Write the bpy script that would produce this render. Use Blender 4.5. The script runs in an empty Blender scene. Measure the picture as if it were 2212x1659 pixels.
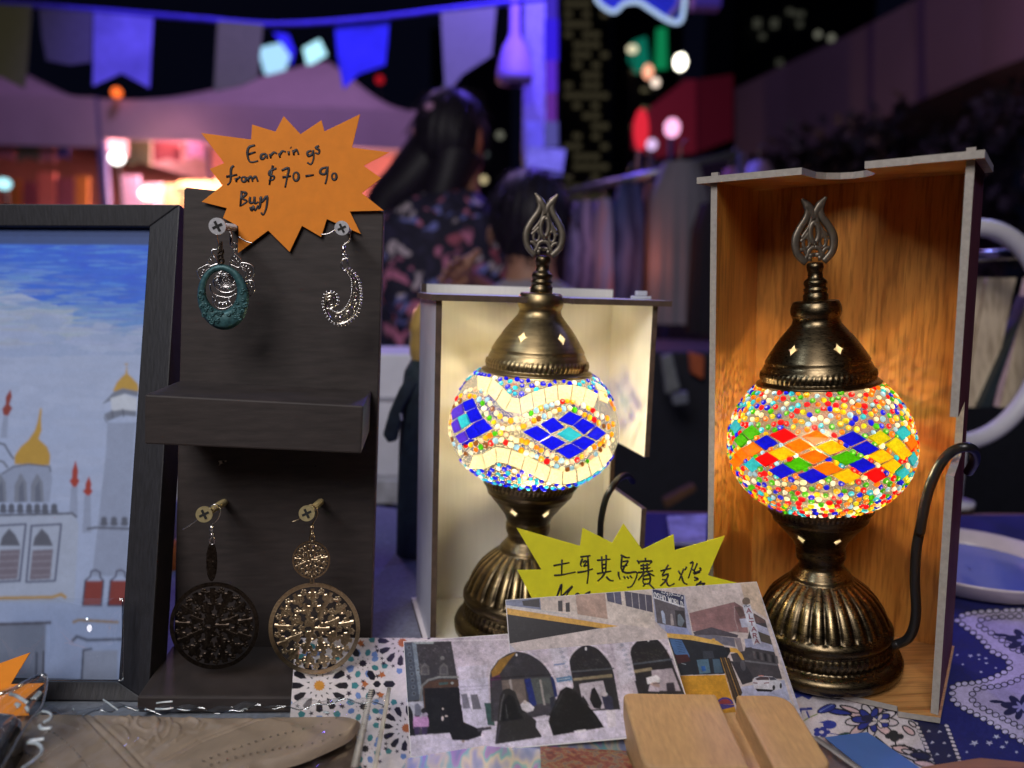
import bpy, bmesh, math, random
import numpy as np
from mathutils import Vector, Matrix
from math import sin, cos, pi, radians

random.seed(7)
S = bpy.context.scene
COL = S.collection

# ------------------------------------------------------------------ camera
TZ = 0.75                      # table top height
F, CX, CY = 1598.0, 1106.0, 829.5   # focal length and centre in units of a 2212 px wide frame
PIT, ROL = 0.1357, 0.0056
CAM = Vector((0, 0, TZ + 0.2372))
fw = Vector((0, cos(PIT), -sin(PIT)))
_r = Vector((1, 0, 0)); _u = _r.cross(fw)
RT = _r * cos(ROL) + _u * sin(ROL)
UP = _u * cos(ROL) - _r * sin(ROL)
cd = bpy.data.cameras.new('camera'); cam = bpy.data.objects.new('camera', cd); COL.objects.link(cam)
M4 = Matrix.Identity(4)
for i in range(3):
    M4[i][0] = RT[i]; M4[i][1] = UP[i]; M4[i][2] = -fw[i]; M4[i][3] = CAM[i]
cam.matrix_world = M4
cd.lens = 26.0; cd.sensor_width = 36.0; cd.clip_start = 0.01; cd.clip_end = 2000
cd.dof.use_dof = True; cd.dof.focus_distance = 0.410; cd.dof.aperture_fstop = 4.6; cd.dof.aperture_blades = 0
S.camera = cam

# ------------------------------------------------------------------ night sky
W = bpy.data.worlds.new('World'); S.world = W; W.use_nodes = True
bg = W.node_tree.nodes['Background']
bg.inputs[0].default_value = (0.10, 0.12, 0.36, 1); bg.inputs[1].default_value = 0.013
S.view_settings.view_transform = 'Standard'; S.view_settings.look = 'None'
S.view_settings.exposure = 0; S.view_settings.gamma = 1

# ------------------------------------------------------------------ lights of the market and added fill lights
def light(name, kind, loc, power, col, size=0.1, target=None, spot=None, blend=0.5, parent=None):
    d = bpy.data.lights.new(name, kind); d.energy = power; d.color = col
    if kind == 'AREA':
        d.shape = 'DISK'; d.size = size
    else:
        d.shadow_soft_size = size
    if kind == 'SPOT':
        d.spot_size = spot; d.spot_blend = blend
    o = bpy.data.objects.new(name, d); COL.objects.link(o); o.location = loc
    if target is not None:
        o.rotation_euler = (Vector(target) - Vector(loc)).to_track_quat('-Z', 'Y').to_euler()
    return o
light('key_light', 'AREA', (-0.42, -0.85, 1.98), 21, (1.0, 0.94, 0.92), 0.85, (0, 0.45, 0.8))  # unseen key light standing in for overhead stall lamps
light('glint_light', 'AREA', (-0.62, 0.10, 1.75), 1.6, (0.72, 0.86, 1.0), 0.12, (-0.15, 0.42, 0.8))  # small unseen light added for glints on the plastic
light('blue_flood_light', 'SPOT', (1.9, 1.75, 2.6), 38, (0.26, 0.30, 1.0), 0.12, (0.25, 0.6, 0.8), radians(50))
light('rear_blue_light', 'SPOT', (-0.5, 2.2, 2.5), 16, (0.28, 0.32, 1.0), 0.10, (-0.05, 0.6, 0.8), radians(55))
light('square_blue_light', 'POINT', (0.16, 2.7, 2.3), 45, (0.16, 0.10, 1.0), 0.10)
light('flag_blue_fill', 'SPOT', (-0.35, 1.5, 3.2), 190, (0.22, 0.16, 1.0), 0.05, (-0.55, 2.6, 2.12), radians(62))  # spot added to brighten the fronts of the flags
light('square_purple_light', 'POINT', (-1.9, 5.4, 5.6), 240, (0.72, 0.42, 1.0), 0.3)
light('tent_pink_light', 'POINT', (-3.2, 7.4, 2.2), 170, (1.0, 0.42, 0.42), 0.2)
light('tent_warm_light', 'POINT', (-1.6, 7.6, 1.9), 100, (1.0, 0.5, 0.4), 0.2)
light('right_purple_light', 'POINT', (3.0, 4.6, 3.0), 24, (0.75, 0.35, 1.0), 0.3)
light('walker_red_light', 'POINT', (0.35, 2.1, 1.05), 0.55, (1.0, 0.25, 0.12), 0.1)

# ------------------------------------------------------------------ helpers
def lin(v):
    v /= 255.0
    return v / 12.92 if v <= 0.04045 else ((v + 0.055) / 1.055) ** 2.4
def rgb(r, g, b): return (lin(r), lin(g), lin(b))
def ray(x, y): return fw + RT * ((x - CX) / F) - UP * ((y - CY) / F)
def at(x, y, d): return CAM + ray(x, y) * d
def hit(x, y, pl):
    P, n = pl; r = ray(x, y)
    return CAM + r * ((P - CAM).dot(n) / r.dot(n))
def onz(x, y, z): return hit(x, y, (Vector((0, 0, z)), Vector((0, 0, 1))))
def ony(x, y, Y): return hit(x, y, (Vector((0, Y, 0)), Vector((0, 1, 0))))
K = 4032 / 2212
def zt(x0, y0, k):
    def f(p): return ((x0 + p[0] * k) / K, (y0 + p[1] * k) / K)
    return f
def zl(t, pts): return [t(p) for p in pts]

class Fr:
    def __init__(s, O, W, N, U): s.O, s.W, s.N, s.U = O, W.normalized(), N.normalized(), U.normalized()
    def w(s, u, n, z): return s.O + s.W * u + s.N * n + s.U * z
    def pl(s, n): return (s.w(0, n, 0), s.N)
    def loc(s, P): d = P - s.O; return (d.dot(s.W), d.dot(s.N), d.dot(s.U))
    def px(s, x, y, n=0): return hit(x, y, s.pl(n))
    def uz(s, x, y, n=0): l = s.loc(s.px(x, y, n)); return (l[0], l[2])
def yawfr(O, yaw, ax=0, ay=0, roll=0):
    R = Matrix(((cos(yaw), sin(yaw), 0), (-sin(yaw), cos(yaw), 0), (0, 0, 1))) @ Matrix.Rotation(ay, 3, 'Y') @ Matrix.Rotation(ax, 3, 'X')
    if roll: R = R @ Matrix.Rotation(roll, 3, 'Y')
    return Fr(O, R @ Vector((1, 0, 0)), R @ Vector((0, 1, 0)), R @ Vector((0, 0, 1)))

def rloc(o):
    v = Vector((0, 0, 0))
    while o is not None:
        v += o.location; o = o.parent
    return v
def tag(o, label=None, cat=None, group=None, kind=None):
    if label: o['label'] = label
    if cat: o['category'] = cat
    if group: o['group'] = group
    if kind: o['kind'] = kind
    return o
def thing(name, label, cat, loc, group=None):
    o = bpy.data.objects.new(name, None); COL.objects.link(o); o.location = loc
    o.empty_display_size = 0.02
    return tag(o, label, cat, group)

class MB:
    def __init__(s): s.v = []; s.f = []; s.m = []; s.c = []; s.uv = []; s.cur = (1, 1, 1); s.mi = 0; s.hasuv = False
    def V(s, p): s.v.append(Vector(p)); return len(s.v) - 1
    def Fc(s, idx, uv=None):
        s.f.append(tuple(idx)); s.m.append(s.mi); s.c.append(s.cur); s.uv.append(uv)
        if uv: s.hasuv = True
    def poly(s, pts): s.Fc([s.V(p) for p in pts])
    def prism(s, pts, ext, mside=None):
        a = [s.V(p) for p in pts]; b = [s.V(Vector(p) + ext) for p in pts]; n = len(a)
        s.Fc(a); s.Fc(b[::-1]); k = s.mi
        if mside is not None: s.mi = mside
        for i in range(n):
            j = (i + 1) % n; s.Fc((a[j], a[i], b[i], b[j]))
        s.mi = k
    def box(s, fr, u0, u1, n0, n1, z0, z1, medge=None):
        p = [fr.w(u, n, z) for z in (z0, z1) for n in (n0, n1) for u in (u0, u1)]
        i = [s.V(q) for q in p]
        for q in ((0, 1, 5, 4), (3, 2, 6, 7), (2, 0, 4, 6), (1, 3, 7, 5), (4, 5, 7, 6), (2, 3, 1, 0)): s.Fc([i[k] for k in q])
    def abox(s, x0, x1, y0, y1, z0, z1): s.box(Fr(Vector((0, 0, 0)), Vector((1, 0, 0)), Vector((0, 1, 0)), Vector((0, 0, 1))), x0, x1, y0, y1, z0, z1)
    def tube(s, pts, r, n=8, closed=False, taper=None, flat=1.0, nrm=None):
        P = [Vector(p) for p in pts]; m = len(P)
        if m < 2: return
        rings = []; ref = None
        for i in range(m):
            a = P[(i - 1) % m] if (closed or i > 0) else P[0]
            b = P[(i + 1) % m] if (closed or i < m - 1) else P[-1]
            t = (b - a)
            if t.length < 1e-9: t = Vector((0, 0, 1))
            t.normalize()
            if nrm is not None:
                x = t.cross(nrm); 
                if x.length < 1e-6: x = t.orthogonal()
                x.normalize(); y = nrm.normalized()
            else:
                if ref is None: ref = t.orthogonal()
                x = ref - t * ref.dot(t)
                if x.length < 1e-6: x = t.orthogonal()
                x.normalize(); y = t.cross(x); ref = x
            rr = r * (taper[i] if taper else 1)
            rings.append([s.V(P[i] + x * (rr * cos(2 * pi * k / n)) + y * (rr * flat * sin(2 * pi * k / n))) for k in range(n)])
        for i in range(m if closed else m - 1):
            A, B = rings[i], rings[(i + 1) % m]
            for k in range(n): s.Fc((A[k], A[(k + 1) % n], B[(k + 1) % n], B[k]))
        if not closed: s.Fc(rings[0][::-1]); s.Fc(rings[-1])
    def ball(s, c, X, Y, Z, nu=10, nv=6):
        c = Vector(c); top = s.V(c + Z); bot = s.V(c - Z); rows = []
        for j in range(1, nv):
            a = pi * j / nv
            rows.append([s.V(c + Z * cos(a) + (X * cos(2 * pi * k / nu) + Y * sin(2 * pi * k / nu)) * sin(a)) for k in range(nu)])
        for k in range(nu):
            s.Fc((top, rows[0][k], rows[0][(k + 1) % nu])); s.Fc((bot, rows[-1][(k + 1) % nu], rows[-1][k]))
        for j in range(len(rows) - 1):
            for k in range(nu): s.Fc((rows[j][k], rows[j + 1][k], rows[j + 1][(k + 1) % nu], rows[j][(k + 1) % nu]))
    def grid(s, fn, nu, nv, uv=False):
        idx = [[s.V(fn(i / nu, j / nv)) for i in range(nu + 1)] for j in range(nv + 1)]
        for j in range(nv):
            for i in range(nu):
                u = ((i / nu, j / nv), ((i + 1) / nu, j / nv), ((i + 1) / nu, (j + 1) / nv), (i / nu, (j + 1) / nv)) if uv else None
                s.Fc((idx[j][i], idx[j][i + 1], idx[j + 1][i + 1], idx[j + 1][i]), u)
    def build(s, name, mats, parent=None, smooth=False, col=False, weld=False, origin=None, recalc=True):
        if not isinstance(mats, (list, tuple)): mats = [mats]
        if parent is not None: o0 = rloc(parent)
        elif origin is not None: o0 = Vector(origin)
        else:
            xs = [v.x for v in s.v]; ys = [v.y for v in s.v]; zs = [v.z for v in s.v]
            o0 = Vector(((min(xs) + max(xs)) / 2, (min(ys) + max(ys)) / 2, min(zs)))
        me = bpy.data.meshes.new(name)
        me.from_pydata([v - o0 for v in s.v], [], s.f)
        for m in mats: me.materials.append(m)
        me.polygons.foreach_set('material_index', s.m)
        if smooth: me.polygons.foreach_set('use_smooth', [True] * len(s.f))
        if col:
            at_ = me.color_attributes.new('Col', 'FLOAT_COLOR', 'CORNER'); buf = []
            for f, c in zip(s.f, s.c):
                buf += [c[0], c[1], c[2], 1.0] * len(f)
            at_.data.foreach_set('color', buf)
        if s.hasuv:
            ul = me.uv_layers.new(name='UVMap'); buf = []
            for f, u in zip(s.f, s.uv):
                for k in range(len(f)): buf += list(u[k]) if u else [0, 0]
            ul.data.foreach_set('uv', buf)
        if recalc or weld:
            bm = bmesh.new(); bm.from_mesh(me)
            if weld: bmesh.ops.remove_doubles(bm, verts=bm.verts, dist=1e-6)
            if recalc: bmesh.ops.recalc_face_normals(bm, faces=bm.faces)
            bm.to_mesh(me); bm.free()
        me.update()
        o = bpy.data.objects.new(name, me); COL.objects.link(o)
        if parent is not None: o.parent = parent
        else: o.location = o0
        return o
def bevel(o, w, seg=2, ang=40):
    b = o.modifiers.new('bevel', 'BEVEL'); b.width = w; b.segments = seg; b.limit_method = 'ANGLE'; b.angle_limit = radians(ang)
    return o

# ------------------------------------------------------------------ materials
MATS = {}
class NT:
    def __init__(s, name):
        s.m = bpy.data.materials.new(name); s.m.use_nodes = True; s.t = s.m.node_tree; s.n = s.t.nodes
        s.b = s.n['Principled BSDF']; s.out = s.n['Material Output']
    def add(s, typ, **kw):
        n = s.n.new(typ)
        for k, v in kw.items(): setattr(n, k, v)
        return n
    def link(s, a, b): s.t.links.new(a, b)
    def noise(s, scale, detail=4, stretch=None, coord='Object', rough=0.55):
        tc = s.add('ShaderNodeTexCoord'); mp = s.add('ShaderNodeMapping'); no = s.add('ShaderNodeTexNoise')
        if stretch: mp.inputs['Scale'].default_value = stretch
        no.inputs['Scale'].default_value = scale; no.inputs['Detail'].default_value = detail; no.inputs['Roughness'].default_value = rough
        s.link(tc.outputs[coord], mp.inputs[0]); s.link(mp.outputs[0], no.inputs['Vector'])
        return no.outputs['Fac']
    def ramp(s, fac, stops):
        r = s.add('ShaderNodeValToRGB'); e = r.color_ramp.elements
        while len(e) < len(stops): e.new(0.5)
        for q, (p, c) in zip(e, stops):
            q.position = p; q.color = (c[0], c[1], c[2], 1)
        s.link(fac, r.inputs[0]); return r.outputs[0]
    def bump(s, h, strength=0.2, dist=0.001):
        b = s.add('ShaderNodeBump'); b.inputs['Strength'].default_value = strength; b.inputs['Distance'].default_value = dist
        s.link(h, b.inputs['Height']); s.link(b.outputs[0], s.b.inputs['Normal'])
    def set(s, **kw):
        for k, v in kw.items(): s.b.inputs[k.replace('_', ' ')].default_value = v
def mat(name, c, rough=0.5, metal=0.0, var=0.25, scale=60, stretch=None, bump=0.0, coat=0.0, spec=0.5, sheen=0):
    if name in MATS: return MATS[name]
    t = NT(name)
    f = t.noise(scale, 5, stretch)
    a = tuple(x * (1 - var) for x in c); b = tuple(min(1, x * (1 + var)) for x in c)
    t.link(t.ramp(f, [(0.28, a), (0.72, b)]), t.b.inputs['Base Color'])
    t.set(Roughness=rough, Metallic=metal)
    t.b.inputs['Coat Weight'].default_value = coat; t.b.inputs['Specular IOR Level'].default_value = spec
    if sheen: t.b.inputs['Sheen Weight'].default_value = sheen
    if bump: t.bump(f, bump, 0.0008)
    MATS[name] = t.m; return t.m
def emit(name, c, strength):
    if name in MATS: return MATS[name]
    t = NT(name); e = t.add('ShaderNodeEmission'); e.inputs[0].default_value = (*c, 1); e.inputs[1].default_value = strength
    t.link(e.outputs[0], t.out.inputs[0]); MATS[name] = t.m; return t.m
def colmat(name, rough=0.5, coat=0.0, metal=0.0, var=0.12, scale=180, bump=0.0, foil=0.0):
    if name in MATS: return MATS[name]
    t = NT(name); a = t.add('ShaderNodeAttribute'); a.attribute_name = 'Col'
    f = t.noise(scale, 6); r = t.ramp(f, [(0.25, (1 - var * 2,) * 3), (0.75, (1.0,) * 3)])
    mx = t.add('ShaderNodeMixRGB', blend_type='MULTIPLY'); mx.inputs[0].default_value = 1
    t.link(a.outputs['Color'], mx.inputs[1]); t.link(r, mx.inputs[2]); t.link(mx.outputs[0], t.b.inputs['Base Color'])
    t.set(Roughness=rough, Metallic=metal); t.b.inputs['Coat Weight'].default_value = coat; t.b.inputs['Coat Roughness'].default_value = 0.12
    if bump: t.bump(f, bump, 0.0006)
    MATS[name] = t.m; return t.m
def woodmat(name, dark, light, along, scale=26, rough=0.35, coat=0.15):
    if name in MATS: return MATS[name]
    t = NT(name)
    st = [1.0, 1.0, 1.0]; st['xyz'.index(along)] = 0.045
    f1 = t.noise(scale * 4, 6, st, rough=0.62); f2 = t.noise(scale * 22, 3, st)
    c1 = t.ramp(f1, [(0.25, dark), (0.5, tuple((x + y) / 2 for x, y in zip(dark, light))), (0.78, light)])
    c2 = t.ramp(f2, [(0.36, (0.45, 0.4, 0.36)), (0.52, (1, 1, 1))])
    mx = t.add('ShaderNodeMixRGB', blend_type='MULTIPLY'); mx.inputs[0].default_value = 0.65
    t.link(c1, mx.inputs[1]); t.link(c2, mx.inputs[2]); t.link(mx.outputs[0], t.b.inputs['Base Color'])
    t.set(Roughness=rough); t.b.inputs['Coat Weight'].default_value = coat; t.b.inputs['Coat Roughness'].default_value = 0.2
    t.bump(f2, 0.12, 0.0004)
    MATS[name] = t.m; return t.m

def glassmat(name, trans, transl, rough=0.12, usecol=True, gloss=0.10):
    """lit coloured glass: part of the bulb's light goes straight through, part scatters"""
    t = NT(name); t.n.remove(t.b)
    tr = t.add('ShaderNodeBsdfTransparent'); tl = t.add('ShaderNodeBsdfTranslucent'); gl = t.add('ShaderNodeBsdfGlossy')
    gl.inputs['Roughness'].default_value = rough
    m1 = t.add('ShaderNodeMixShader'); m1.inputs[0].default_value = transl
    if usecol:
        a = t.add('ShaderNodeAttribute'); a.attribute_name = 'Col'
        no = t.noise(700, 2); rp = t.ramp(no, [(0.3, (0.72,) * 3), (0.7, (1.0,) * 3)])
        mx = t.add('ShaderNodeMixRGB', blend_type='MULTIPLY'); mx.inputs[0].default_value = 1
        t.link(a.outputs['Color'], mx.inputs[1]); t.link(rp, mx.inputs[2])
        t.link(mx.outputs[0], tl.inputs[0]); t.link(a.outputs['Color'], tr.inputs[0])
    else:
        tl.inputs[0].default_value = (*trans, 1); tr.inputs[0].default_value = (0.86, 0.84, 0.80, 1)
    t.link(tr.outputs[0], m1.inputs[1]); t.link(tl.outputs[0], m1.inputs[2])
    fr = t.add('ShaderNodeLayerWeight'); fr.inputs[0].default_value = 0.25
    mm = t.add('ShaderNodeMath', operation='MULTIPLY_ADD'); mm.inputs[1].default_value = 0.22; mm.inputs[2].default_value = gloss * 0.12
    t.link(fr.outputs['Fresnel'], mm.inputs[0])
    m2 = t.add('ShaderNodeMixShader'); t.link(mm.outputs[0], m2.inputs[0]); t.link(m1.outputs[0], m2.inputs[1]); t.link(gl.outputs[0], m2.inputs[2])
    t.link(m2.outputs[0], t.out.inputs[0]); return t.m
def filmmat(name, gloss=0.22, tint=(0.93, 0.95, 0.97), rough=0.06):
    if name in MATS: return MATS[name]
    t = NT(name); t.n.remove(t.b)
    tr = t.add('ShaderNodeBsdfTransparent'); tr.inputs[0].default_value = (*tint, 1)
    gl = t.add('ShaderNodeBsdfGlossy'); gl.inputs['Roughness'].default_value = rough
    lw = t.add('ShaderNodeLayerWeight'); lw.inputs[0].default_value = 0.25
    mm = t.add('ShaderNodeMath', operation='MULTIPLY_ADD'); mm.inputs[1].default_value = 0.28; mm.inputs[2].default_value = gloss
    t.link(lw.outputs['Fresnel'], mm.inputs[0])
    bp = t.add('ShaderNodeBump'); bp.inputs['Strength'].default_value = 0.3; bp.inputs['Distance'].default_value = 0.002
    t.link(t.noise(55, 3, rough=0.4), bp.inputs['Height']); t.link(bp.outputs[0], gl.inputs['Normal'])
    m = t.add('ShaderNodeMixShader'); t.link(mm.outputs[0], m.inputs[0]); t.link(tr.outputs[0], m.inputs[1]); t.link(gl.outputs[0], m.inputs[2])
    t.link(m.outputs[0], t.out.inputs[0]); MATS[name] = t.m; return t.m

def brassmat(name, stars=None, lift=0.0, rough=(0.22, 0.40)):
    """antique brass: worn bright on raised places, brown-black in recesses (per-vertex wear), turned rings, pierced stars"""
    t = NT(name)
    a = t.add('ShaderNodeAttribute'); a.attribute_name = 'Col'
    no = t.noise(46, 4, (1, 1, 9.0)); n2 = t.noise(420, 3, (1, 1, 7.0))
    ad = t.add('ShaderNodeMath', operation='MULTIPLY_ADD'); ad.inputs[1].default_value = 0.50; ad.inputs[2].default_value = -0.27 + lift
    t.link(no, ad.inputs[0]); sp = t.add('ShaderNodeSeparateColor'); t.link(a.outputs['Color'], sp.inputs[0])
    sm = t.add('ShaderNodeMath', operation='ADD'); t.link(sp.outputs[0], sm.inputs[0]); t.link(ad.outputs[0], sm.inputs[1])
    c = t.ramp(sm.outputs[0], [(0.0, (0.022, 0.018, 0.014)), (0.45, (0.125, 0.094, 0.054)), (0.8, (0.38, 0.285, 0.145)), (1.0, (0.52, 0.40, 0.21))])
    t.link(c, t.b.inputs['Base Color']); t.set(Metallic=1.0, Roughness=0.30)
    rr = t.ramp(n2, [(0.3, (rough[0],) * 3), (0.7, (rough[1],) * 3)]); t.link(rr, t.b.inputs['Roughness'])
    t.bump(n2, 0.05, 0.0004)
    if stars:
        vc, n, hu, hv, ph = stars      # centre row, count, half width (turns), half height (rows), phase
        uv = t.add('ShaderNodeUVMap'); se = t.add('ShaderNodeSeparateXYZ'); t.link(uv.outputs[0], se.inputs[0])
        def mth(op, x, y=None, z=None):
            m = t.add('ShaderNodeMath', operation=op)
            for i, q in enumerate((x, y, z)):
                if q is None: continue
                if hasattr(q, 'is_linked') or hasattr(q, 'links'): t.link(q, m.inputs[i])
                else: m.inputs[i].default_value = q
            return m.outputs[0]
        u = mth('MULTIPLY_ADD', se.outputs[0], n, ph)
        fu = mth('SUBTRACT', mth('FRACT', u), 0.5)
        du = mth('POWER', mth('ABSOLUTE', mth('DIVIDE', fu, hu * n)), 0.72)
        dv = mth('POWER', mth('ABSOLUTE', mth('DIVIDE', mth('SUBTRACT', se.outputs[1], vc), hv)), 0.72)
        mask = mth('LESS_THAN', mth('ADD', du, dv), 1.0)
        tr = t.add('ShaderNodeBsdfTransparent'); mx = t.add('ShaderNodeMixShader')
        t.link(mask, mx.inputs[0]); t.link(t.b.outputs[0], mx.inputs[1]); t.link(tr.outputs[0], mx.inputs[2]); t.link(mx.outputs[0], t.out.inputs[0])
    return t.m

GRAPH = lambda name, r=0.45: mat(name, (0.035, 0.033, 0.040), r)

class Pic:
    """flat printed or painted picture: coloured shapes resolved into a fine mesh of coloured points on one plane"""
    def __init__(s, pl, t=None, gain=1.0, step=0):
        s.pl = pl; n = pl[1]; s.n = n if (CAM - pl[0]).dot(n) > 0 else -n
        s.t = t or (lambda p: p); s.ops = []; s.g = gain
    def poly(s, pts, c):
        s.ops.append(([s.t(p) for p in pts], tuple(min(0.92, x * s.g) for x in rgb(*[float(q) for q in c]))))
    def ell(s, cx, cy, rx, ry, c, n=20, rot=0, a0=0, a1=2 * pi):
        s.poly([(cx + rx * cos(a) * cos(rot) - ry * sin(a) * sin(rot), cy + rx * cos(a) * sin(rot) + ry * sin(a) * cos(rot)) for a in [a0 + (a1 - a0) * i / n for i in range(n)]], c)
    def line(s, pts, w, c, closed=False):
        P = [Vector(p) for p in pts]
        if closed: P = P + [P[0]]
        for i in range(len(P) - 1):
            d = P[i + 1] - P[i]
            if d.length < 1e-6: continue
            d.normalize(); n = Vector((-d.y, d.x)) * (w / 2); e = d * (w * 0.3)
            s.poly([tuple(q) for q in (P[i] - e + n, P[i + 1] + e + n, P[i + 1] + e - n, P[i] - e - n)], c)
    def rect(s, x0, y0, x1, y1, c): s.poly([(x0, y0), (x1, y0), (x1, y1), (x0, y1)], c)
    def build(s, name, quad, res, m, parent, base=(0.5, 0.5, 0.5), lift=0.00015, blur=0, grain=0.0, keep=False, seed=1):
        """quad: four picture corners TL TR BR BL; res: cell size"""
        q = [np.array(p, float) for p in quad]; ss = 2
        nu = int(max(np.linalg.norm(q[1] - q[0]), np.linalg.norm(q[2] - q[3])) / res); nv = int(max(np.linalg.norm(q[3] - q[0]), np.linalg.norm(q[2] - q[1])) / res)
        # cells are laid out evenly on the real surface (homography of the quad), corner to corner
        C3 = [hit(p[0], p[1], s.pl) + s.n * lift for p in q]; c3 = [np.array(p) for p in C3]
        U, V = np.meshgrid(np.linspace(0, 1, nu * ss), np.linspace(0, 1, nv * ss))
        B = lambda Uq, Vq: ((1 - Uq) * (1 - Vq))[..., None] * c3[0] + (Uq * (1 - Vq))[..., None] * c3[1] + (Uq * Vq)[..., None] * c3[2] + ((1 - Uq) * Vq)[..., None] * c3[3]
        W3 = B(U, V) - np.array(CAM); z = W3 @ np.array(fw); X = CX + F * (W3 @ np.array(RT)) / z; Y = CY - F * (W3 @ np.array(UP)) / z
        col = np.empty(X.shape + (3,)); col[:] = base; cov = np.zeros(X.shape, bool); xf, yf = X.ravel(), Y.ravel(); cf_ = col.reshape(-1, 3); kf = cov.ravel()
        rowmin, rowmax, colmin, colmax = Y.min(1), Y.max(1), X.min(0), X.max(0)
        for pts, c in s.ops:
            P = np.array(pts); x0, y0 = P.min(0); x1, y1 = P.max(0)
            r = np.nonzero((rowmax >= y0) & (rowmin <= y1))[0]; k = np.nonzero((colmax >= x0) & (colmin <= x1))[0]
            if len(r) == 0 or len(k) == 0: continue
            r0, r1, k0, k1 = r[0], r[-1] + 1, k[0], k[-1] + 1
            xs, ys = X[r0:r1, k0:k1], Y[r0:r1, k0:k1]; ins = np.zeros(xs.shape, bool); n = len(P)
            for i in range(n):
                xa, ya = P[i]; xb, yb = P[i - 1]
                if ya == yb: continue
                ins ^= ((ya > ys) != (yb > ys)) & (xs < (xb - xa) * (ys - ya) / (yb - ya) + xa)
            col[r0:r1, k0:k1][ins] = c; cov[r0:r1, k0:k1][ins] = True
        col = col.reshape(nv, ss, nu, ss, 3).mean((1, 3)); cov = cov.reshape(nv, ss, nu, ss).mean((1, 3))
        for _ in range(blur):
            p = np.pad(col, ((1, 1), (1, 1), (0, 0)), 'edge'); col = (p[1:-1, 1:-1] * 2 + p[:-2, 1:-1] + p[2:, 1:-1] + p[1:-1, :-2] + p[1:-1, 2:]) / 6
        if grain:
            rs = np.random.RandomState(seed); g = rs.normal(0, 0.8, (nv, nu))
            for cell in (4, 10, 26):
                h_, w_ = nv // cell + 3, nu // cell + 3; L_ = rs.normal(0, 1, (h_, w_)); yy, xx = np.arange(nv) / cell, np.arange(nu) / cell; i0, j0 = yy.astype(int), xx.astype(int); fy, fx = (yy - i0)[:, None], (xx - j0)[None]
                g = g + (L_[i0][:, j0] * (1 - fy) * (1 - fx) + L_[i0 + 1][:, j0] * fy * (1 - fx) + L_[i0][:, j0 + 1] * (1 - fy) * fx + L_[i0 + 1][:, j0 + 1] * fy * fx) * 0.9
            col = np.clip(col * (1 + grain * g[..., None]) + grain * 0.035 * np.abs(g)[..., None], 0.003, 0.92)
        U, V = np.meshgrid(np.linspace(0, 1, nu), np.linspace(0, 1, nv)); vert = B(U, V).reshape(-1, 3)
        idx = np.arange(nu * nv).reshape(nv, nu); fc = np.stack([idx[:-1, :-1], idx[1:, :-1], idx[1:, 1:], idx[:-1, 1:]], -1).reshape(-1, 4)
        if keep:
            cm = cov > 0.5; ok = (cm[:-1, :-1] & cm[1:, :-1] & cm[1:, 1:] & cm[:-1, 1:]).ravel(); fc = fc[ok]
        o0 = np.array(rloc(parent)); me = bpy.data.meshes.new(name); me.vertices.add(len(vert)); me.vertices.foreach_set('co', (vert - o0).ravel())
        me.loops.add(len(fc) * 4); me.loops.foreach_set('vertex_index', fc.ravel().astype(np.int32)); me.polygons.add(len(fc))
        me.polygons.foreach_set('loop_start', np.arange(0, len(fc) * 4, 4, dtype=np.int32)); me.update(calc_edges=True); me.validate()
        ca = me.color_attributes.new('Col', 'FLOAT_COLOR', 'POINT'); ca.data.foreach_set('color', np.concatenate([col.reshape(-1, 3), np.ones((nu * nv, 1))], 1).ravel())
        me.materials.append(m); o = bpy.data.objects.new(name, me); COL.objects.link(o); o.parent = parent; return o

def smooth_path(pts, n=6, closed=False):
    P = [Vector(p) for p in pts]; out = []; m = len(P)
    rng = range(m if closed else m - 1)
    for i in rng:
        p0 = P[(i - 1) % m] if (closed or i > 0) else P[i]
        p1 = P[i]; p2 = P[(i + 1) % m]
        p3 = P[(i + 2) % m] if (closed or i + 2 < m) else p2
        for k in range(n):
            t = k / n
            out.append(0.5 * ((2 * p1) + (p2 - p0) * t + (2 * p0 - 5 * p1 + 4 * p2 - p3) * t * t + (3 * p1 - p0 - 3 * p2 + p3) * t ** 3))
    if not closed: out.append(P[-1])
    return out
def write(name, strokes, t, pl, w, m, parent, lift=0.0003, sm=4):
    """pen strokes on a card"""
    n = pl[1] if (CAM - pl[0]).dot(pl[1]) > 0 else -pl[1]
    mb = MB()
    for st in strokes:
        q = [Vector(t(p)) for p in st]
        q = smooth_path(q, sm) if len(q) > 2 else q
        P = [hit(x[0], x[1], pl) + n * lift for x in q]
        k = len(P); tp = [0.75 + 0.35 * sin(pi * min(1, (i + 1) / k * 1.4)) for i in range(k)]
        mb.tube(P, w, 6, taper=tp, flat=0.22, nrm=n)
    return mb.build(name, m, parent, smooth=True)

# ------------------------------------------------------------------ ground, table, cloths
mb = MB(); mb.abox(-900, 900, -20, 1500, -0.3, 0.0)
tag(mb.build('ground', mat('asphalt', (0.035, 0.035, 0.042), 0.85, var=0.35, scale=6)), kind='structure')
tb = thing('market_table', 'long stall table carrying the whole lamp and earring display', 'table', (0.05, 0.45, 0))
mb = MB(); mb.abox(-0.9, 1.1, 0.16, 0.765, TZ - 0.035, TZ - 0.004); mb.build('table_top', mat('table_ply', (0.16, 0.07, 0.035), 0.5, scale=20, stretch=(1, 8, 1)), tb)
for x in (-0.84, 1.04):
    for y in (0.2, 0.72):
        mb = MB(); mb.abox(x - 0.02, x + 0.02, y - 0.02, y + 0.02, 0, TZ - 0.035); mb.build('leg', GRAPH('table_leg'), tb)

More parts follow.
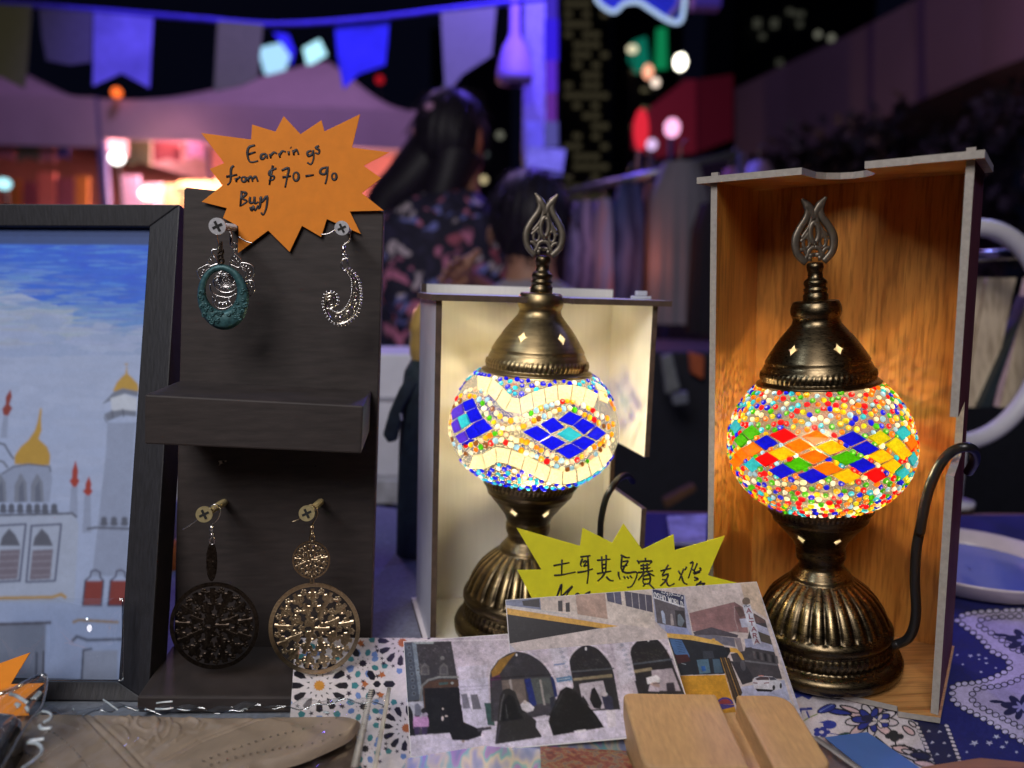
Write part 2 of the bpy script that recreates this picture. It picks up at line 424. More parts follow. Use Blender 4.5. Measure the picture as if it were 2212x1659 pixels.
CLOTH = colmat('printed_cloth', 0.85, var=0.10, scale=500, bump=0.2)
PT = (Vector((0, 0, TZ)), Vector((0, 0, 1)))
mb = MB(); mb.cur = rgb(20, 25, 104)
def clothfn(u, v):
    x = -0.02 + u * 0.92; y = 0.315 + v * 0.435
    return Vector((x, y + (0.012 * sin(9 * x) if v == 0 else 0) , TZ - 0.0012 + 0.0006 * sin(31 * x + 9 * y) * sin(23 * y)))
mb.grid(clothfn, 46, 30)
# hem that hangs over the far edge
cl = thing('tablecloth', 'blue and white printed tablecloth with chain borders and flowers under the wooden box', 'tablecloth', (0.4, 0.5, TZ))
mb.build('fabric', CLOTH, cl, smooth=True, col=True)
Z6 = zt(3000, 2550, 1032 / 2212); Z7 = zt(2800, 2000, 1232 / 1996)
pc = Pic((Vector((0, 0, TZ + 0.0004)), Vector((0, 0, 1))), Z6, 1.0, 0.000003)
WHT, NAV, BLU, PNK, BLK = (214, 206, 214), (22, 24, 70), (38, 52, 150), (216, 186, 190), (14, 13, 28)
pc.poly([(-300, 330), (230, 380), (700, 420), (1150, 560), (1330, 640), (1400, 1010), (1440, 1080), (-200, 1300), (-420, 700)], WHT)
pc.poly([(230, 360), (560, 400), (520, 415), (430, 410), (400, 440), (340, 410), (250, 445), (200, 420)], BLU)
# chain border band
pc.poly([(1290, 620), (1560, 650), (1720, 1080), (1440, 1080), (1380, 860)], NAV)
for i in range(13):
    t = i / 12.0; x = 1300 + 160 * t + 10 * sin(t * 3); y = 640 + 400 * t
    pc.ell(x, y, 27, 15, BLK, 12, 0.3); pc.ell(x, y, 21, 11, WHT, 12, 0.3)
    x = 1560 + 150 * t; pc.ell(x, y + 20, 26, 15, BLK, 12, 0.3); pc.ell(x, y + 20, 20, 11, WHT, 12, 0.3)
for (x, y) in ((1410, 705), (1500, 710), (1440, 800), (1540, 805), (1480, 900), (1580, 912), (1530, 1010), (1640, 1000)):
    pc.poly([(x - 20, y + 8), (x - 2, y - 12), (x + 20, y + 2)], (196, 196, 210))
def star(pc, x, y, r, c=(196, 200, 226), sq=0.6, n=5):
    pc.poly([(x + (r if k % 2 == 0 else r * 0.38) * cos(k * pi / n + 0.3), y + sq * (r if k % 2 == 0 else r * 0.38) * sin(k * pi / n + 0.3)) for k in range(2 * n)], c)
for (x, y, r) in ((1980, 750, 36), (1795, 805, 44), (1920, 805, 40), (2065, 800, 24), (2030, 838, 26), (1760, 70, 28), (1830, 62, 22), (1835, 98, 16), (1890, 90, 18), (1895, 132, 20), (1695, 142, 18), (1975, 172, 16), (1850, 206, 20), (1650, 62, 18), (2150, 880, 20), (1730, 880, 18)):
    star(pc, x, y, r)
def petal(pc, x, y, L, wd, a, c, o=BLK, ow=7):
    L *= 1.2; wd *= 1.25; ow *= 1.7; ca, sa = cos(a), sin(a); pts = []
    for k in range(14):
        q = 2 * pi * k / 14; px_ = L * (0.5 - 0.5 * cos(q)); py = wd * sin(q) * (0.6 + 0.4 * sin(q / 2))
        pts.append((x + px_ * ca - py * sa * 0.6, y + (px_ * sa + py * ca) * 0.62))
    pc.poly(pts, c)
    if o: pc.line(pts, ow, o, True)
# big flower
for k in range(9): petal(pc, 930, 610, 190 + 40 * (k % 2), 52, k * 2 * pi / 9 + 0.2, PNK if k % 2 else WHT)
for k in range(7): petal(pc, 925, 610, 140, 42, k * 2 * pi / 7 + 0.5, BLU, BLK, 6)
for k in range(5): petal(pc, 980, 620, 84, 24, k * 2 * pi / 5, WHT, BLK, 4)
pc.ell(890, 598, 52, 30, NAV)
petal(pc, 760, 560, -180, 34, 0.25, BLU); petal(pc, 660, 490, 160, 30, 0.5, PNK)
petal(pc, 470, 545, 150, 44, -0.55, BLU, NAV, 6); pc.line([(490, 540), (600, 480)], 5, (140, 160, 220))
petal(pc, 1190, 660, 130, 40, 0.9, PNK); petal(pc, 1240, 620, 80, 26, 0.9, WHT)
pc.line([(470, 560), (400, 590), (350, 620), (365, 700)], 9, (120, 140, 40)); pc.line([(320, 570), (330, 520), (420, 515)], 22, BLU); pc.line([(380, 540), (400, 590)], 16, BLU)
pc.ell(575, 650, 58, 36, BLU); pc.poly([(480, 630), (560, 610), (570, 660), (520, 640)], BLU)
for k in range(5): pc.ell(505 + 45 * cos(k * 1.256), 712 + 28 * sin(k * 1.256), 30, 20, BLU)
pc.ell(505, 712, 20, 13, WHT); pc.line([(560, 720), (650, 735)], 8, BLU); petal(pc, 640, 740, 90, 20, -0.3, (40, 74, 70), None)
pc.line([(1130, 830), (1125, 760)], 14, BLK)
for (x, y, r) in ((1110, 725, 40), (1070, 745, 32), (1165, 750, 34), (1120, 765, 40)): pc.ell(x, y, r, r * 0.75, (30, 34, 40))
pc.line([(960, 750), (1080, 850), (1150, 900), (1300, 960), (1420, 980)], 16, BLK)
petal(pc, 1100, 840, 190, 50, 0.35, PNK); petal(pc, 1180, 860, 120, 30, 0.5, WHT); petal(pc, 1250, 900, 150, 46, 0.2, NAV)
petal(pc, 1280, 960, 170, 40, 0.35, PNK); pc.line([(1090, 830), (1200, 820), (1280, 870), (1330, 860), (1400, 900)], 14, BLK)
# second medallion on the far side
def wave(pts, w, c): pc.line([(p.x, p.y) for p in smooth_path(pts, 5)], w, c)
OUTC = [(2460, 925), (2160, 770), (1870, 600), (1640, 470), (1605, 380), (1640, 315), (1830, 290), (2000, 230), (2090, 170), (2060, 90), (1940, 30), (1840, -80), (1710, -180), (1650, -235), (1740, -285), (1980, -310), (2700, -330)]
INC = [(2460, 845), (2180, 670), (1960, 560), (1800, 470), (1775, 400), (1830, 345), (2020, 320), (2200, 250), (2300, 170), (2250, 60), (2120, 10), (1990, -90), (1850, -175), (1820, -215), (1900, -245), (2100, -262), (2700, -270)]
pc.poly([(p.x, p.y) for p in smooth_path([Vector(q) for q in OUTC], 8)] + [(2900, 0), (2900, 1100)], (196, 186, 220))
pc.poly([(p.x, p.y) for p in smooth_path([Vector(q) for q in INC], 8)] + [(2900, 0), (2900, 1000)], (178, 168, 206))
pc.poly([(2320, 200), (2400, 150), (2700, 140), (2700, 260), (2420, 250)], (24, 26, 96))
def chain(pts, r, c1, c2, step=1.5):
    P = smooth_path(pts, 14); d = 0; last = P[0]
    for p in P:
        if (p - last).length > r * step:
            last = p; pc.ell(p.x, p.y, r, r * 0.72, c1, 12); pc.ell(p.x, p.y, r * 0.72, r * 0.48, c2, 10)
chain(OUTC, 34, BLK, (206, 200, 230)); chain(INC, 34, BLK, (190, 182, 218))
for (x, y) in ((2190, 500), (2230, -60)):
    for k in range(8): petal(pc, x, y, 150, 44, k * pi / 4 + 0.2, NAV, None)
    for k in range(6): petal(pc, x, y, 66, 16, k * pi / 3, (150, 146, 196), None)
    petal(pc, x - 140, y - 40, -110, 20, 0.1, NAV, None)
pc.build('printed_pattern', [(1560, 1255), (2330, 1255), (2330, 1700), (1560, 1700)], 1.5, CLOTH, cl, rgb(20., 25., 104.), grain=0.06)

mb = MB()
def gcloth(u, v):
    x = -0.62 + u * 0.60; y = 0.30 + v * 0.445
    r = 0.0008 * sin(40 * x + 6 * sin(14 * y)) + 0.0009 * sin(33 * y + 21 * x)
    if x > -0.05: r -= 0.0004
    return Vector((x + 0.01 * sin(12 * y) * u, y, TZ - 0.0008 + r + (0.012 * math.exp(-((x + 0.17) ** 2 + (y - 0.70) ** 2) / 0.004))))
mb.grid(gcloth, 60, 50)
tag(mb.build('cover_cloth', mat('grey_cloth', (0.20, 0.22, 0.26), 0.9, scale=300, var=0.2, bump=0.3), smooth=True), 'plain grey cloth creased on the table under the earring stand', 'cloth')

# ------------------------------------------------------------------ boxes behind the lamps
def prism3(mb, pts, ext, m0, m1, ms):
    a = [mb.V(p) for p in pts]; b = [mb.V(Vector(p) + ext) for p in pts]; n = len(a)
    mb.mi = m0; mb.Fc(a); mb.mi = m1; mb.Fc(b[::-1]); mb.mi = ms
    for i in range(n): j = (i + 1) % n; mb.Fc((a[j], a[i], b[i], b[j]))
    mb.mi = 0
T = 0.0037
def lamp_box(fr, w, d, H, inner, outer, edge, root, notch, topcut, floorpts, tabs):
    E3 = [inner, outer, edge]
    mb = MB(); prism3(mb, [fr.w(T, d - T, T), fr.w(w - T, d - T, T), fr.w(w - T, d - T, H + tabs), fr.w(T, d - T, H + tabs)], fr.N * T, 0, 1, 2 if not tabs else 1); mb.build('back_panel', E3, root)
    mb = MB(); prism3(mb, [fr.w(0, 0, T), fr.w(0, d, T), fr.w(0, d, H + tabs), fr.w(0, d - T, H + tabs), fr.w(0, d - T, H), fr.w(0, 0, H)], fr.W * T, 1, 0, 2); mb.build('side_panel', E3, root)
    za, zb, dep = notch
    mb = MB(); prism3(mb, [fr.w(w - T, 0, T), fr.w(w - T, 0, za), fr.w(w - T, dep, za), fr.w(w - T, dep, zb), fr.w(w - T, 0, zb), fr.w(w - T, 0, H), fr.w(w - T, d, H), fr.w(w - T, d, T)], fr.W * T, 0, 1, 2); mb.build('side_panel', E3, root)
    mb = MB(); prism3(mb, [fr.w(u, n, H + 0.0001) for u, n in topcut], fr.U * T, 0, 1, 2); mb.build('top_panel', E3, root)
    mb = MB(); prism3(mb, [fr.w(u, n, 0.0002) for u, n in floorpts], fr.U * (T - 0.0004), 0, 0, 2); mb.build('floor_panel', E3, root)
def un(fr, z, pts):
    out = []
    for p in pts:
        l = fr.loc(hit(p[0], p[1], (fr.w(0, 0, z), fr.U))); out.append((l[0], l[1]))
    return out

# white box
fr1 = yawfr(Vector((-0.0523, 0.4521, TZ)), -0.2502, 0.0016, 0.0259); w1, d1, H1 = 0.147, 0.0740, 0.2264
white_in = mat('white_laminate', (0.82, 0.80, 0.72), 0.28, var=0.04, scale=90, stretch=(8, 1, 0.3), coat=0.25)
white_out = mat('white_paint', (0.55, 0.58, 0.66), 0.45, var=0.06)
brown_edge = mat('burnt_board_edge', (0.085, 0.055, 0.038), 0.7, var=0.3, scale=200)
b1 = thing('lamp_box', 'white open-fronted box standing behind the blue and white mosaic lamp', 'display box', fr1.w(w1 / 2, d1 / 2, 0))
def frontz(fr, w, x, y):
    l = fr.loc(hit(x, y, (fr.w(w, 0, 0), fr.W))); return l[2]
za = fr1.uz(1386, 1099, 0)[1]; zb = fr1.uz(1396, 987, 0)[1]
o = 0.006
tc1 = [(-0.003, -0.004), (0.058, -0.004), (0.058, 0.012), (0.062, 0.024), (0.074, 0.028), (0.084, 0.022), (0.087, 0.010), (0.087, -0.004), (w1 + 0.008, -0.004), (w1 + 0.008, 0.012), (w1 + 0.003, 0.014), (w1 + 0.003, d1 - T - 0.0004), (-0.003, d1 - T - 0.0004)]
fl1 = [(-0.003, -0.010), (0.03, -0.010), (0.05, -0.002), (0.10, -0.002), (0.12, -0.010), (w1 + 0.003, -0.010), (w1 + 0.003, d1 + 0.004), (-0.003, d1 + 0.004)]
lamp_box(fr1, w1, d1, H1, white_in, white_out, brown_edge, b1, (za, zb, d1 * 0.80), tc1, fl1, 0.010)
mb = MB(); q = fr1.loc(fr1.px(1385, 634, 0.03))
mb.box(fr1, q[0] - 0.004, q[0] + 0.004, 0.028, 0.032, H1 + T + 0.0026, H1 + T + 0.006); bevel(mb.build('tab', white_out, b1), 0.0006); mb = MB(); mb.box(fr1, q[0] - 0.007, q[0] + 0.007, 0.0275, 0.0325, H1 + T + 0.0001, H1 + T + 0.0025)
bevel(mb.build('tab', white_out, b1), 0.0006)
# wooden box
fr2 = yawfr(Vector((0.1263, 0.448, TZ)), 0.6056, 0.0503, -0.0155); w2, d2, H2 = 0.1296, 0.084, 0.2951
wood_in = woodmat('honey_wood', (0.38, 0.135, 0.022), (0.66, 0.295, 0.060), 'z', 24, 0.36, 0.3)
wood_flat = woodmat('honey_wood_flat', (0.38, 0.17, 0.05), (0.60, 0.32, 0.11), 'x', 24, 0.5, 0.05)
wood_out = mat('red_stained_wood', (0.14, 0.022, 0.018), 0.6, var=0.3, scale=40, stretch=(1, 1, 0.1), spec=0.25)
grey_edge = mat('grey_board_edge', (0.34, 0.31, 0.28), 0.75, var=0.15, scale=400)
b2 = thing('lamp_box', 'honey brown wooden open-fronted box standing behind the multicoloured mosaic lamp', 'display box', fr2.w(w2 / 2, d2 / 2, 0))
za = fr2.uz(2078, 1032, 0)[1]; zb = fr2.uz(2086, 903, 0)[1]
uA, uB = fr2.uz(1736, 372, 0)[0], fr2.uz(1871, 362, 0)[0]; wc = uB - uA
cut = [(uA, -0.004), (uA, 0.34 * d2), (uA + 0.10 * wc, 0.46 * d2), (uA + 0.30 * wc, 0.56 * d2), (uA + 0.5 * wc, 0.59 * d2), (uA + 0.70 * wc, 0.56 * d2), (uA + 0.90 * wc, 0.46 * d2), (uB, 0.34 * d2), (uB, -0.004)]
f0 = un(fr2, H2, [(1536, 392)])[0][1]
tc2 = [(-0.007, -0.004), (0.02, -0.004)] + [(cut[0][0], -0.004)] + cut[1:-1] + [(cut[-1][0], -0.004), (w2 * 0.80, -0.004), (w2 * 0.80, -0.0055), (w2 + 0.004, -0.0055), (w2 + 0.004, d2 + 0.003), (-0.007, d2 + 0.003)]
fp = un(fr2, T, [Z7((820, 1180)), Z7((1188, 1262)), Z7((1194, 1296)), Z7((1516, 1352))])
fp = [(min(u, w2 + 0.0012), n) for u, n in fp]
fl2 = [(0.02, 0.02), (0.03, 0.008)] + fp + [(w2 + 0.0012, d2 + 0.002), (-0.003, d2 + 0.002), (-0.003, 0.02)]
lamp_box(fr2, w2, d2, H2, wood_in, wood_out, grey_edge, b2, (za, zb, d2 * 0.55), tc2, fl2, 0.0)
for q in b2.children:
    if q.name.startswith(('top_panel', 'floor_panel')): q.data.materials[0] = wood_flat
for u in (0.0018, w2 - 0.002): mb = MB(); mb.box(fr2, u - 0.002, u + 0.002, 0.001, 0.004, H2 + T + 0.0002, H2 + T + 0.0024); mb.build('tab', grey_edge, b2)

# ------------------------------------------------------------------ mosaic lamps
PROF_BASE = [(1452, 158, 0), (1449, 165, 0), (1441, 167, 0), (1435, 163, 0), (1432, 150, 0), (1429, 141, 0), (1426, 143, 2), (1416, 146, 2), (1406, 144, 2), (1404, 141, 0), (1398, 146, 0), (1390, 149, 0), (1380, 149, 0), (1371, 146, 0), (1366, 141, 0), (1363, 137, 1), (1352, 133, 1), (1341, 129, 1), (1328, 122, 1), (1316, 115, 1), (1304, 106, 1), (1292, 93, 1), (1283, 82, 1), (1276, 73, 1), (1272, 69, 0), (1269, 66, 0), (1264, 66, 0), (1260, 63, 0), (1252, 57, 0), (1246, 53, 0), (1242, 50, 0), (1236, 48, 0), (1228, 49, 0), (1221, 52, 0), (1213, 54, 0), (1206, 54, 0), (1199, 54, 0), (1195, 52, 0), (1190, 55, 0), (1184, 58, 0), (1177, 63, 0), (1170, 71, 0), (1162, 79, 0), (1155, 88, 0), (1149, 95, 0), (1145, 98, 0), (1142, 103, 0), (1137, 105, 0), (1134, 104, 0), (1130, 108, 0), (1125, 110, 0), (1122, 112, 0), (1120, 114, 2), (1112, 117, 2), (1104, 118, 2), (1102, 116, 0), (1099, 118, 0), (1096, 118, 0), (1094, 115, 0)]
PROF_CAP = [(829, 128, 0), (828, 134, 0), (825, 136, 0), (822, 134, 0), (820, 128, 0), (818, 124, 0), (816, 124, 2), (808, 126, 2), (799, 124, 2), (797, 121, 0), (793, 120, 0), (788, 117, 0), (785, 116, 0), (782, 113, 0), (778, 114, 0), (774, 112, 0), (766, 107, 0), (757, 101, 0), (747, 94, 0), (737, 87, 0), (726, 78, 0), (716, 69, 0), (706, 60, 0), (699, 54, 0), (693, 52, 0), (688, 51, 0), (683, 53, 0), (679, 55, 0), (673, 56, 0), (667, 56, 0), (660, 54, 0), (655, 52, 0), (651, 50, 0), (649.5, 46, 0), (649, 30, 0)]
PROF_NECK = [(649.5, 27, 0), (648, 27.6, 0), (636, 27.6, 0), (634, 25, 0), (630, 25, 0), (628, 26.4, 0), (623, 26.4, 0), (621, 23, 0), (618, 24, 0), (612, 26, 0), (607, 25, 0), (603, 21, 0), (600, 17, 0), (590, 16, 0), (586, 16.5, 0), (583, 18, 0), (576, 19, 0), (570, 18, 0), (567, 14, 0), (566, 2, 0)]
TULIP = [([(775, 462), (805, 508), (818, 548), (803, 595), (764, 650), (734, 708), (726, 760), (742, 826), (800, 884)], 1.0, [0.35, 0.9, 1.0, 1, 1, 1.1, 1.1, 1, 0.9]),
         ([(782, 470), (815, 512), (845, 555), (862, 600)], 0.9, [0.4, 1.3, 1.2, 0.8]),
         ([(838, 545), (842, 600), (822, 655), (770, 722)], 0.8, None),
         ([(822, 690), (790, 720), (765, 745)], 0.8, None), ([(800, 712), (824, 735), (822, 775), (800, 790), (782, 770), (782, 735)], 0.7, None),
         ([(760, 796), (785, 800), (806, 830), (796, 860)], 0.8, None), ([(806, 850), (825, 800), (860, 784)], 0.9, None), ([(808, 836), (860, 836)], 0.8, None), ([(826, 840), (822, 876)], 0.8, None)]

BK = ([1094, 1104, 1120, 1145, 1177, 1206, 1242, 1272, 1276, 1363, 1398, 1404, 1426, 1432, 1452], [1074, 1082, 1098, 1122, 1162, 1194, 1222, 1246, 1250, 1331, 1356, 1361, 1388, 1393, 1425])
def brow(y): return float(np.interp(y, *BK)) if y >= 1094 else y
def inside(p, poly):
    x, y = p; c = False; n = len(poly)
    for i in range(n):
        x1, y1 = poly[i]; x2, y2 = poly[i - 1]
        if (y1 > y) != (y2 > y) and x < (x2 - x1) * (y - y1) / (y2 - y1) + x1: c = not c
    return c
class Lamp:
    def __init__(s, Y, bot, top, rowmap, rs, gc, gR, gbt, gbb):
        s.Y = Y; s.O = ony(bot[0], bot[1], Y); s.Tp = ony(top[0], top[1], Y); s.A = (s.Tp - s.O).normalized()
        s.X = (RT - s.A * RT.dot(s.A)).normalized(); s.B = s.A.cross(s.X)     # B points to the back
        s.bot, s.top, s.rm, s.rs = bot, top, rowmap, rs
        s.cz = s.row(gc)[0]; s.R = gR * s.row(gc)[1]
        s.bt = s.row(gc - gbt)[0] - s.cz; s.bb = s.cz - s.row(gc + gbb)[0]
    def row(s, ypx):          # pixel row (already in this lamp's picture rows) -> height on the axis, metres per pixel
        f = (ypx - s.bot[1]) / (s.top[1] - s.bot[1]); x = s.bot[0] + f * (s.top[0] - s.bot[0])
        P = ony(x, ypx, s.Y); return (P - s.O).dot(s.A), (P - CAM).dot(fw) / F
    def W(s, x, y, z): return s.O + s.X * x + s.B * y + s.A * z
    def L(s, P): d = P - s.O; return (d.dot(s.X), d.dot(s.B), d.dot(s.A))
    def ghit(s, px):
        """point of the glass globe seen at a picture position"""
        r = ray(*px); o = s.L(CAM); d = (r.dot(s.X), r.dot(s.B), r.dot(s.A))
        for b, sg in ((s.bt, 1), (s.bb, -1)):
            oz, dz = (o[2] - s.cz) / b, d[2] / b; ox, oy, dx, dy = o[0] / s.R, o[1] / s.R, d[0] / s.R, d[1] / s.R
            a = dx * dx + dy * dy + dz * dz; h = ox * dx + oy * dy + oz * dz; c = ox * ox + oy * oy + oz * oz - 1
            q = h * h - a * c
            if q < 0: continue
            t = (-h - math.sqrt(q)) / a; z = oz + dz * t
            if z * sg >= 0: return Vector((o[0] + d[0] * t, o[1] + d[1] * t, o[2] + d[2] * t))
        # beyond the outline: nearest outline point
        return None
    def gn(s, l):
        z = l[2] - s.cz; b = s.bt if z > 0 else s.bb
        return Vector((l[0] / s.R ** 2, l[1] / s.R ** 2, z / b ** 2)).normalized()
    def gproj(s, l):
        P = s.W(*l); d = P - CAM; z = d.dot(fw); return (CX + F * d.dot(RT) / z, CY - F * d.dot(UP) / z)
    def lathe(s, mb, prof, nseg, flute=28, fa=0.055, rope=66, uvrow=True):
        rows = []
        for (y, r, m) in prof:
            z, k = s.row(s.rm(brow(y))); rr = r * s.rs * k; ring = []
            for i in range(nseg):
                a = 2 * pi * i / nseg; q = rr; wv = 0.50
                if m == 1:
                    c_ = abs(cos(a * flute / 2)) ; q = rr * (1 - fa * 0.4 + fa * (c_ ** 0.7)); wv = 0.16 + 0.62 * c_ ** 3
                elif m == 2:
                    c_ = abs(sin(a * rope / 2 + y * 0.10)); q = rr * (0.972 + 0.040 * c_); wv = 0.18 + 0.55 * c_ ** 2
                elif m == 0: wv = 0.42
                ring.append((mb.V(s.W(q * cos(a), q * sin(a), z)), wv))
            rows.append((ring, y))
        for (A, ya), (B, yb) in zip(rows[:-1], rows[1:]):
            for i in range(nseg):
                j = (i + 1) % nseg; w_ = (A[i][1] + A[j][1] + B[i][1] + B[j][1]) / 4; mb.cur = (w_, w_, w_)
                mb.Fc((A[i][0], A[j][0], B[j][0], B[i][0]), ((i / nseg, ya), ((i + 1) / nseg, ya), ((i + 1) / nseg, yb), (i / nseg, yb)))

def build_lamp(s, name, label, tiles, beads, bulb_power, bulb_col, cord, cordr, brass_cap, brass_base, shell):
    root = thing(name, label, 'lamp', s.O)
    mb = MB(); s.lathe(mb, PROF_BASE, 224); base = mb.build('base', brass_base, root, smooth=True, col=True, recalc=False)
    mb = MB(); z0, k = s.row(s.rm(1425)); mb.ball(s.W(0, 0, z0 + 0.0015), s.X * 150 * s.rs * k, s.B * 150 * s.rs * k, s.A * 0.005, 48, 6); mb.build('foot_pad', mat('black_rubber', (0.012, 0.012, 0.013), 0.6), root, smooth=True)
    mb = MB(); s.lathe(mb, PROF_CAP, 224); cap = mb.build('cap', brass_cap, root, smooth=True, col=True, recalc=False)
    for nm, rows_, lo in (('cap_glow_liner', (762, 752, 742, 732), cap), ('base_glow_liner', (1184, 1174, 1165, 1156, 1148), base)):  # translucent liners added behind the pierced stars so they glow
        mb = MB(); prof = PROF_CAP if rows_[0] < 900 else PROF_BASE; ys = [p[0] for p in prof][::-1]; rs_ = [p[1] for p in prof][::-1]
        rr = []
        for y in rows_:
            z, k = s.row(s.rm(brow(y))); r = np.interp(y, ys, rs_) * 0.93 * s.rs * k; rr.append([mb.V(s.W(r * cos(2 * pi * i / 48), r * sin(2 * pi * i / 48), z)) for i in range(48)])
        for A, B in zip(rr[:-1], rr[1:]):
            for i in range(48): mb.Fc((A[i], A[(i + 1) % 48], B[(i + 1) % 48], B[i]))
        mb.build(nm, LINER, lo, smooth=True)
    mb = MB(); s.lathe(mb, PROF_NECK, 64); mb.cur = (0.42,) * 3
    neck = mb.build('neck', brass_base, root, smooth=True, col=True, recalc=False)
    mb = MB(); mb.cur = (0.5, 0.5, 0.5)
    def tp(x, y):
        z, k = s.row(s.rm(274.3 + y * 0.3306)); return s.W((x - 860) * 0.3306 * s.rs * k, 0, z)
    for sg in (1, -1):
        for pts, th, tpr in TULIP:
            P = [tp(860 + sg * (x - 860), y) for x, y in pts]
            if len(P) > 2:
                n0 = len(P); P2 = smooth_path(P, 5)
                tq = [np.interp(i / (len(P2) - 1) * (n0 - 1), range(n0), tpr) for i in range(len(P2))] if tpr else None
            else: P2, tq = P, None
            mb.tube(P2, 0.0027 * th * s.rs * (0.9 if tpr else 0.62), 6, taper=tq, flat=0.35, nrm=s.B)
    el = [tp(860 + 30 * cos(a), 690 + 66 * sin(a)) for a in [2 * pi * i / 24 for i in range(24)]]
    mb.tube(el, 0.0019 * s.rs, 6, closed=True, flat=0.6, nrm=s.B)
    mb.build('finial', mat('dull_bronze', (0.17, 0.145, 0.115), 0.42, 0.75, var=0.2, scale=300), root, smooth=True)
    # globe
    mb = MB(); zt_ = s.row(s.rm(829))[0]; zb_ = s.row(s.rm(1077))[0]
    def gp(u, v):
        z = zb_ + (zt_ - zb_) * v; q = z - s.cz; b = s.bt if q > 0 else s.bb
        r = s.R * math.sqrt(max(0.02, 1 - (q / b) ** 2)); return s.W(r * cos(2 * pi * u), r * sin(2 * pi * u), z)
    mb.grid(gp, 96, 40); globe = mb.build('glass_globe', shell, root, smooth=True, weld=True)
    rot = lambda l, k: Vector((l[0] * cos(k) - l[1] * sin(k), l[0] * sin(k) + l[1] * cos(k), l[2]))
    polys = []
    mb = MB()
    for pts, c in tiles:
        sh_ = 0.93 if c == CR['cream'] else 0.97
        ctr = (sum(p[0] for p in pts) / len(pts), sum(p[1] for p in pts) / len(pts))
        pts = [(ctr[0] + (p[0] - ctr[0]) * sh_, ctr[1] + (p[1] - ctr[1]) * sh_) for p in pts]
        h = [s.ghit(p) for p in pts]
        if any(x is None for x in h): continue
        polys.append([(ctr[0] + (p[0] - ctr[0]) * 1.2, ctr[1] + (p[1] - ctr[1]) * 1.2) for p in pts])
        mb.cur = c
        for k in (0, pi):
            g = [rot(x, k) for x in h]; outer = [s.W(*(x + s.gn(x) * 0.0011)) for x in g]; inn = [s.W(*(x + s.gn(x) * 0.0002)) for x in g]
            # slight bevel: raised smaller face
            m_ = sum(outer, Vector()) / len(outer); nn = s.gn(sum(g, Vector()) / len(g)); n3 = s.X * nn[0] + s.B * nn[1] + s.A * nn[2]
            topf = [m_ + (p - m_) * 0.94 + n3 * 0.0003 for p in outer]
            a = [mb.V(p) for p in topf]; b = [mb.V(p) for p in outer]; c2 = [mb.V(p) for p in inn]; n = len(a)
            mb.Fc(a)
            for i in range(n): j = (i + 1) % n; mb.Fc((a[j], a[i], b[i], b[j])); mb.Fc((b[j], b[i], c2[i], c2[j]))
    mb.build('mosaic_tiles', glassmat(name + '_tile_glass', None, 0.58), globe, col=True)
    mb = MB()
    def bead(l, c, r, hole):
        n = s.gn(l); n3 = s.X * n[0] + s.B * n[1] + s.A * n[2]; x = n3.orthogonal().normalized(); y = n3.cross(x)
        a = random.random() * pi; x, y = x * cos(a) + y * sin(a), y * cos(a) - x * sin(a)
        c0 = s.W(*l) + n3 * 0.0001; mb.cur = c; e = random.uniform(0.78, 1.0); rows = []
        for rr, hh in ((1.0, 0.0), (0.95, 0.45), (0.72, 0.82), (0.42, 0.92 if not hole else 0.80)):
            rows.append([mb.V(c0 + (x * cos(2 * pi * k / 9) * rr * r + y * sin(2 * pi * k / 9) * rr * r * e) + n3 * (hh * r * 0.8)) for k in range(9)])
        for A, B in zip(rows[:-1], rows[1:]):
            for k in range(9): mb.Fc((A[k], A[(k + 1) % 9], B[(k + 1) % 9], B[k]))
        if hole:
            mb.cur = tuple(min(1, 0.35 + 0.65 * q) for q in c)
            ct = mb.V(c0 + n3 * (r * 0.35))
        else: ct = mb.V(c0 + n3 * (r * 0.78))
        for k in range(9): mb.Fc((rows[-1][k], rows[-1][(k + 1) % 9], ct))
    beads(s, bead, rot, polys)
    mb.build('glass_beads', glassmat(name + '_bead_glass', None, 0.80, 0.08), globe, smooth=True, col=True, recalc=False)
    L = light('bulb', 'POINT', (0, 0, 0), bulb_power, bulb_col, 0.0045 if bulb_power < 0.5 else 0.009); L.parent = root; L.location = s.W(0, 0, s.cz + 0.002) - root.location
    mb = MB(); mb.tube(smooth_path(cord, 8), cordr, 10); mb.build('power_cord', mat('black_cord', (0.010, 0.010, 0.011), 0.35, spec=0.6), root, smooth=True)
    return root

CR = {'blue': (0.006, 0.008, 0.95), 'cyan': (0.03, 0.50, 0.85), 'white': (1.0, 1.0, 1.0), 'cream': (1.0, 0.93, 0.70), 'red': (0.85, 0.006, 0.010), 'orange': (0.95, 0.22, 0.006), 'yellow': (0.92, 0.60, 0.010), 'green': (0.055, 0.46, 0.006), 'lime': (0.66, 0.66, 0.012), 'violet': (0.07, 0.03, 0.80), 'pink': (0.95, 0.60, 0.5), 'amber': (0.95, 0.40, 0.012), 'lblue': (0.30, 0.58, 1.0), 'brown': (0.20, 0.07, 0.02)}

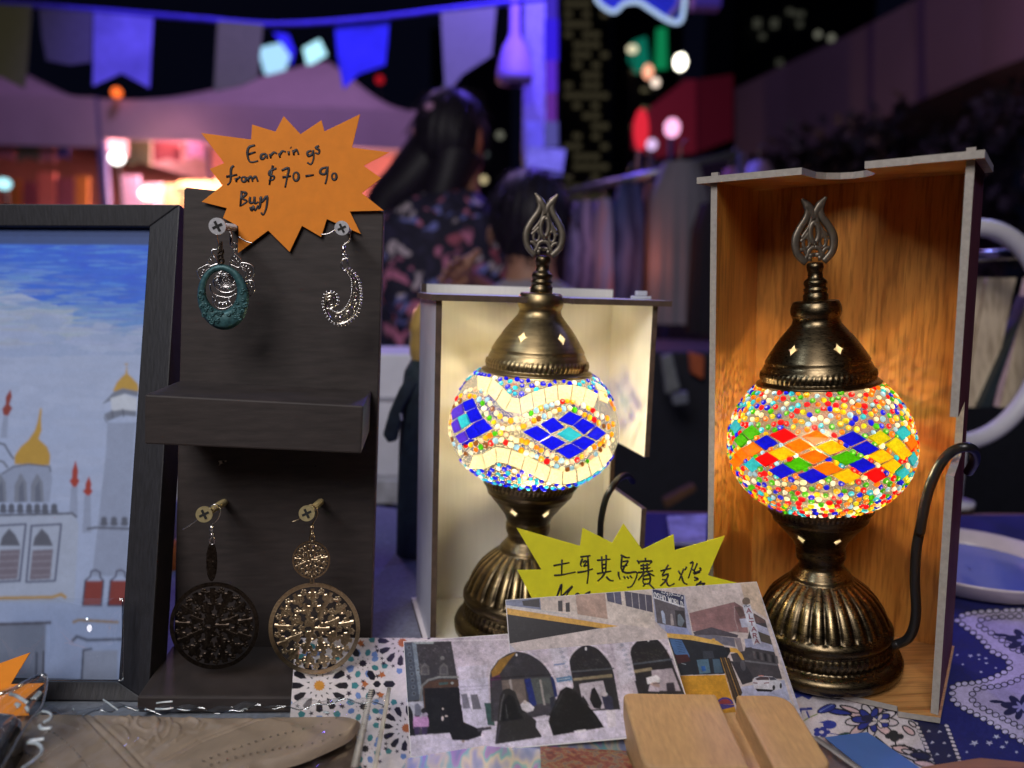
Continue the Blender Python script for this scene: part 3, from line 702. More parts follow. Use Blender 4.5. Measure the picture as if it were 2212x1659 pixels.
# multicoloured lamp
ZG2 = zt(2700, 1400, 1332 / 2212)
T2 = []
for (x, y, hw, c) in ((335, 468, 38, 'cyan'), (438, 505, 62, 'green'), (645, 525, 92, 'red'), (852, 537, 93, 'orange'), (1083, 545, 97, 'blue'), (1262, 540, 78, 'lime'), (1412, 508, 52, 'cyan'), (1480, 505, 24, 'orange'), (372, 555, 50, 'green'), (533, 570, 78, 'blue'), (742, 590, 95, 'orange'), (950, 602, 104, 'yellow'), (1172, 607, 88, 'blue'), (1363, 585, 66, 'lime'), (1465, 572, 40, 'orange'), (313, 592, 42, 'yellow'), (443, 614, 70, 'orange'), (637, 640, 92, 'yellow'), (843, 660, 100, 'orange'), (1045, 670, 100, 'green'), (1270, 660, 84, 'yellow'), (1414, 637, 58, 'yellow'), (290, 655, 26, 'orange'), (375, 650, 54, 'orange'), (535, 678, 82, 'red'), (736, 710, 96, 'green'), (928, 735, 100, 'orange'), (1153, 715, 90, 'blue'), (1345, 722, 76, 'yellow'), (1475, 672, 30, 'cyan'), (340, 692, 44, 'orange'), (447, 712, 62, 'cyan'), (635, 752, 92, 'blue'), (830, 783, 100, 'blue'), (1050, 783, 97, 'yellow'), (1235, 780, 80, 'red'), (1403, 757, 52, 'cyan'), (1480, 728, 20, 'red')):
    hh = 50; lean = 0.06 * hw
    T2.append(([ZG2((x - hw, y - 0.05 * hw)), ZG2((x + lean, y - hh)), ZG2((x + hw, y + 0.05 * hw)), ZG2((x - lean, y + hh))], CR[c]))
def beads2(s, bead, rot, polys):
    pal = ['white', 'cream', 'red', 'red', 'orange', 'orange', 'yellow', 'yellow', 'green', 'green', 'lblue', 'cyan', 'blue', 'blue', 'lime']
    pts = []; z0 = s.row(s.rm(1079))[0]; z1 = s.row(s.rm(830))[0]; tries = 0; cell = {}
    dmin = 0.0031
    while tries < 34000:
        tries += 1; a = random.random() * 2 * pi; z = z0 + (z1 - z0) * random.random(); q = z - s.cz; b = s.bt if q > 0 else s.bb
        r = s.R * math.sqrt(1 - (q / b) ** 2); l = Vector((r * cos(a), r * sin(a), z))
        key = (int(l.x / dmin + 900), int(l.y / dmin + 900), int(l.z / dmin))
        if any((l - m).length < dmin for dx in (-1, 0, 1) for dy in (-1, 0, 1) for dz in (-1, 0, 1) for m in cell.get((key[0] + dx, key[1] + dy, key[2] + dz), ())): continue
        v = l if l.y < 0.1 * s.R else rot(l, pi)
        p = s.gproj(v)
        if any(abs(p[0] - g[0][0]) < 80 and inside(p, g) for g in polys): continue
        cell.setdefault(key, []).append(l)
        bead(l, CR[random.choice(pal)], random.uniform(0.0014, 0.0019), random.random() < 0.6)
L2 = Lamp(0.432, (1777, 1425), (1758, 425), lambda y: y, 0.935, 964, 187, 178, 146)
ZB = zt(2800, 2000, 1232 / 1996)
cp = [((1130, 880), .437), ((1190, 868), .437), ((1255, 835), .432), ((1292, 765), .428), ((1308, 650), .424), ((1300, 450), .419), ((1312, 250), .415), ((1342, 100), .412)]
cp2 = [((1532, 1150), .410), ((1570, 950), .408), ((1620, 800), .406), ((1680, 690), .403), ((1750, 622), .400), ((1835, 598), .396), ((1885, 625), .400), ((1890, 690), .410), ((1850, 760), .425)]
cord2 = [at(*ZB(p), d) for p, d in cp] + [at(*ZG2(p), d) for p, d in cp2]
brc = brassmat('brass_cap', (747, 6, 0.021, 11.5, 0.9)); brb = brassmat('brass_base', (1165, 6, 0.024, 9.5, 0.9))
brc1 = brassmat('brass_cap_lit', (745, 6, 0.022, 12.5, 0.44), 0.28, (0.30, 0.48)); brb1 = brassmat('brass_base_lit', (1165, 6, 0.024, 9.5, 0.5), 0.06, (0.26, 0.44))  # lighter copies for the blue lamp, white box reflection put into the colour
LINER = glassmat('milky_glow_liner', (0.95, 0.90, 0.78), 0.45, 0.3, False)
shell = glassmat('frosted_globe', (0.23, 0.235, 0.25), 0.34, 0.3, False)
build_lamp(L2, 'mosaic_lamp', 'antique brass table lamp with multicoloured rainbow mosaic globe, standing before the wooden box', T2, beads2, 0.46, (1.0, 0.77, 0.44), cord2, 0.0027, brc, brb, shell)

# blue and white lamp
ZG1 = zt(1600, 1300, 1100 / 2212)
T1 = []
def q1(c, *pts): T1.append(([ZG1(p) for p in pts], CR[c]))
q1('blue', (1060, 745), (1160, 690), (1250, 770), (1140, 820)); q1('blue', (1195, 715), (1285, 645), (1385, 692), (1310, 760)); q1('blue', (1315, 757), (1390, 700), (1490, 757), (1400, 827))
q1('blue', (920, 805), (1030, 755), (1142, 825), (1050, 882)); q1('cyan', (1185, 822), (1285, 765), (1385, 830), (1290, 885)); q1('blue', (1420, 835), (1500, 762), (1572, 815), (1500, 872))
q1('blue', (1050, 887), (1152, 832), (1262, 888), (1152, 950)); q1('blue', (1300, 892), (1400, 838), (1490, 880), (1400, 948)); q1('blue', (1180, 950), (1300, 892), (1400, 952), (1282, 1016))
q1('violet', (365, 640), (450, 582), (465, 660), (375, 712)); q1('blue', (455, 578), (535, 545), (562, 605), (472, 648)); q1('blue', (482, 652), (562, 612), (610, 700), (520, 738)); q1('cyan', (415, 692), (482, 662), (517, 740), (450, 785))
q1('violet', (368, 737), (410, 702), (442, 790), (390, 815)); q1('blue', (535, 742), (618, 702), (690, 780), (600, 826)); q1('violet', (398, 838), (465, 797), (500, 865), (440, 897)); q1('blue', (475, 792), (535, 747), (600, 830), (510, 868)); q1('blue', (440, 902), (505, 868), (560, 860), (470, 915))
q1('blue', (1648, 650), (1676, 690), (1682, 790), (1655, 750))
def band(path, w, L, c='cream'):
    P = smooth_path([Vector((x, y)) for x, y in path], 10); acc = 0; cuts = [0]
    for i in range(1, len(P)):
        acc += (P[i] - P[i - 1]).length
        if acc > L: cuts.append(i); acc = 0
    for a, b in zip(cuts[:-1], cuts[1:]):
        ta = (P[min(a + 2, len(P) - 1)] - P[max(a - 2, 0)]).normalized(); tb_ = (P[min(b + 2, len(P) - 1)] - P[max(b - 2, 0)]).normalized()
        na = Vector((ta.y, -ta.x)); nb = Vector((tb_.y, -tb_.x))
        nv = Vector((0.12, -1)); na = (na + nv * 0.8).normalized(); nb = (nb + nv * 0.8).normalized()
        q1(c, tuple(P[a] + na * w), tuple(P[b] + nb * w), tuple(P[b] - nb * w), tuple(P[a] - na * w))
BU = [(480, 470), (520, 440), (575, 425), (640, 432), (705, 475), (770, 545), (840, 610), (905, 608), (965, 575), (1060, 540), (1150, 512), (1240, 497), (1330, 505), (1420, 532), (1500, 575), (1560, 620)]
BD = [(440, 960), (480, 1005), (530, 1040), (600, 1045), (680, 995), (745, 975), (830, 1000), (920, 1035), (1010, 1080), (1100, 1125), (1180, 1155), (1270, 1150), (1360, 1130), (1440, 1085), (1510, 1030), (1570, 975), (1610, 930)]
band(BU, 63, 100); band(BD, 60, 106)
q1('cream', (1478, 412), (1540, 452), (1580, 500), (1500, 478)); q1('cream', (1500, 480), (1580, 502), (1588, 590), (1520, 560))
RW = [[(400, 545), (480, 490), (560, 470), (620, 500), (655, 575), (700, 640), (770, 700), (845, 715), (920, 690), (1000, 650), (1080, 615), (1170, 585), (1250, 565), (1330, 575), (1400, 600), (1470, 640), (1530, 680), (1580, 700), (1620, 690)],
      [(400, 590), (470, 535), (545, 525), (595, 565), (625, 640), (665, 700), (720, 755), (790, 780), (860, 775), (950, 750), (1030, 710), (1110, 680), (1190, 640), (1260, 620), (1330, 630), (1400, 665), (1460, 700), (1520, 740), (1590, 765), (1640, 740)],
      [(430, 930), (490, 910), (560, 890), (615, 865), (660, 835), (720, 815), (790, 830), (860, 865), (930, 880), (1000, 910), (1050, 940), (1110, 970), (1170, 1000), (1230, 1030), (1290, 1040), (1350, 1020), (1410, 980), (1470, 930), (1530, 900), (1590, 840), (1640, 815)],
      [(430, 965), (500, 975), (560, 945), (620, 915), (690, 885), (740, 868), (790, 890), (860, 920), (920, 955), (990, 985), (1050, 1010), (1110, 1040), (1170, 1065), (1230, 1090), (1290, 1095), (1350, 1080), (1410, 1045), (1470, 1000), (1530, 950), (1590, 890), (1640, 865)],
      [(1560, 470), (1600, 500), (1640, 570), (1660, 640)], [(1570, 520), (1610, 560), (1640, 640)], [(380, 600), (362, 680), (352, 760), (362, 850), (390, 920)]]
def beads1(s, bead, rot, polys):
    pal = ['white', 'cream', 'amber', 'amber', 'orange', 'yellow', 'red', 'lblue', 'green', 'pink', 'cream', 'brown', 'lblue']
    for k in (0, pi):
        for path in RW:
            P = smooth_path([Vector(p) for p in path], 12); last = None
            for p in P:
                if last is not None and (p - last).length < 40: continue
                last = p; h = s.ghit(ZG1((p.x + random.uniform(-4, 4), p.y + random.uniform(-4, 4))))
                if h is None: continue
                bead(rot(h, k), CR[random.choice(pal)], random.uniform(0.00160, 0.0020), random.random() < 0.25)
    up = lambda x: np.interp(x, [p[0] for p in BU], [p[1] for p in BU]) - 68
    dn = lambda x: np.interp(x, [p[0] for p in BD], [p[1] for p in BD]) + 62
    cell = {}; dmin = 0.0034; z0 = s.row(s.rm(1079))[0]; z1 = s.row(s.rm(830))[0]
    for tries in range(20000):
        a = random.random() * 2 * pi; z = z0 + (z1 - z0) * random.random(); q = z - s.cz; b = s.bt if q > 0 else s.bb
        r = s.R * math.sqrt(1 - (q / b) ** 2); l = Vector((r * cos(a), r * sin(a), z)); v = l if l.y < 0.1 * s.R else rot(l, pi)
        p = s.gproj(v); zx = (p[0] * K - 1600) * 2212 / 1100; zy = (p[1] * K - 1300) * 2212 / 1100
        if not (zy < up(zx) or zy > dn(zx)): continue
        if any(abs(p[0] - g[0][0]) < 60 and inside(p, g) for g in polys): continue
        key = (int(l.x / dmin + 900), int(l.y / dmin + 900), int(l.z / dmin))
        if any((l - m).length < dmin for dx in (-1, 0, 1) for dy in (-1, 0, 1) for dz in (-1, 0, 1) for m in cell.get((key[0] + dx, key[1] + dy, key[2] + dz), ())): continue
        cell.setdefault(key, []).append(l)
        bead(l, CR[random.choice(['blue', 'blue', 'blue', 'cyan', 'cyan', 'white'])], random.uniform(0.0014, 0.0018), random.random() < 0.5)
def rm1(y): return 801 + (y - 824) * 0.965 if y < 830 else (806.8 + (y - 830) * 0.88 if y < 1076 else 1023.3 + (y - 1076) * 0.963)
L1 = Lamp(0.475, (1128, 1360), (1181, 416), rm1, 0.885, 926, 183, 163, 126)
ZC = zt(2300, 1100, 600 / 905)
cord1 = [at(*ZC(p), d) for p, d in (((60, 1900), .505), ((85, 1720), .50), ((95, 1540), .495), ((102, 1420), .49), ((130, 1300), .487), ((168, 1232), .488), ((200, 1190), .496), ((232, 1168), .508), ((262, 1168), .522), ((290, 1200), .535))]
build_lamp(L1, 'mosaic_lamp', 'antique brass table lamp with blue and white mosaic globe, standing before the white box', T1, beads1, 0.58, (1.0, 0.82, 0.50), cord1, 0.0022, brc1, brb1, shell)
#ENDLAMPS

# ------------------------------------------------------------------ earring stand
_y, _a = radians(-6.6), 0.067
N0 = Vector((sin(_y), cos(_y), 0)); W0 = Vector((cos(_y), -sin(_y), 0)); U0 = Vector((0, 0, 1))
FB = Fr(onz(588, 1428, TZ), W0 * cos(_a) - U0 * sin(_a), N0, U0 * cos(_a) + W0 * sin(_a))
darkwood = mat('black_stained_wood', (0.032, 0.024, 0.023), 0.66, var=0.32, scale=55, stretch=(1, 1, 6), bump=0.15)
darkwood2 = mat('black_stained_wood_edge', (0.16, 0.10, 0.075), 0.7, var=0.5, scale=120, bump=0.2)
st = thing('earring_stand', 'dark stained wooden earring board with a ledge across its middle', 'display stand', FB.O)
mb = MB()
pts = [FB.px(*p) for p in ((397, 410), (402, 404), (829, 455), (800, 1424), (374, 1424))]
prism3(mb, pts, FB.N * 0.016, 0, 0, 1); bevel(mb.build('backboard', [darkwood, darkwood2], st), 0.0008, 2)
ZS = zt(500, 1300, 1100 / 1217)
a0 = FB.uz(392, 825); a1 = FB.uz(813, 843); dsh = 0.057
zl0 = FB.uz(*ZS((80, 497)), -dsh)[1]
mb = MB(); mb.box(FB, a0[0] - 0.0005, a1[0] - 0.003, -dsh, -0.0003, zl0, (a0[1] + a1[1]) / 2 + 0.0004); bevel(mb.build('ledge', darkwood, st), 0.0010, 2)
mb = MB(); mb.box(FB, -0.060, 0.062, -0.058, -0.0003, 0.0005, 0.010); bevel(mb.build('foot', darkwood, st), 0.0012, 2)
def screw(bx, by, hx, hy, dn, r, m):
    B = FB.px(bx, by, 0); Hd = FB.px(hx, hy, -dn); ax = (B - Hd).normalized(); x = ax.orthogonal().normalized(); y = ax.cross(x)
    nrm = (CAM - Hd).normalized(); fx = nrm.cross(U0).normalized(); fy = nrm.cross(fx); f = (FB.px(hx, hy, -dn) - CAM).dot(fw) / F
    mb = MB(); R = r * f
    mb.tube([Hd + ax * 0.0006, Hd + ax * 0.0018, Hd + ax * 0.0045, B - ax * 0.0002], R, 18, taper=[1, 0.95, 0.42, 0.40])
    for k in range(12):      # thread
        c = Hd + (B - Hd) * (0.25 + k * 0.06); mb.tube([c, c + ax * 0.0004], R * 0.5, 10)
    sc = mb.build('screw', m, st, smooth=False)
    mb = MB(); n = 24; c0 = [Hd + (x * cos(2 * pi * k / n) + y * sin(2 * pi * k / n)) * R for k in range(n)]
    # domed face with a cross recess
    ang = 0.35; mb.tube([Hd - ax * 0.0004, Hd + ax * 0.0007], R, n)
    mb.build('screw_head', m, sc)
    mb = MB()
    for a in (ang, ang + pi / 2):
        d = x * cos(a) + y * sin(a); e = ax.cross(d); o = Hd - ax * 0.0005
        mb.prism([o + d * R * 0.62 + e * R * 0.15, o - d * R * 0.62 + e * R * 0.15, o - d * R * 0.62 - e * R * 0.15, o + d * R * 0.62 - e * R * 0.15], -ax * 0.0001 * (1 + a))
    mb.build('cross_slot', mat('slot_shadow_metal', (0.01, 0.01, 0.01), 0.8), sc)
    return Hd
steel = mat('zinc_screw', (0.62, 0.62, 0.66), 0.38, 0.55, var=0.2, scale=500); brassy = mat('brass_screw', (0.46, 0.38, 0.20), 0.38, 0.55, var=0.2, scale=500)
screw(507, 492, 469.5, 488.5, 0.038, 18, steel); screw(753, 499, 738.3, 492.6, 0.036, 15.5, steel)
screw(486, 1084, 441, 1111, 0.044, 17.5, brassy); screw(694, 1083, 662.6, 1109, 0.048, 17, brassy)
# nail hole and splinter scars
pc = Pic(FB.pl(0), None, 1.0)
pc.poly([ZS((393, 568)), ZS((420, 565)), ZS((440, 568)), ZS((425, 578)), ZS((408, 585)), ZS((398, 596)), ZS((402, 578))], (200, 190, 170)); pc.ell(*ZS((420, 573)), 3.4, 3, (16, 12, 12)); pc.ell(*ZS((820, 592)), 3, 3, (10, 8, 8)); pc.ell(*ZS((600, 80)), 5, 2.5, (12, 9, 9))
pc.build('scar', [(440, 800), (720, 840), (710, 1010), (440, 1010)], 1.2, colmat('raw_wood', 0.9), st, keep=True)

# ---- price sign (orange)
ZO = zt(600, 400, 1000 / 1659)
paper = lambda n, c: mat(n, c, 0.75, var=0.06, scale=140, bump=0.1)
OUT = [(318, 205), (645, 248), (652, 150), (805, 197), (858, 95), (968, 213), (1105, 122), (1125, 195), (1358, 82), (1305, 300), (1548, 332), (1380, 420), (1495, 500), (1368, 598), (1512, 712), (1290, 718), (1362, 865), (1140, 768), (1103, 885), (978, 812), (897, 982), (757, 843), (560, 990), (562, 815), (462, 760), (487, 697), (322, 655), (458, 548), (375, 440), (470, 402)]
plo = FB.pl(-0.0022)
sg = thing('price_sign', 'orange starburst price card with handwritten words fixed to the top of the earring board', 'sign', hit(630, 500, plo))
mb = MB(); mb.prism([hit(*ZO(p), plo) for p in OUT], -FB.N * 0.0005); bevel(mb.build('card', paper('orange_card', (0.78, 0.235, 0.012)), sg), 0.0001, 1)
el = lambda cx, cy, rx, ry: [(cx + rx * cos(a), cy + ry * sin(a)) for a in [-1.6 + 2 * pi * i / 10 for i in range(11)]]
WR = [[(672, 286), (632, 300), (622, 345), (640, 395), (692, 388)], [(625, 346), (676, 330)], [(742, 342), (714, 348), (712, 374), (732, 370), (746, 345), (752, 374)], [(768, 342), (775, 372)], [(772, 356), (795, 333), (814, 342)],
      [(828, 338), (835, 368)], [(833, 350), (850, 325), (872, 330)], [(890, 325), (893, 352)], [(903, 299), (908, 303)], [(920, 318), (926, 352)], [(923, 335), (942, 315), (956, 348)], [(1038, 322), (1014, 332), (1020, 356), (1046, 343), (1050, 318), (1054, 370), (1038, 410), (1012, 398)], [(1090, 290), (1068, 302), (1090, 318), (1086, 342), (1064, 335)],
      [(535, 420), (516, 440), (511, 520), (490, 545)], [(483, 492), (556, 478)], [(545, 500), (551, 527)], [(548, 512), (576, 490)], el(598, 508, 15, 16), [(624, 493), (630, 527)], [(628, 507), (645, 490), (656, 524)], [(656, 506), (676, 490), (690, 524)],
      [(812, 436), (770, 455), (766, 480), (796, 490), (790, 510), (760, 516)], [(788, 418), (765, 545)], [(845, 452), (891, 436), (880, 500), (868, 562)], [(850, 496), (906, 487)], el(939, 490, 18, 28), [(1000, 488), (1056, 480)], [(1140, 430), (1106, 440), (1098, 468), (1130, 472), (1146, 425), (1142, 490), (1130, 540)], el(1188, 490, 15, 22),
      [(585, 583), (575, 686)], [(580, 590), (616, 600), (590, 632), (620, 652), (575, 682)], [(640, 622), (638, 660), (664, 655), (668, 620)], [(668, 622), (670, 665), (694, 655)], [(712, 620), (702, 690), (690, 700)], [(704, 625), (716, 656), (750, 618), (746, 690), (726, 740), (711, 724)], [(640, 688), (650, 712), (660, 684), (672, 712), (692, 678)]]
ink = mat('marker_ink', (0.012, 0.010, 0.016), 0.5)
write('handwriting', WR, ZO, plo, 0.00072, ink, sg, 0.00058)

# ---- earrings
silver = mat('oxidised_silver', (0.62, 0.60, 0.60), 0.26, 1.0, var=0.35, scale=900); gold = mat('pale_gold', (0.40, 0.31, 0.20), 0.28, 1.0, var=0.25, scale=800)
gunm = mat('shaded_gunmetal', (0.045, 0.034, 0.027), 0.42, 1.0, var=0.5, scale=500); teal = mat('teal_patina', (0.035, 0.105, 0.115), 0.45, 0.3, var=0.35, scale=420, bump=0.3)  # gunmetal darkened further, the lower left earring's shade in its colour
def trace(mb, paths, t, pl, w, flat=0.5, closed=(), n=6, sm=4):
    nn = pl[1]
    for i, p in enumerate(paths):
        q = [Vector(t(a)) for a in p]; cl_ = i in closed
        q = smooth_path(q, sm, cl_) if len(q) > 2 else q
        mb.tube([hit(a[0], a[1], pl) for a in q], w, n, closed=cl_, flat=flat, nrm=nn)
def dots(mb, pts, t, pl, r):
    for p in pts:
        c = hit(*t(p), pl); mb.ball(c, FB.W * r, FB.N * r, FB.U * r, 6, 4)
circ = lambda cx, cy, rx, ry=None, n=20, a0=0, a1=2 * pi: [(cx + rx * cos(a0 + (a1 - a0) * i / n), cy + (ry or rx) * sin(a0 + (a1 - a0) * i / n)) for i in range(n + (0 if abs(a1 - a0 - 2 * pi) < 1e-6 else 1))]
# crescent
ZR = zt(1230, 840, 230 / 795); ple = FB.pl(-0.032)
e = thing('earring', 'silver crescent earring with a spiral end and beaded rim, on the upper right screw', 'earring', hit(*ZR((430, 500)), ple))
mb = MB(); trace(mb, [[(115, 288), (220, 275), (305, 222), (400, 130), (498, 190), (518, 300), (495, 375), (430, 425), (424, 440)]], ZR, FB.pl(-0.033), 0.00032, 1.0); 
trace(mb, [[(424, 436), (424, 545)]], ZR, FB.pl(-0.033), 0.0011, 1.0); dots(mb, [(428, 570)], ZR, FB.pl(-0.033), 0.0015); trace(mb, [circ(455, 590, 22, 24, 10), circ(435, 700, 42, 80, 14)], ZR, FB.pl(-0.033), 0.0006, 1.0, closed=(0, 1)); mb.build('ear_wire', silver, e, smooth=True)
outer = [(470, 765), (560, 830), (615, 940), (640, 1080), (632, 1230), (590, 1350), (505, 1450), (400, 1500), (300, 1478), (220, 1395), (175, 1285), (165, 1190), (190, 1110), (250, 1085), (310, 1120), (328, 1190), (302, 1262), (245, 1298), (198, 1265), (188, 1200), (210, 1145), (250, 1130), (285, 1165), (285, 1225), (250, 1248), (215, 1215), (225, 1180), (245, 1180), (250, 1210)]
innr = [(478, 790), (540, 890), (552, 1000), (542, 1120), (500, 1235), (430, 1322), (350, 1362), (275, 1340), (190, 1290)]
mb = MB(); trace(mb, [outer, innr], ZR, ple, 0.00058, 0.7)
trace(mb, [[(515, 830), (560, 900), (560, 980)], [(560, 980), (600, 910)], [(548, 985), (600, 1040), (610, 1120)], [(555, 1080), (590, 1090), (570, 1150), (548, 1230)], [(560, 1190), (600, 1170), (590, 1120)], [(505, 1250), (545, 1290), (560, 1370)], [(560, 1290), (600, 1220), (625, 1240)], [(548, 1330), (600, 1330)], [(480, 1330), (510, 1400), (515, 1440)], [(400, 1370), (420, 1410), (470, 1330), (520, 1330)], [(330, 1385), (300, 1440)], [(320, 1400), (370, 1420), (400, 1485), (460, 1430), (470, 1360)], [(370, 1390), (385, 1470)]], ZR, ple, 0.00040, 0.6)
mb.build('pendant', mat('bright_silver', (0.80, 0.74, 0.64), 0.22, 1.0, var=0.2, scale=600), e, smooth=True)
mb = MB(); po = smooth_path([Vector(p) for p in outer[:17]], 8); last = None; cen = Vector((400, 1150))
for i in range(2, len(po) - 1):
    p = po[i]
    if last is None or (p - last).length > 34:
        last = p; tn = (po[i + 1] - po[i - 1]).normalized(); nn = Vector((tn.y, -tn.x)) 
        for k, r in ((16, .00075), (33, .00055)): dots(mb, [tuple(p + nn * k)], ZR, ple, r)
po = smooth_path([Vector(p) for p in innr], 8); last = None
for i in range(2, len(po) - 1):
    p = po[i]
    if last is None or (p - last).length > 24:
        last = p; tn = (po[i + 1] - po[i - 1]).normalized(); dots(mb, [tuple(p - Vector((tn.y, -tn.x)) * 14)], ZR, ple, 0.00062)
mb.build('rim_beads', silver, e, smooth=True)
# lotus
ZL = zt(740, 840, 320 / 1106)
pll = FB.pl(-0.027)
e = thing('earring', 'silver openwork lotus earring hanging behind the teal ring earring', 'earring', hit(*ZL((600, 500)), pll))
mb = MB(); trace(mb, [[(385, 280), (395, 350), (415, 430), (395, 490), (325, 490)], [(575, 235), (580, 430), (612, 470)], [(590, 260), (592, 440)], [(610, 400), (660, 420), (650, 485), (620, 490)], [(690, 318), (790, 380), (880, 405)]], ZL, pll, 0.00042, 1.0); mb.build('ear_wire', silver, e, smooth=True)
mb = MB()
pet = [[(325, 500), (330, 560), (280, 640), (270, 690), (300, 720), (390, 690), (410, 700), (370, 600), (335, 550)], [(270, 700), (180, 740), (130, 780), (160, 880), (200, 900), (240, 790), (300, 740)], [(630, 490), (625, 540), (700, 610), (730, 680), (690, 740), (590, 700), (568, 722), (600, 600), (625, 540)], [(730, 675), (830, 690), (895, 745), (885, 860), (800, 925), (770, 900), (800, 830), (770, 750), (715, 720)], [(800, 930), (880, 920), (910, 1000), (890, 1080), (830, 1125), (815, 1040), (790, 980)]]
trace(mb, pet, ZL, pll, 0.00042, 0.6, closed=range(5))
trace(mb, [[(300, 620), (330, 650)], [(285, 690), (320, 700)], [(345, 580), (372, 620)], [(180, 800), (225, 810)], [(170, 840), (215, 850)], [(200, 760), (235, 790)], [(640, 570), (615, 620)], [(670, 600), (640, 650)], [(700, 640), (660, 680)], [(760, 690), (745, 740)], [(800, 700), (775, 760)], [(840, 730), (800, 780)], [(870, 790), (815, 815)], [(860, 850), (810, 850)], [(850, 930), (835, 990)], [(890, 990), (835, 1010)], [(880, 1050), (830, 1050)], [(600, 640), (640, 665), (650, 700)], [(740, 760), (780, 800), (770, 850)]], ZL, pll, 0.0003, 0.7)
trace(mb, [circ(518, 912, 72, 70, 20), circ(518, 912, 96, 92, 20), circ(520, 930, 170, 150, 24)], ZL, pll, 0.00042, 0.6, closed=(0, 1, 2))
for k in range(14):
    a = 2 * pi * k / 14; trace(mb, [[(518 + 98 * cos(a - .18), 914 + 94 * sin(a - .18)), (518 + 148 * cos(a), 918 + 136 * sin(a)), (518 + 98 * cos(a + .18), 914 + 94 * sin(a + .18))]], ZL, pll, 0.00034, 0.6)
trace(mb, [[(305, 960), (310, 1050), (380, 1110), (480, 1140), (570, 1140), (660, 1090)], [(340, 1130), (350, 1220), (420, 1290), (520, 1290), (610, 1240)], [(390, 1120), (420, 1200), (470, 1215), (530, 1200), (560, 1160)], [(430, 1200), (420, 1270)], [(475, 1220), (475, 1285)], [(520, 1210), (530, 1280)], [(560, 1180), (590, 1250)], [(380, 1170), (360, 1220)]], ZL, pll, 0.00034, 0.6)
dots(mb, [(518, 912)] + [(518 + 45 * cos(2 * pi * k / 10), 912 + 44 * sin(2 * pi * k / 10)) for k in range(10)], ZL, pll, 0.0006)
mb.build('pendant', silver, e, smooth=True)
# teal ring
plt_ = FB.pl(-0.0335)
e = thing('earring', 'teal patina oval ring earring with raised scrolls, on the upper left screw', 'earring', hit(*ZL((440, 650)), plt_))
mb = MB(); trace(mb, [[(442, 400), (446, 470), (430, 520), (400, 535)], [(470, 490), (475, 540), (440, 570)], circ(450, 650, 32, 36, 12), circ(440, 590, 26, 30, 10)], ZL, plt_, 0.0007, 1.0, closed=(2, 3))
for k in range(8): trace(mb, [[(440, 400 + k * 15), (466, 404 + k * 15)]], ZL, plt_, 0.0008, 1.0)
mb.build('ear_wire', gunm, e, smooth=True)
mb = MB(); n = 56; oc, orr, hc, hr, tl_ = (478, 1140), (350, 448), (455, 1052), (213, 268), -0.10
def ov(c, r, a): return (c[0] + r[0] * cos(a) * cos(tl_) - r[1] * sin(a) * sin(tl_), c[1] + r[0] * cos(a) * sin(tl_) + r[1] * sin(a) * cos(tl_))
R_ = []
for k in range(n):
    a = 2 * pi * k / n; A = hit(*ZL(ov(oc, orr, a)), plt_); B = hit(*ZL(ov(hc, hr, a)), plt_); Mx = (A + B) / 2 - FB.N * 0.0012
    R_.append([mb.V(A), mb.V(A * 0.78 + B * 0.22 - FB.N * 0.0010), mb.V(Mx), mb.V(A * 0.2 + B * 0.8 - FB.N * 0.0009), mb.V(B), mb.V((A + B) / 2 + FB.N * 0.001)])
for k in range(n):
    A, B = R_[k], R_[(k + 1) % n]
    for j in range(6): mb.Fc((A[j], A[(j + 1) % 6], B[(j + 1) % 6], B[j]))
rg = mb.build('ring', teal, e, smooth=True)
mb = MB(); plr = FB.pl(-0.0348); random.seed(3)
for k in range(40):
    a = random.uniform(-0.15, pi + 0.15); q = random.uniform(0.15, 0.85); A = Vector(ov(oc, orr, a)); B = Vector(ov(hc, hr, a)); c = A * (1 - q) + B * q; r = random.uniform(20, 34); s0 = random.random() * 6; sg_ = random.choice((1, -1))
    if c.y < 1000: continue
    trace(mb, [[(c.x + r * (1 - t / 9) * cos(s0 + sg_ * t * 0.75), c.y + r * (1 - t / 9) * sin(s0 + sg_ * t * 0.75)) for t in range(8)]], ZL, plr, 0.00055, 0.7, sm=2)
mb.build('scrollwork', teal, rg, smooth=True)
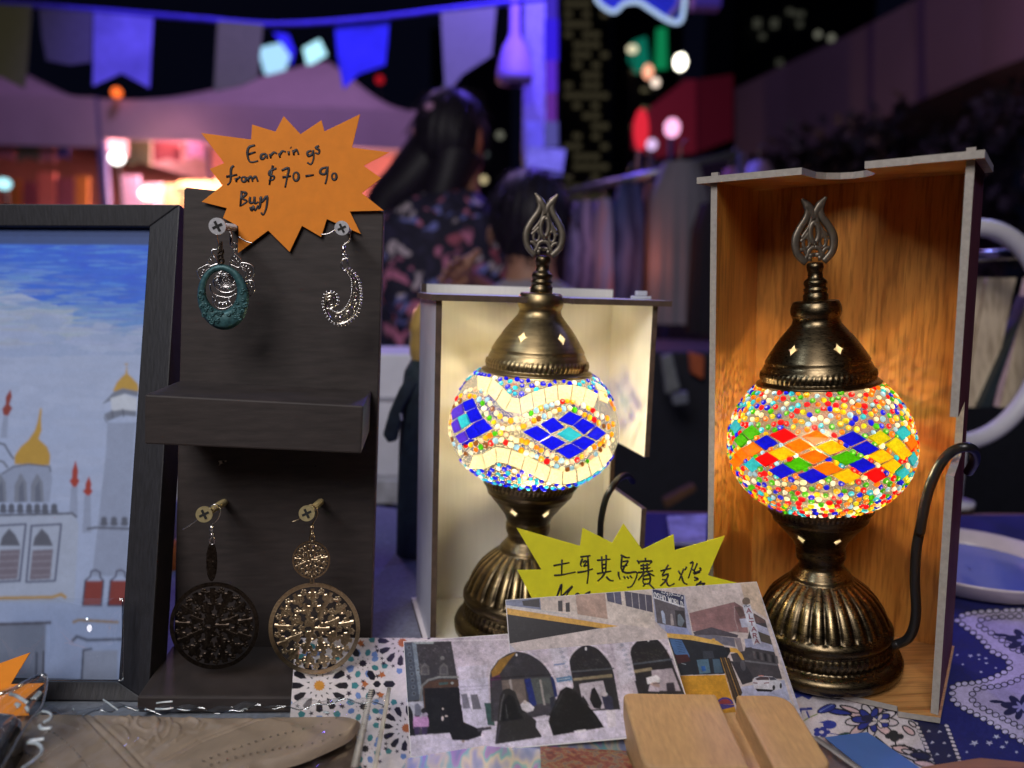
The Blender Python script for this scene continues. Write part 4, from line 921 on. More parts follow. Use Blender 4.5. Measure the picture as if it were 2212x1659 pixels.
# filigree discs
def filigree(mb, C_, r, pl, w, seed, tilt=1.0, dens=1.0):
    rnd = random.Random(seed); id_ = lambda p: p
    C_ = Vector(C_); n = FB.N
    # rim
    def pt(x, y): return hit(C_.x + x * r * tilt, C_.y + y * r, pl)
    RR = []
    for k in range(64):
        a = 2 * pi * k / 64; RR.append([mb.V(pt(cos(a), sin(a))), mb.V(pt(cos(a) * 0.91, sin(a) * 0.91)), mb.V(pt(cos(a) * 0.91, sin(a) * 0.91) + n * 0.0005), mb.V(pt(cos(a), sin(a)) + n * 0.0005)])
    for k in range(64):
        A, B = RR[k], RR[(k + 1) % 64]
        for j in range(4): mb.Fc((A[j], A[(j + 1) % 4], B[(j + 1) % 4], B[j]))
    def st_(pts, ww): mb.tube([pt(*p) for p in pts], ww, 6, flat=0.35, nrm=n)
    def scroll(cx, cy, rr, a, sg_, turns=1.5):
        st_([(cx + rr * (1 - t / 14) * cos(a + sg_ * t * turns * 2 * pi / 12), cy + rr * (1 - t / 14) * sin(a + sg_ * t * turns * 2 * pi / 12)) for t in range(13)], w)
    for ring, (q, m) in enumerate(((0.16, 3), (0.42, 8), (0.70, 13))):
        for k in range(m):
            a = 2 * pi * k / m + ring * 0.4; cx, cy = q * cos(a), q * sin(a)
            for s_ in (1, -1): scroll(cx + 0.055 * cos(a + s_ * pi / 2), cy + 0.055 * sin(a + s_ * pi / 2), 0.115, a + pi + s_ * 0.4, s_, rnd.uniform(0.9, 1.4))
            st_([(cx - 0.15 * cos(a), cy - 0.15 * sin(a)), (cx, cy), (cx + 0.17 * cos(a), cy + 0.17 * sin(a))], w * 1.5)
            b = a + pi / m; x2, y2 = (q + 0.12) * cos(b), (q + 0.12) * sin(b)
            for j in range(5): c2 = 2 * pi * j / 5 + a; p_ = pt(x2 + 0.045 * cos(c2), y2 + 0.045 * sin(c2)); mb.ball(p_, FB.W * 0.032 * r * (pl[0] - CAM).length / F, FB.N * 0.0003, FB.U * 0.032 * r * (pl[0] - CAM).length / F, 6, 3)
            st_([(q * cos(a), q * sin(a)), ((q + 0.1) * cos(a + pi / m), (q + 0.1) * sin(a + pi / m)), (q * cos(a + 2 * pi / m), q * sin(a + 2 * pi / m))], w)
plg = FB.pl(-0.0445); id_ = lambda p: p
e = thing('earring', 'pale gold earring of two openwork discs, small above large, on the lower right screw', 'earring', hit(668, 1150, plg))
mb = MB(); trace(mb, [[ZS(p) for p in ((716, 836), (750, 822), (772, 790), (800, 760), (825, 780), (828, 808), (808, 845))], [(673, 1133), (673, 1150)]], id_, plg, 0.0004, 1.0); trace(mb, [[(673, 1134), (673.5, 1150)]], id_, plg, 0.0011, 1.0); dots(mb, [(674, 1154)], id_, plg, 0.0014); trace(mb, [circ(674, 1163, 5, 6, 10), circ(674, 1253, 3.5, 8, 10)], id_, plg, 0.0006, 1.0, closed=(0, 1)); mb.build('ear_wire', gold, e, smooth=True)
mb = MB(); filigree(mb, (672, 1209.6), 41, plg, 0.00042, 5); mb.build('small_disc', gold, e, smooth=False)
mb = MB(); filigree(mb, (678.7, 1358), 99, plg, 0.00082, 9); mb.build('large_disc', gold, e, smooth=False)
plg = FB.pl(-0.0405)
e = thing('earring', 'dark gunmetal earring with a big openwork disc in shade, on the lower left screw', 'earring', hit(457, 1150, plg))
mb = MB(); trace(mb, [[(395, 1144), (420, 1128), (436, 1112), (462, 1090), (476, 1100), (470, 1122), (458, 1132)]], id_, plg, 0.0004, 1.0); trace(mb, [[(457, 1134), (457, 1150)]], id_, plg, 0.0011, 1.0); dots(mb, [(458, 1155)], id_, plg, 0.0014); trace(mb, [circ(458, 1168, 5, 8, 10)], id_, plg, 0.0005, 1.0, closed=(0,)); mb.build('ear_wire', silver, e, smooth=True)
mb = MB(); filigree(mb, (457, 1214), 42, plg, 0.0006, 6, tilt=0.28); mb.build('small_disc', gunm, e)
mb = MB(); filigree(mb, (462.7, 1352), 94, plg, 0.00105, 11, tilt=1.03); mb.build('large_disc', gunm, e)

# ------------------------------------------------------------------ framed painting
_t = radians(14.3); PO = onz(150, 1516, TZ)
FP = Fr(PO, Vector((cos(-0.02), sin(-0.02), 0)), Vector((0, cos(_t), -sin(_t))), Vector((0, sin(_t), cos(_t)))); FP.U = FP.W.cross(FP.N); FP.N = FP.U.cross(FP.W)
Z4 = zt(0, 700, 800 / 1327); Z5 = zt(0, 1600, 800 / 932)
fp_ = thing('framed_painting', 'painting of a white domed temple in a wide black wooden frame', 'painting', FP.O)
blkf = mat('black_frame_wood', (0.015, 0.015, 0.020), 0.5, var=0.4, scale=120, stretch=(6, 1, 1), bump=0.2)
oL = -0.30
otr = FP.uz(386, 441, 0.0); obr = FP.uz(322, 1512, 0.0); itr = FP.uz(328, 490, 0.004); ibr = FP.uz(*Z5((537, 1262)), 0.004); fd = 0.020
def fbar(pts): 
    mb = MB(); mb.prism([FP.w(u, 0, z) for u, z in pts], FP.N * fd); return mb
bw = otr[0] - itr[0]; tw = otr[1] - itr[1]
ob = 0.0005; ib = ibr[1]; ou = (otr[0] + obr[0]) / 2; iu = (itr[0] + ibr[0]) / 2
# frame: four mitred bars in one mesh, with a bevelled inner lip
mb = MB()
sq_o = [(oL, ob), (ou, ob), (ou, otr[1]), (oL, otr[1])]; sq_i = [(oL + bw, ib), (iu, ib), (iu, itr[1]), (oL + bw, itr[1])]
for k in range(4):
    j = (k + 1) % 4
    mb.prism([FP.w(*(sq_o[k][0], 0, sq_o[k][1])), FP.w(sq_o[j][0], 0, sq_o[j][1]), FP.w(sq_i[j][0], 0.003, sq_i[j][1]), FP.w(sq_i[k][0], 0.003, sq_i[k][1])], FP.N * fd)
bevel(mb.build('frame', blkf, fp_), 0.0007, 2)
plp = FP.pl(0.008)
def canvas_pic():
    pc = Pic(plp, None, 1.0, 0.0000025)
    def E(p):
        xe = 992 - (p[1] - 305) * 0.0739; return Z4((min(p[0], xe), p[1]))
    pc.poly([E(p) for p in ((-420, 240), (1010, 250), (1010, 3700), (-420, 3700))], (158, 175, 212))
    rnd = random.Random(4)
    # sky: dark blue top band, blue strokes, then grey lilac cloud
    pc.poly([E(p) for p in ((-420, 300), (1010, 310), (1005, 470), (-420, 460))], (44, 70, 128))
    pc.poly([E(p) for p in ((-420, 432), (1000, 440), (960, 830), (480, 830), (420, 850), (250, 800), (0, 700), (-420, 690))], (44, 102, 218))
    pc.poly([E(p) for p in ((480, 830), (960, 820), (950, 960), (700, 985), (470, 960))], (96, 140, 208))
    for k in range(420):
        y = rnd.uniform(445, 1090); x = rnd.uniform(-150, 900); L = rnd.uniform(80, 320); h = rnd.uniform(4, 13); f = max(0, min(1, (y - 560 + (x - 300) * -0.25) / 420 + rnd.uniform(-.12, .12)))
        base = (36, 94, 218) if rnd.random() < 0.6 else (70, 130, 226)
        c = tuple(int(a * (1 - f) + b * f + rnd.uniform(-5, 5)) for a, b in zip(base, (150, 168, 200)))
        if y > 860 and x < 420: c = tuple(int(q + rnd.uniform(-4, 4)) for q in (156, 172, 200))
        pc.poly([E((x + L * q, y + rnd.uniform(-2, 2) + h * s_ * sin(pi * min(1, max(0, q + .06))) )) for q, s_ in ((0, 0), (.2, -1), (.6, -1), (1, -.2), (.9, .6), (.4, 1), (.1, .7))], c)
    for k in range(150):
        y = rnd.uniform(900, 2100); x = rnd.uniform(-150, 880); L = rnd.uniform(120, 420); h = rnd.uniform(10, 34); v = rnd.uniform(-4, 4)
        c = (160 + v, 176 + v, 212 + v) if y > 1150 else (150 + v * 1.5, 168 + v, 208 + v)
        pc.poly([E((x + L * q, y + h * s_)) for q, s_ in ((0, 0), (.2, -1), (.6, -.9), (1, -.1), (.85, .7), (.4, 1), (.1, .6))], c)
    G = (178, 144, 62); GR = (108, 118, 140); WH = (140, 154, 186); RD = (132, 52, 46); DK = (84, 92, 112)
    L4 = lambda pts, c: pc.poly([E(p) for p in pts], c)
    # right minaret with golden dome
    L4([(735, 1395), (760, 1340), (795, 1300), (818, 1280), (826, 1215), (832, 1280), (860, 1305), (900, 1350), (905, 1395)], G); L4([(812, 1213), (836, 1213), (832, 1222), (816, 1222)], G)
    L4([(665, 1480), (740, 1400), (800, 1375), (900, 1395), (900, 1430), (810, 1410), (760, 1440)], GR); L4([(720, 1440), (810, 1412), (895, 1440), (892, 1520), (730, 1530)], (186, 196, 214))
    L4([(680, 1545), (720, 1525), (800, 1515), (890, 1525), (888, 1560), (800, 1550), (700, 1590)], GR)
    pc.line([E(p) for p in ((678, 1560), (690, 1590), (720, 1620), (890, 1610))], 2, DK); pc.line([E(p) for p in ((730, 1520), (736, 1570))], 3, DK); pc.line([E(p) for p in ((800, 1512), (806, 1560))], 3, DK)
    L4([(700, 1600), (885, 1600), (880, 1659), (830, 2600), (600, 2600), (690, 1800)], WH)
    # left red spire, gold dome
    L4([(68, 1382), (78, 1430), (60, 1480), (80, 1505), (52, 1555), (22, 1550), (14, 1510), (36, 1480), (38, 1430)], RD); L4([(22, 1555), (54, 1558), (45, 1700), (2, 1700)], WH)
    P5 = lambda pts, c: pc.poly([Z5(p) for p in pts], c)
    def ln(pts, w, c): pc.line([Z5(p) for p in pts], w, c)
    P5([(192, 8), (188, 60), (190, 110), (176, 150), (215, 185), (230, 225), (226, 270), (66, 265), (68, 225), (95, 185), (130, 155), (160, 110), (172, 70), (183, 10)], G)
    P5([(10, 310), (60, 270), (130, 262), (225, 272), (240, 330), (226, 440), (0, 440)], WH); ln([(8, 310), (60, 278), (130, 266), (228, 276), (232, 300)], 3, DK)
    for x in (0, 95, 170): P5([(x - 30, 440), (x - 28, 360), (x, 305), (x + 26, 350), (x + 30, 440)], (118, 128, 150)); P5([(x - 10, 440), (x - 8, 370), (x + 10, 340), (x + 18, 440)], (96, 106, 130))
    ln([(-20, 165), (20, 175), (50, 225), (62, 240)], 4, DK); ln([(-20, 245), (15, 255), (34, 280)], 5, GR)
    # small red spires
    for (x, y, s_) in ((342, 247, 1.0), (403, 320, 0.72)):
        P5([(x + 4, y), (x + 16, y + 50 * s_), (x + 12, y + 80 * s_), (x + 22, y + 95 * s_), (x + 8, y + 122 * s_), (x - 8, y + 122 * s_), (x - 24, y + 95 * s_), (x - 12, y + 80 * s_), (x - 12, y + 50 * s_)], (156, 54, 44))
        P5([(x - 16, y + 122 * s_), (x + 12, y + 122 * s_), (x + 14, y + 260), (x - 26, y + 260)], WH)
    P5([(-60, 500), (340, 495), (360, 540), (340, 900), (-60, 900)], (160, 174, 202)); ln([(-40, 500), (300, 492), (330, 490), (350, 508)], 5, DK)
    for x in (14, 52, 92, 133, 170, 206, 248): pc.ell(*Z5((x, 462)), 7, 8, DK, 10); pc.ell(*Z5((x, 480)), 9, 5, DK, 8)
    for (x0, x1) in ((-20, 118), (118, 280)):
        o = 26 if x0 > 0 else 0; ln([(x0 + o, 548), (x1, 540), (x1 - 28, 800), (x0 + 2, 806), (x0 + o, 548)], 4, (70, 78, 108))
        m = (x0 + x1) / 2; P5([(m - 50, 640), (m - 40, 600), (m - 8, 560), (m + 22, 590), (m + 44, 640)], (88, 94, 112)); P5([(m - 50, 660), (m + 44, 655), (m + 30, 790), (m - 64, 796)], (112, 108, 126))
        for j in range(4): ln([(m - 52, 680 + j * 32), (m + 36, 676 + j * 32)], 2.5, (140, 140, 160))
    ln([(-20, 880), (240, 875), (280, 862), (300, 876)], 7, (170, 140, 84)); ln([(400, 562), (440, 556), (600, 562)], 5, DK)
    for x in (476, 522, 570): pc.ell(*Z5((x, 520)), 7, 7, DK, 10); pc.ell(*Z5((x, 538)), 9, 5, DK, 8)
    for x0 in (384, 500): 
        P5([(x0 + 8, 800), (x0 + 90, 800), (x0 + 80, 912), (x0 - 4, 912)], (128, 54, 52)); ln([(x0 - 6, 914), (x0 + 6, 800), (x0 + 30, 780), (x0 + 34, 756), (x0 + 54, 750), (x0 + 74, 762), (x0 + 74, 782), (x0 + 90, 800), (x0 + 80, 914), (x0 - 6, 914)], 3.5, (62, 66, 92))
    P5([(-60, 1000), (210, 1000), (200, 1280), (-60, 1280)], (120, 130, 152)); ln([(-40, 1000), (230, 992)], 6, (78, 78, 92)); ln([(168, 1130), (165, 1275)], 4, (60, 66, 84)); ln([(200, 1125), (196, 1275)], 4, (46, 50, 64))
    ln([(335, 990), (360, 980), (540, 990)], 5, (156, 128, 84)); ln([(332, 1075), (352, 1055), (400, 1072), (560, 1068)], 6, DK); ln([(372, 1270), (382, 1118), (420, 1112)], 4, (50, 56, 74)); P5([(385, 1122), (540, 1118), (535, 1275), (376, 1275)], (150, 160, 184))
    return pc
pc = canvas_pic(); pc.build('canvas', [(-110, 480), (334, 484), (282, 1480), (-110, 1480)], 1.5, colmat('acrylic_paint', 0.6, var=0.03, scale=200, bump=0.12), fp_, rgb(158., 175., 212.), blur=6, grain=0.015)
#ENDP2

# ------------------------------------------------------------------ cards on the table
ZP = zt(1500, 2300, 1500 / 2212); ZU = zt(2500, 2250, 700 / 1787); ZT = zt(1050, 2450, 700 / 2023)
def plane3(a, b, c):
    n = (b - a).cross(c - a).normalized(); return (a, n)
def onY(p, Y): return ony(p[0], p[1], Y)
def card(name, label, cat, outline, pl, paperm, thick=0.0004, group=None):
    n = pl[1] if (CAM - pl[0]).dot(pl[1]) > 0 else -pl[1]
    P = [hit(*p, pl) for p in outline]
    r = thing(name, label, cat, sum(P, Vector()) / len(P), group)
    mb = MB(); mb.prism([p - n * 0.00005 for p in P], -n * thick); mb.build('paper', paperm, r)
    return r
whitep = mat('white_card', (0.72, 0.70, 0.70), 0.5, var=0.04)
gloss = colmat('glossy_print', 0.38, coat=0.2, var=0.10, scale=420)
# pattern card: star tilework
pt_pl = plane3(onz(625, 1668, TZ + 0.0015), onz(900, 1668, TZ + 0.0015), onY((750, 1378), 0.438))
TL_, TR_ = (638, 1379), (1075, 1378)
pat = card('pattern_card', 'postcard printed with star and rosette tilework in white, black, teal and orange', 'postcard', [TL_, TR_, (1090, 1672), (618, 1672)], pt_pl, whitep)
pc = Pic(pt_pl, ZT, 1.0)
W_, K_, TE, LB, OR, YO = (226, 218, 222), (24, 22, 36), (62, 138, 146), (110, 142, 204), (186, 106, 54), (216, 150, 60)
def rosette(cx, cy, sc, r0=0, sq=0.93):
    for k in range(12):
        a = r0 + 2 * pi * k / 12; ca, sa = cos(a), sin(a)
        def q(u, v): return (cx + sc * (u * ca - v * sa), cy + sc * sq * (u * sa + v * ca))
        pc.poly([q(170, 0), q(225, 34), q(310, 40), q(330, 0), q(310, -40), q(225, -34)], K_)
        pc.poly([q(110, 26), q(150, 40), q(112, 48)], K_)
        b = a + pi / 12; cb, sb = cos(b), sin(b)
        def p_(u, v): return (cx + sc * (u * cb - v * sb), cy + sc * sq * (u * sb + v * cb))
        star_ = [(x, y) for x, y in [(p_(352 + (34 if j % 2 == 0 else 13) * cos(j * pi / 5), (34 if j % 2 == 0 else 13) * sin(j * pi / 5))) for j in range(10)]]
        pc.poly(star_, (44, 30, 54))
        pc.poly([q(368, -34), q(420, -40), q(452, 0), q(420, 40), q(368, 34)], TE if k % 2 == 0 else LB)
    pc.poly([(cx + sc * (70 if j % 2 == 0 else 52) * cos(j * pi / 12 + r0), cy + sc * sq * (70 if j % 2 == 0 else 52) * sin(j * pi / 12 + r0)) for j in range(24)], YO if sc > 0.9 else OR)
def small_ros(cx, cy):
    pc.poly([(cx + (50 if j % 2 == 0 else 36) * cos(j * pi / 8), cy + (44 if j % 2 == 0 else 32) * sin(j * pi / 8)) for j in range(16)], K_)
    for k in range(8):
        a = 2 * pi * k / 8 + 0.39
        pc.ell(cx + 150 * cos(a), cy + 132 * sin(a), 44, 33, (TE, LB)[k % 2], 6, a)
        pc.poly([(cx + 78 * cos(a + .39) + 9 * cos(t), cy + 68 * sin(a + .39) + 9 * sin(t)) for t in (0, 2, 4)], K_)
        b = a + 0.39; star_ = [(cx + 235 * cos(b) + (36 if j % 2 == 0 else 14) * cos(j * pi / 5 + .3), cy + 205 * sin(b) + (32 if j % 2 == 0 else 12) * sin(j * pi / 5 + .3)) for j in range(10)]
        pc.poly(star_, (44, 30, 54))
def arrow(x, y, a, c=OR):
    pts = [(-60, -50), (-20, -28), (0, -64), (20, -26), (62, 0), (20, 26), (0, 64), (-20, 28), (-60, 50), (-36, 0)]
    pc.poly([(x + 0.72 * (u * cos(a) - v * sin(a)), y + 0.68 * (u * sin(a) + v * cos(a))) for u, v in pts], c)
def hexa(x, y, a, L=70, w=38):
    pts = [(-L, 0), (-L + 30, -w), (L - 30, -w), (L, 0), (L - 30, w), (-L + 30, w)]
    pc.poly([(x + u * cos(a) - v * sin(a), y + (u * sin(a) + v * cos(a)) * 0.93) for u, v in pts], K_)
pc.poly([(245, 168), (2080, 160), (2120, 1850), (200, 1850)], W_)
rosette(600, 722, 1.0); rosette(1545, 235, 0.86, 0.1); rosette(1590, 1205, 0.86, 0.1); rosette(640, 1660, 1.0)
small_ros(1095, 470); small_ros(1100, 960); small_ros(1120, 1440); small_ros(380, 225)
for (x, y, a) in ((1120, 705, 0), (1068, 240, pi), (1315, 600, 0.35), (1300, 830, -0.4), (340, 360, 1.8)): arrow(x, y, a)
for (x, y, a, L) in ((1255, 705, 0, 48), (1395, 705, 0, 70), (1190, 605, 1.05, 70), (1010, 345, 1.0, 64), (1190, 820, -1.05, 70)): hexa(x, y, a, L)
pc.build('print', [TL_, TR_, (1088, 1668), (619, 1668)], 1.4, colmat('matte_print', 0.6, var=0.06, scale=420), pat, rgb(226., 218., 222.), grain=0.03)
# arcade card
ar_pl = plane3(onz(885, 1640, TZ + 0.0045), onY((870, 1385), 0.398), onY((1432, 1341), 0.398))
arc = card('photo_postcard', 'landscape photo postcard of robed people before a pale tiled arcade of pointed arches', 'postcard', [ZP((130, 332)), ZP((1638, 222)), ZP((1838, 860)), ZP((172, 1008))], ar_pl, whitep)
pc = Pic(ar_pl, ZP, 1.0)
A_ = lambda pts, c: pc.poly(pts, c)
STN = (196, 184, 198)
A_([(132, 334), (745, 320), (1636, 224), (1764, 640), (1834, 856), (174, 1004)], STN)
A_([(152, 880), (700, 820), (1400, 690), (1780, 690), (1834, 856), (174, 1004)], (206, 198, 218))
rnd = random.Random(5)
for k in range(260):      # tile mosaic grain of the facade
    x = rnd.uniform(440, 1680); y = rnd.uniform(330, 620) - (x - 700) * 0.10
    if y < 325 - (x - 745) * 0.107 + 6: continue
    v = rnd.uniform(-16, 14); pc.ell(x, y, rnd.uniform(4, 11), rnd.uniform(3, 8), (188 + v, 176 + v, 194 + v), 6)
for k in range(40):
    y = 900 + rnd.random() * 90; x = rnd.uniform(180, 640); pc.line([(x, y), (x + rnd.uniform(30, 120), y - 5)], 3, (190, 184, 210))
# left dark gateway
A_([(134, 336), (408, 332), (460, 640), (462, 860), (168, 880)], (60, 58, 62)); A_([(134, 336), (180, 336), (225, 670), (150, 680)], (74, 82, 96)); A_([(180, 336), (204, 336), (246, 680), (226, 676)], (126, 138, 150))
for k in range(90): pc.ell(rnd.uniform(205, 425), rnd.uniform(345, 520), rnd.uniform(3, 9), rnd.uniform(2, 6), rnd.choice(((78, 76, 78), (50, 48, 52), (92, 90, 92))), 6)
for k in range(8): pc.ell(164 + k * 4, 370 + k * 38, 13, 14, (104, 112, 124), 8); pc.ell(164 + k * 4, 370 + k * 38, 8, 8, (56, 60, 72), 8)
pc.ell(357, 430, 13, 12, (120, 120, 118)); 
for x in (255, 365): A_([(x - 26, 528), (x - 24, 480), (x, 458), (x + 24, 478), (x + 28, 528)], (104, 102, 102)); A_([(x - 15, 520), (x - 14, 486), (x, 474), (x + 14, 486), (x + 16, 520)], (82, 80, 84))
pc.line([(228, 680), (240, 590), (275, 558), (340, 540), (450, 540)], 12, (126, 128, 126)); A_([(240, 600), (280, 566), (350, 552), (452, 556), (456, 596), (250, 604)], (82, 58, 44)); A_([(335, 572), (392, 568), (388, 582), (340, 588)], (64, 92, 92)); pc.ell(414, 575, 11, 9, (150, 160, 160), 4)
A_([(246, 606), (456, 598), (470, 860), (262, 862)], (12, 14, 18)); pc.line([(248, 604), (262, 850)], 5, (92, 62, 42))
A_([(154, 685), (246, 680), (256, 780), (160, 790)], (176, 176, 190))
# people
A_([(150, 716), (168, 708), (184, 740), (200, 880), (166, 882)], (14, 14, 20)); 
for x in (212, 256):
    A_([(x - 22, 840), (x - 24, 790), (x - 16, 762), (x + 12, 762), (x + 22, 790), (x + 22, 826)], (190, 142, 192)); pc.ell(x, 758, 17, 14, (70, 60, 76) if x < 230 else (160, 150, 170)); A_([(x - 20, 828), (x + 16, 828), (x + 12, 874), (x - 16, 876)], (60, 46, 82))
A_([(195, 700), (215, 690), (232, 710), (236, 760), (198, 764)], (110, 112, 130)); pc.ell(248, 735, 14, 16, (28, 24, 34))
A_([(262, 862), (350, 850), (470, 850), (600, 820), (580, 882), (510, 905), (410, 888), (408, 860), (270, 866)], (12, 12, 18))
A_([(415, 905), (398, 860), (410, 720), (430, 700), (465, 700), (490, 750), (516, 820), (512, 908)], (14, 14, 20)); A_([(506, 892), (494, 770), (500, 716), (520, 710), (545, 750), (580, 850), (584, 882)], (16, 16, 22)); A_([(340, 800), (352, 720), (372, 716), (392, 760), (398, 820)], (20, 20, 26)); pc.ell(360, 724, 5, 6, (210, 196, 190)); pc.ell(358, 780, 7, 14, (196, 184, 180)); pc.ell(380, 766, 9, 5, (190, 176, 172)); pc.ell(478, 912, 10, 7, (150, 130, 120))
# white door
A_([(450, 560), (620, 540), (640, 820), (560, 836), (480, 800)], (206, 200, 222)); A_([(446, 480), (620, 470), (610, 540), (455, 560)], (200, 192, 210)); pc.line([(452, 598), (620, 590)], 8, (180, 174, 200)); pc.line([(456, 620), (625, 608)], 4, (170, 164, 190))
A_([(466, 640), (500, 636), (520, 720), (478, 724)], (120, 118, 132)); A_([(520, 642), (560, 640), (584, 726), (534, 728)], (108, 106, 118)); pc.line([(508, 634), (534, 740)], 6, (226, 222, 236)); A_([(600, 690), (640, 690), (662, 822), (620, 818)], (56, 84, 84)); A_([(560, 840), (640, 826), (642, 842), (562, 856)], (60, 56, 66))
# arches
def arch(pts, c): A_([tuple(p) for p in smooth_path([Vector(q) for q in pts[:5]], 6)] + [tuple(p) for p in smooth_path([Vector(q) for q in pts[4:9]], 6)] + pts[9:], c)
arch([(632, 540), (640, 490), (680, 440), (740, 405), (785, 392), (850, 405), (920, 445), (970, 500), (1000, 560), (1030, 760), (640, 800)], (58, 56, 62))
A_([(640, 510), (690, 438), (784, 396), (740, 450), (690, 520), (650, 560)], (150, 112, 52)); A_([(634, 545), (690, 525), (700, 570), (640, 600)], (86, 44, 82))
A_([(640, 560), (990, 535), (1030, 740), (660, 790)], (66, 62, 70)); A_([(700, 560), (830, 550), (850, 700), (720, 710)], (112, 100, 96)); A_([(860, 548), (980, 540), (1010, 690), (880, 700)], (84, 88, 88)); A_([(832, 552), (868, 548), (905, 700), (870, 720)], (34, 46, 112)); A_([(985, 538), (1004, 536), (1026, 650), (1010, 660)], (34, 46, 100)); pc.line([(640, 548), (1000, 525)], 6, (34, 34, 38))
for x in (750, 925): pc.line([(x, 558), (x + 24, 700)], 12, (156, 148, 146))
pc.line([(624, 560), (634, 500), (676, 440), (740, 398), (785, 384), (850, 396), (925, 436), (980, 494), (1012, 560)], 8, (214, 204, 214))
arch([(1098, 520), (1092, 460), (1110, 410), (1150, 372), (1190, 352), (1250, 372), (1300, 420), (1335, 470), (1352, 520), (1390, 728), (1140, 740)], (46, 44, 48))
for k in range(70): pc.ell(rnd.uniform(1120, 1320), rnd.uniform(420, 500), rnd.uniform(3, 7), 3, rnd.choice(((70, 68, 66), (38, 38, 42))), 6)
pc.line([(1098, 510), (1352, 490)], 8, (86, 90, 96)); A_([(1150, 580), (1290, 560), (1330, 720), (1180, 730)], (190, 180, 192)); A_([(1115, 548), (1340, 522), (1344, 540), (1118, 562)], (140, 128, 104)); pc.line([(1086, 470), (1096, 420), (1140, 368), (1190, 344), (1255, 364), (1312, 418), (1350, 480)], 7, (212, 202, 212)); pc.ell(1190, 376, 5, 11, (230, 226, 230)); pc.ell(787, 412, 5, 8, (230, 226, 230))
arch([(1446, 470), (1440, 410), (1460, 360), (1505, 316), (1548, 304), (1600, 320), (1640, 360), (1672, 410), (1690, 450), (1764, 640), (1500, 660)], (42, 40, 44))
for k in range(70): pc.ell(rnd.uniform(1460, 1670), rnd.uniform(380, 450), rnd.uniform(3, 7), 3, rnd.choice(((72, 70, 66), (34, 34, 38))), 6)
pc.line([(1446, 468), (1690, 436)], 9, (84, 90, 100)); A_([(1466, 500), (1570, 484), (1576, 500), (1470, 518)], (150, 136, 110)); A_([(1570, 500), (1690, 490), (1740, 620), (1580, 620)], (170, 158, 168)); pc.line([(1436, 440), (1450, 366), (1500, 310), (1548, 296), (1604, 312), (1650, 356), (1690, 420)], 7, (212, 202, 212)); pc.ell(1552, 324, 6, 12, (236, 232, 236))
# columns with pattern and a blue plaque
A_([(970, 320), (1070, 308), (1118, 600), (1030, 612)], (206, 198, 212)); A_([(1330, 270), (1420, 262), (1480, 560), (1392, 590)], (206, 198, 212))
for k in range(9): 
    for x0 in (1000, 1352): pc.ell(x0 + 30 + k * 9, 340 + k * 28 - (40 if x0 > 1200 else 0), 13, 9, (150, 156, 180), 4); pc.ell(x0 + 30 + k * 9, 340 + k * 28 - (40 if x0 > 1200 else 0), 6, 4, (206, 196, 206), 4)
A_([(1016, 545), (1104, 532), (1110, 558), (1022, 572)], (90, 132, 172)); pc.line([(1028, 556), (1096, 546)], 4, (200, 214, 226)); pc.line([(1006, 470), (1066, 462)], 8, (104, 128, 176)); pc.ell(1006, 340, 12, 12, (232, 226, 230)); pc.ell(1006, 334, 8, 8, (18, 18, 20)); pc.ell(812, 332, 22, 10, (224, 216, 218)); pc.line([(136, 336), (745, 322), (1636, 226)], 5, (222, 214, 222)); pc.line([(750, 345), (1640, 250)], 3, (160, 150, 166)); A_([(190, 336), (310, 334), (304, 348), (200, 348)], (150, 158, 160))
# front figures in black
A_([(662, 930), (680, 760), (690, 650), (712, 612), (745, 606), (780, 625), (805, 690), (830, 740), (900, 790), (935, 888)], (44, 42, 44)); A_([(690, 800), (712, 680), (740, 640), (775, 660), (800, 740), (830, 780), (700, 800)], (20, 20, 24)); pc.line([(690, 790), (700, 690), (715, 640)], 6, (92, 90, 96)); pc.line([(670, 920), (690, 820)], 8, (70, 66, 80)); pc.line([(725, 700), (735, 780)], 4, (80, 78, 84))
A_([(990, 882), (962, 820), (1000, 710), (1040, 620), (1075, 596), (1120, 610), (1170, 670), (1250, 760), (1296, 832)], (24, 23, 26)); pc.line([(1010, 720), (1050, 640), (1075, 612)], 5, (52, 50, 54))
A_([(810, 700), (835, 675), (862, 690), (890, 715), (884, 735), (850, 745), (820, 730)], (206, 200, 208)); pc.ell(836, 685, 10, 11, (196, 182, 178)); A_([(905, 770), (960, 760), (1000, 882), (938, 888), (900, 830)], (206, 198, 214)); pc.line([(905, 775), (975, 765)], 5, (170, 160, 176)); pc.line([(905, 800), (975, 790)], 5, (170, 160, 176))
A_([(1212, 670), (1222, 610), (1240, 598), (1262, 640), (1285, 690), (1275, 724), (1235, 720)], (26, 24, 30)); A_([(1280, 650), (1310, 636), (1345, 660), (1352, 730), (1302, 732)], (52, 52, 74)); A_([(1308, 732), (1360, 730), (1366, 826), (1318, 836)], (212, 204, 216)); pc.ell(1298, 640, 18, 13, (200, 190, 196)); A_([(1160, 680), (1172, 645), (1196, 680), (1214, 712)], (40, 38, 44)); A_([(1120, 852), (1190, 842), (1194, 856), (1124, 864)], (222, 216, 226)); A_([(980, 660), (1005, 650), (1010, 700), (985, 740)], (40, 42, 56))
A_([(1540, 545), (1600, 528), (1622, 548), (1615, 572), (1548, 582)], (222, 216, 222)); pc.ell(1590, 590, 30, 22, (170, 146, 140)); A_([(1552, 622), (1560, 586), (1610, 600), (1616, 625)], (196, 182, 196)); pc.line([(1580, 580), (1616, 574)], 4, (40, 36, 40)); A_([(1655, 575), (1700, 570), (1712, 624), (1660, 624)], (52, 46, 56))
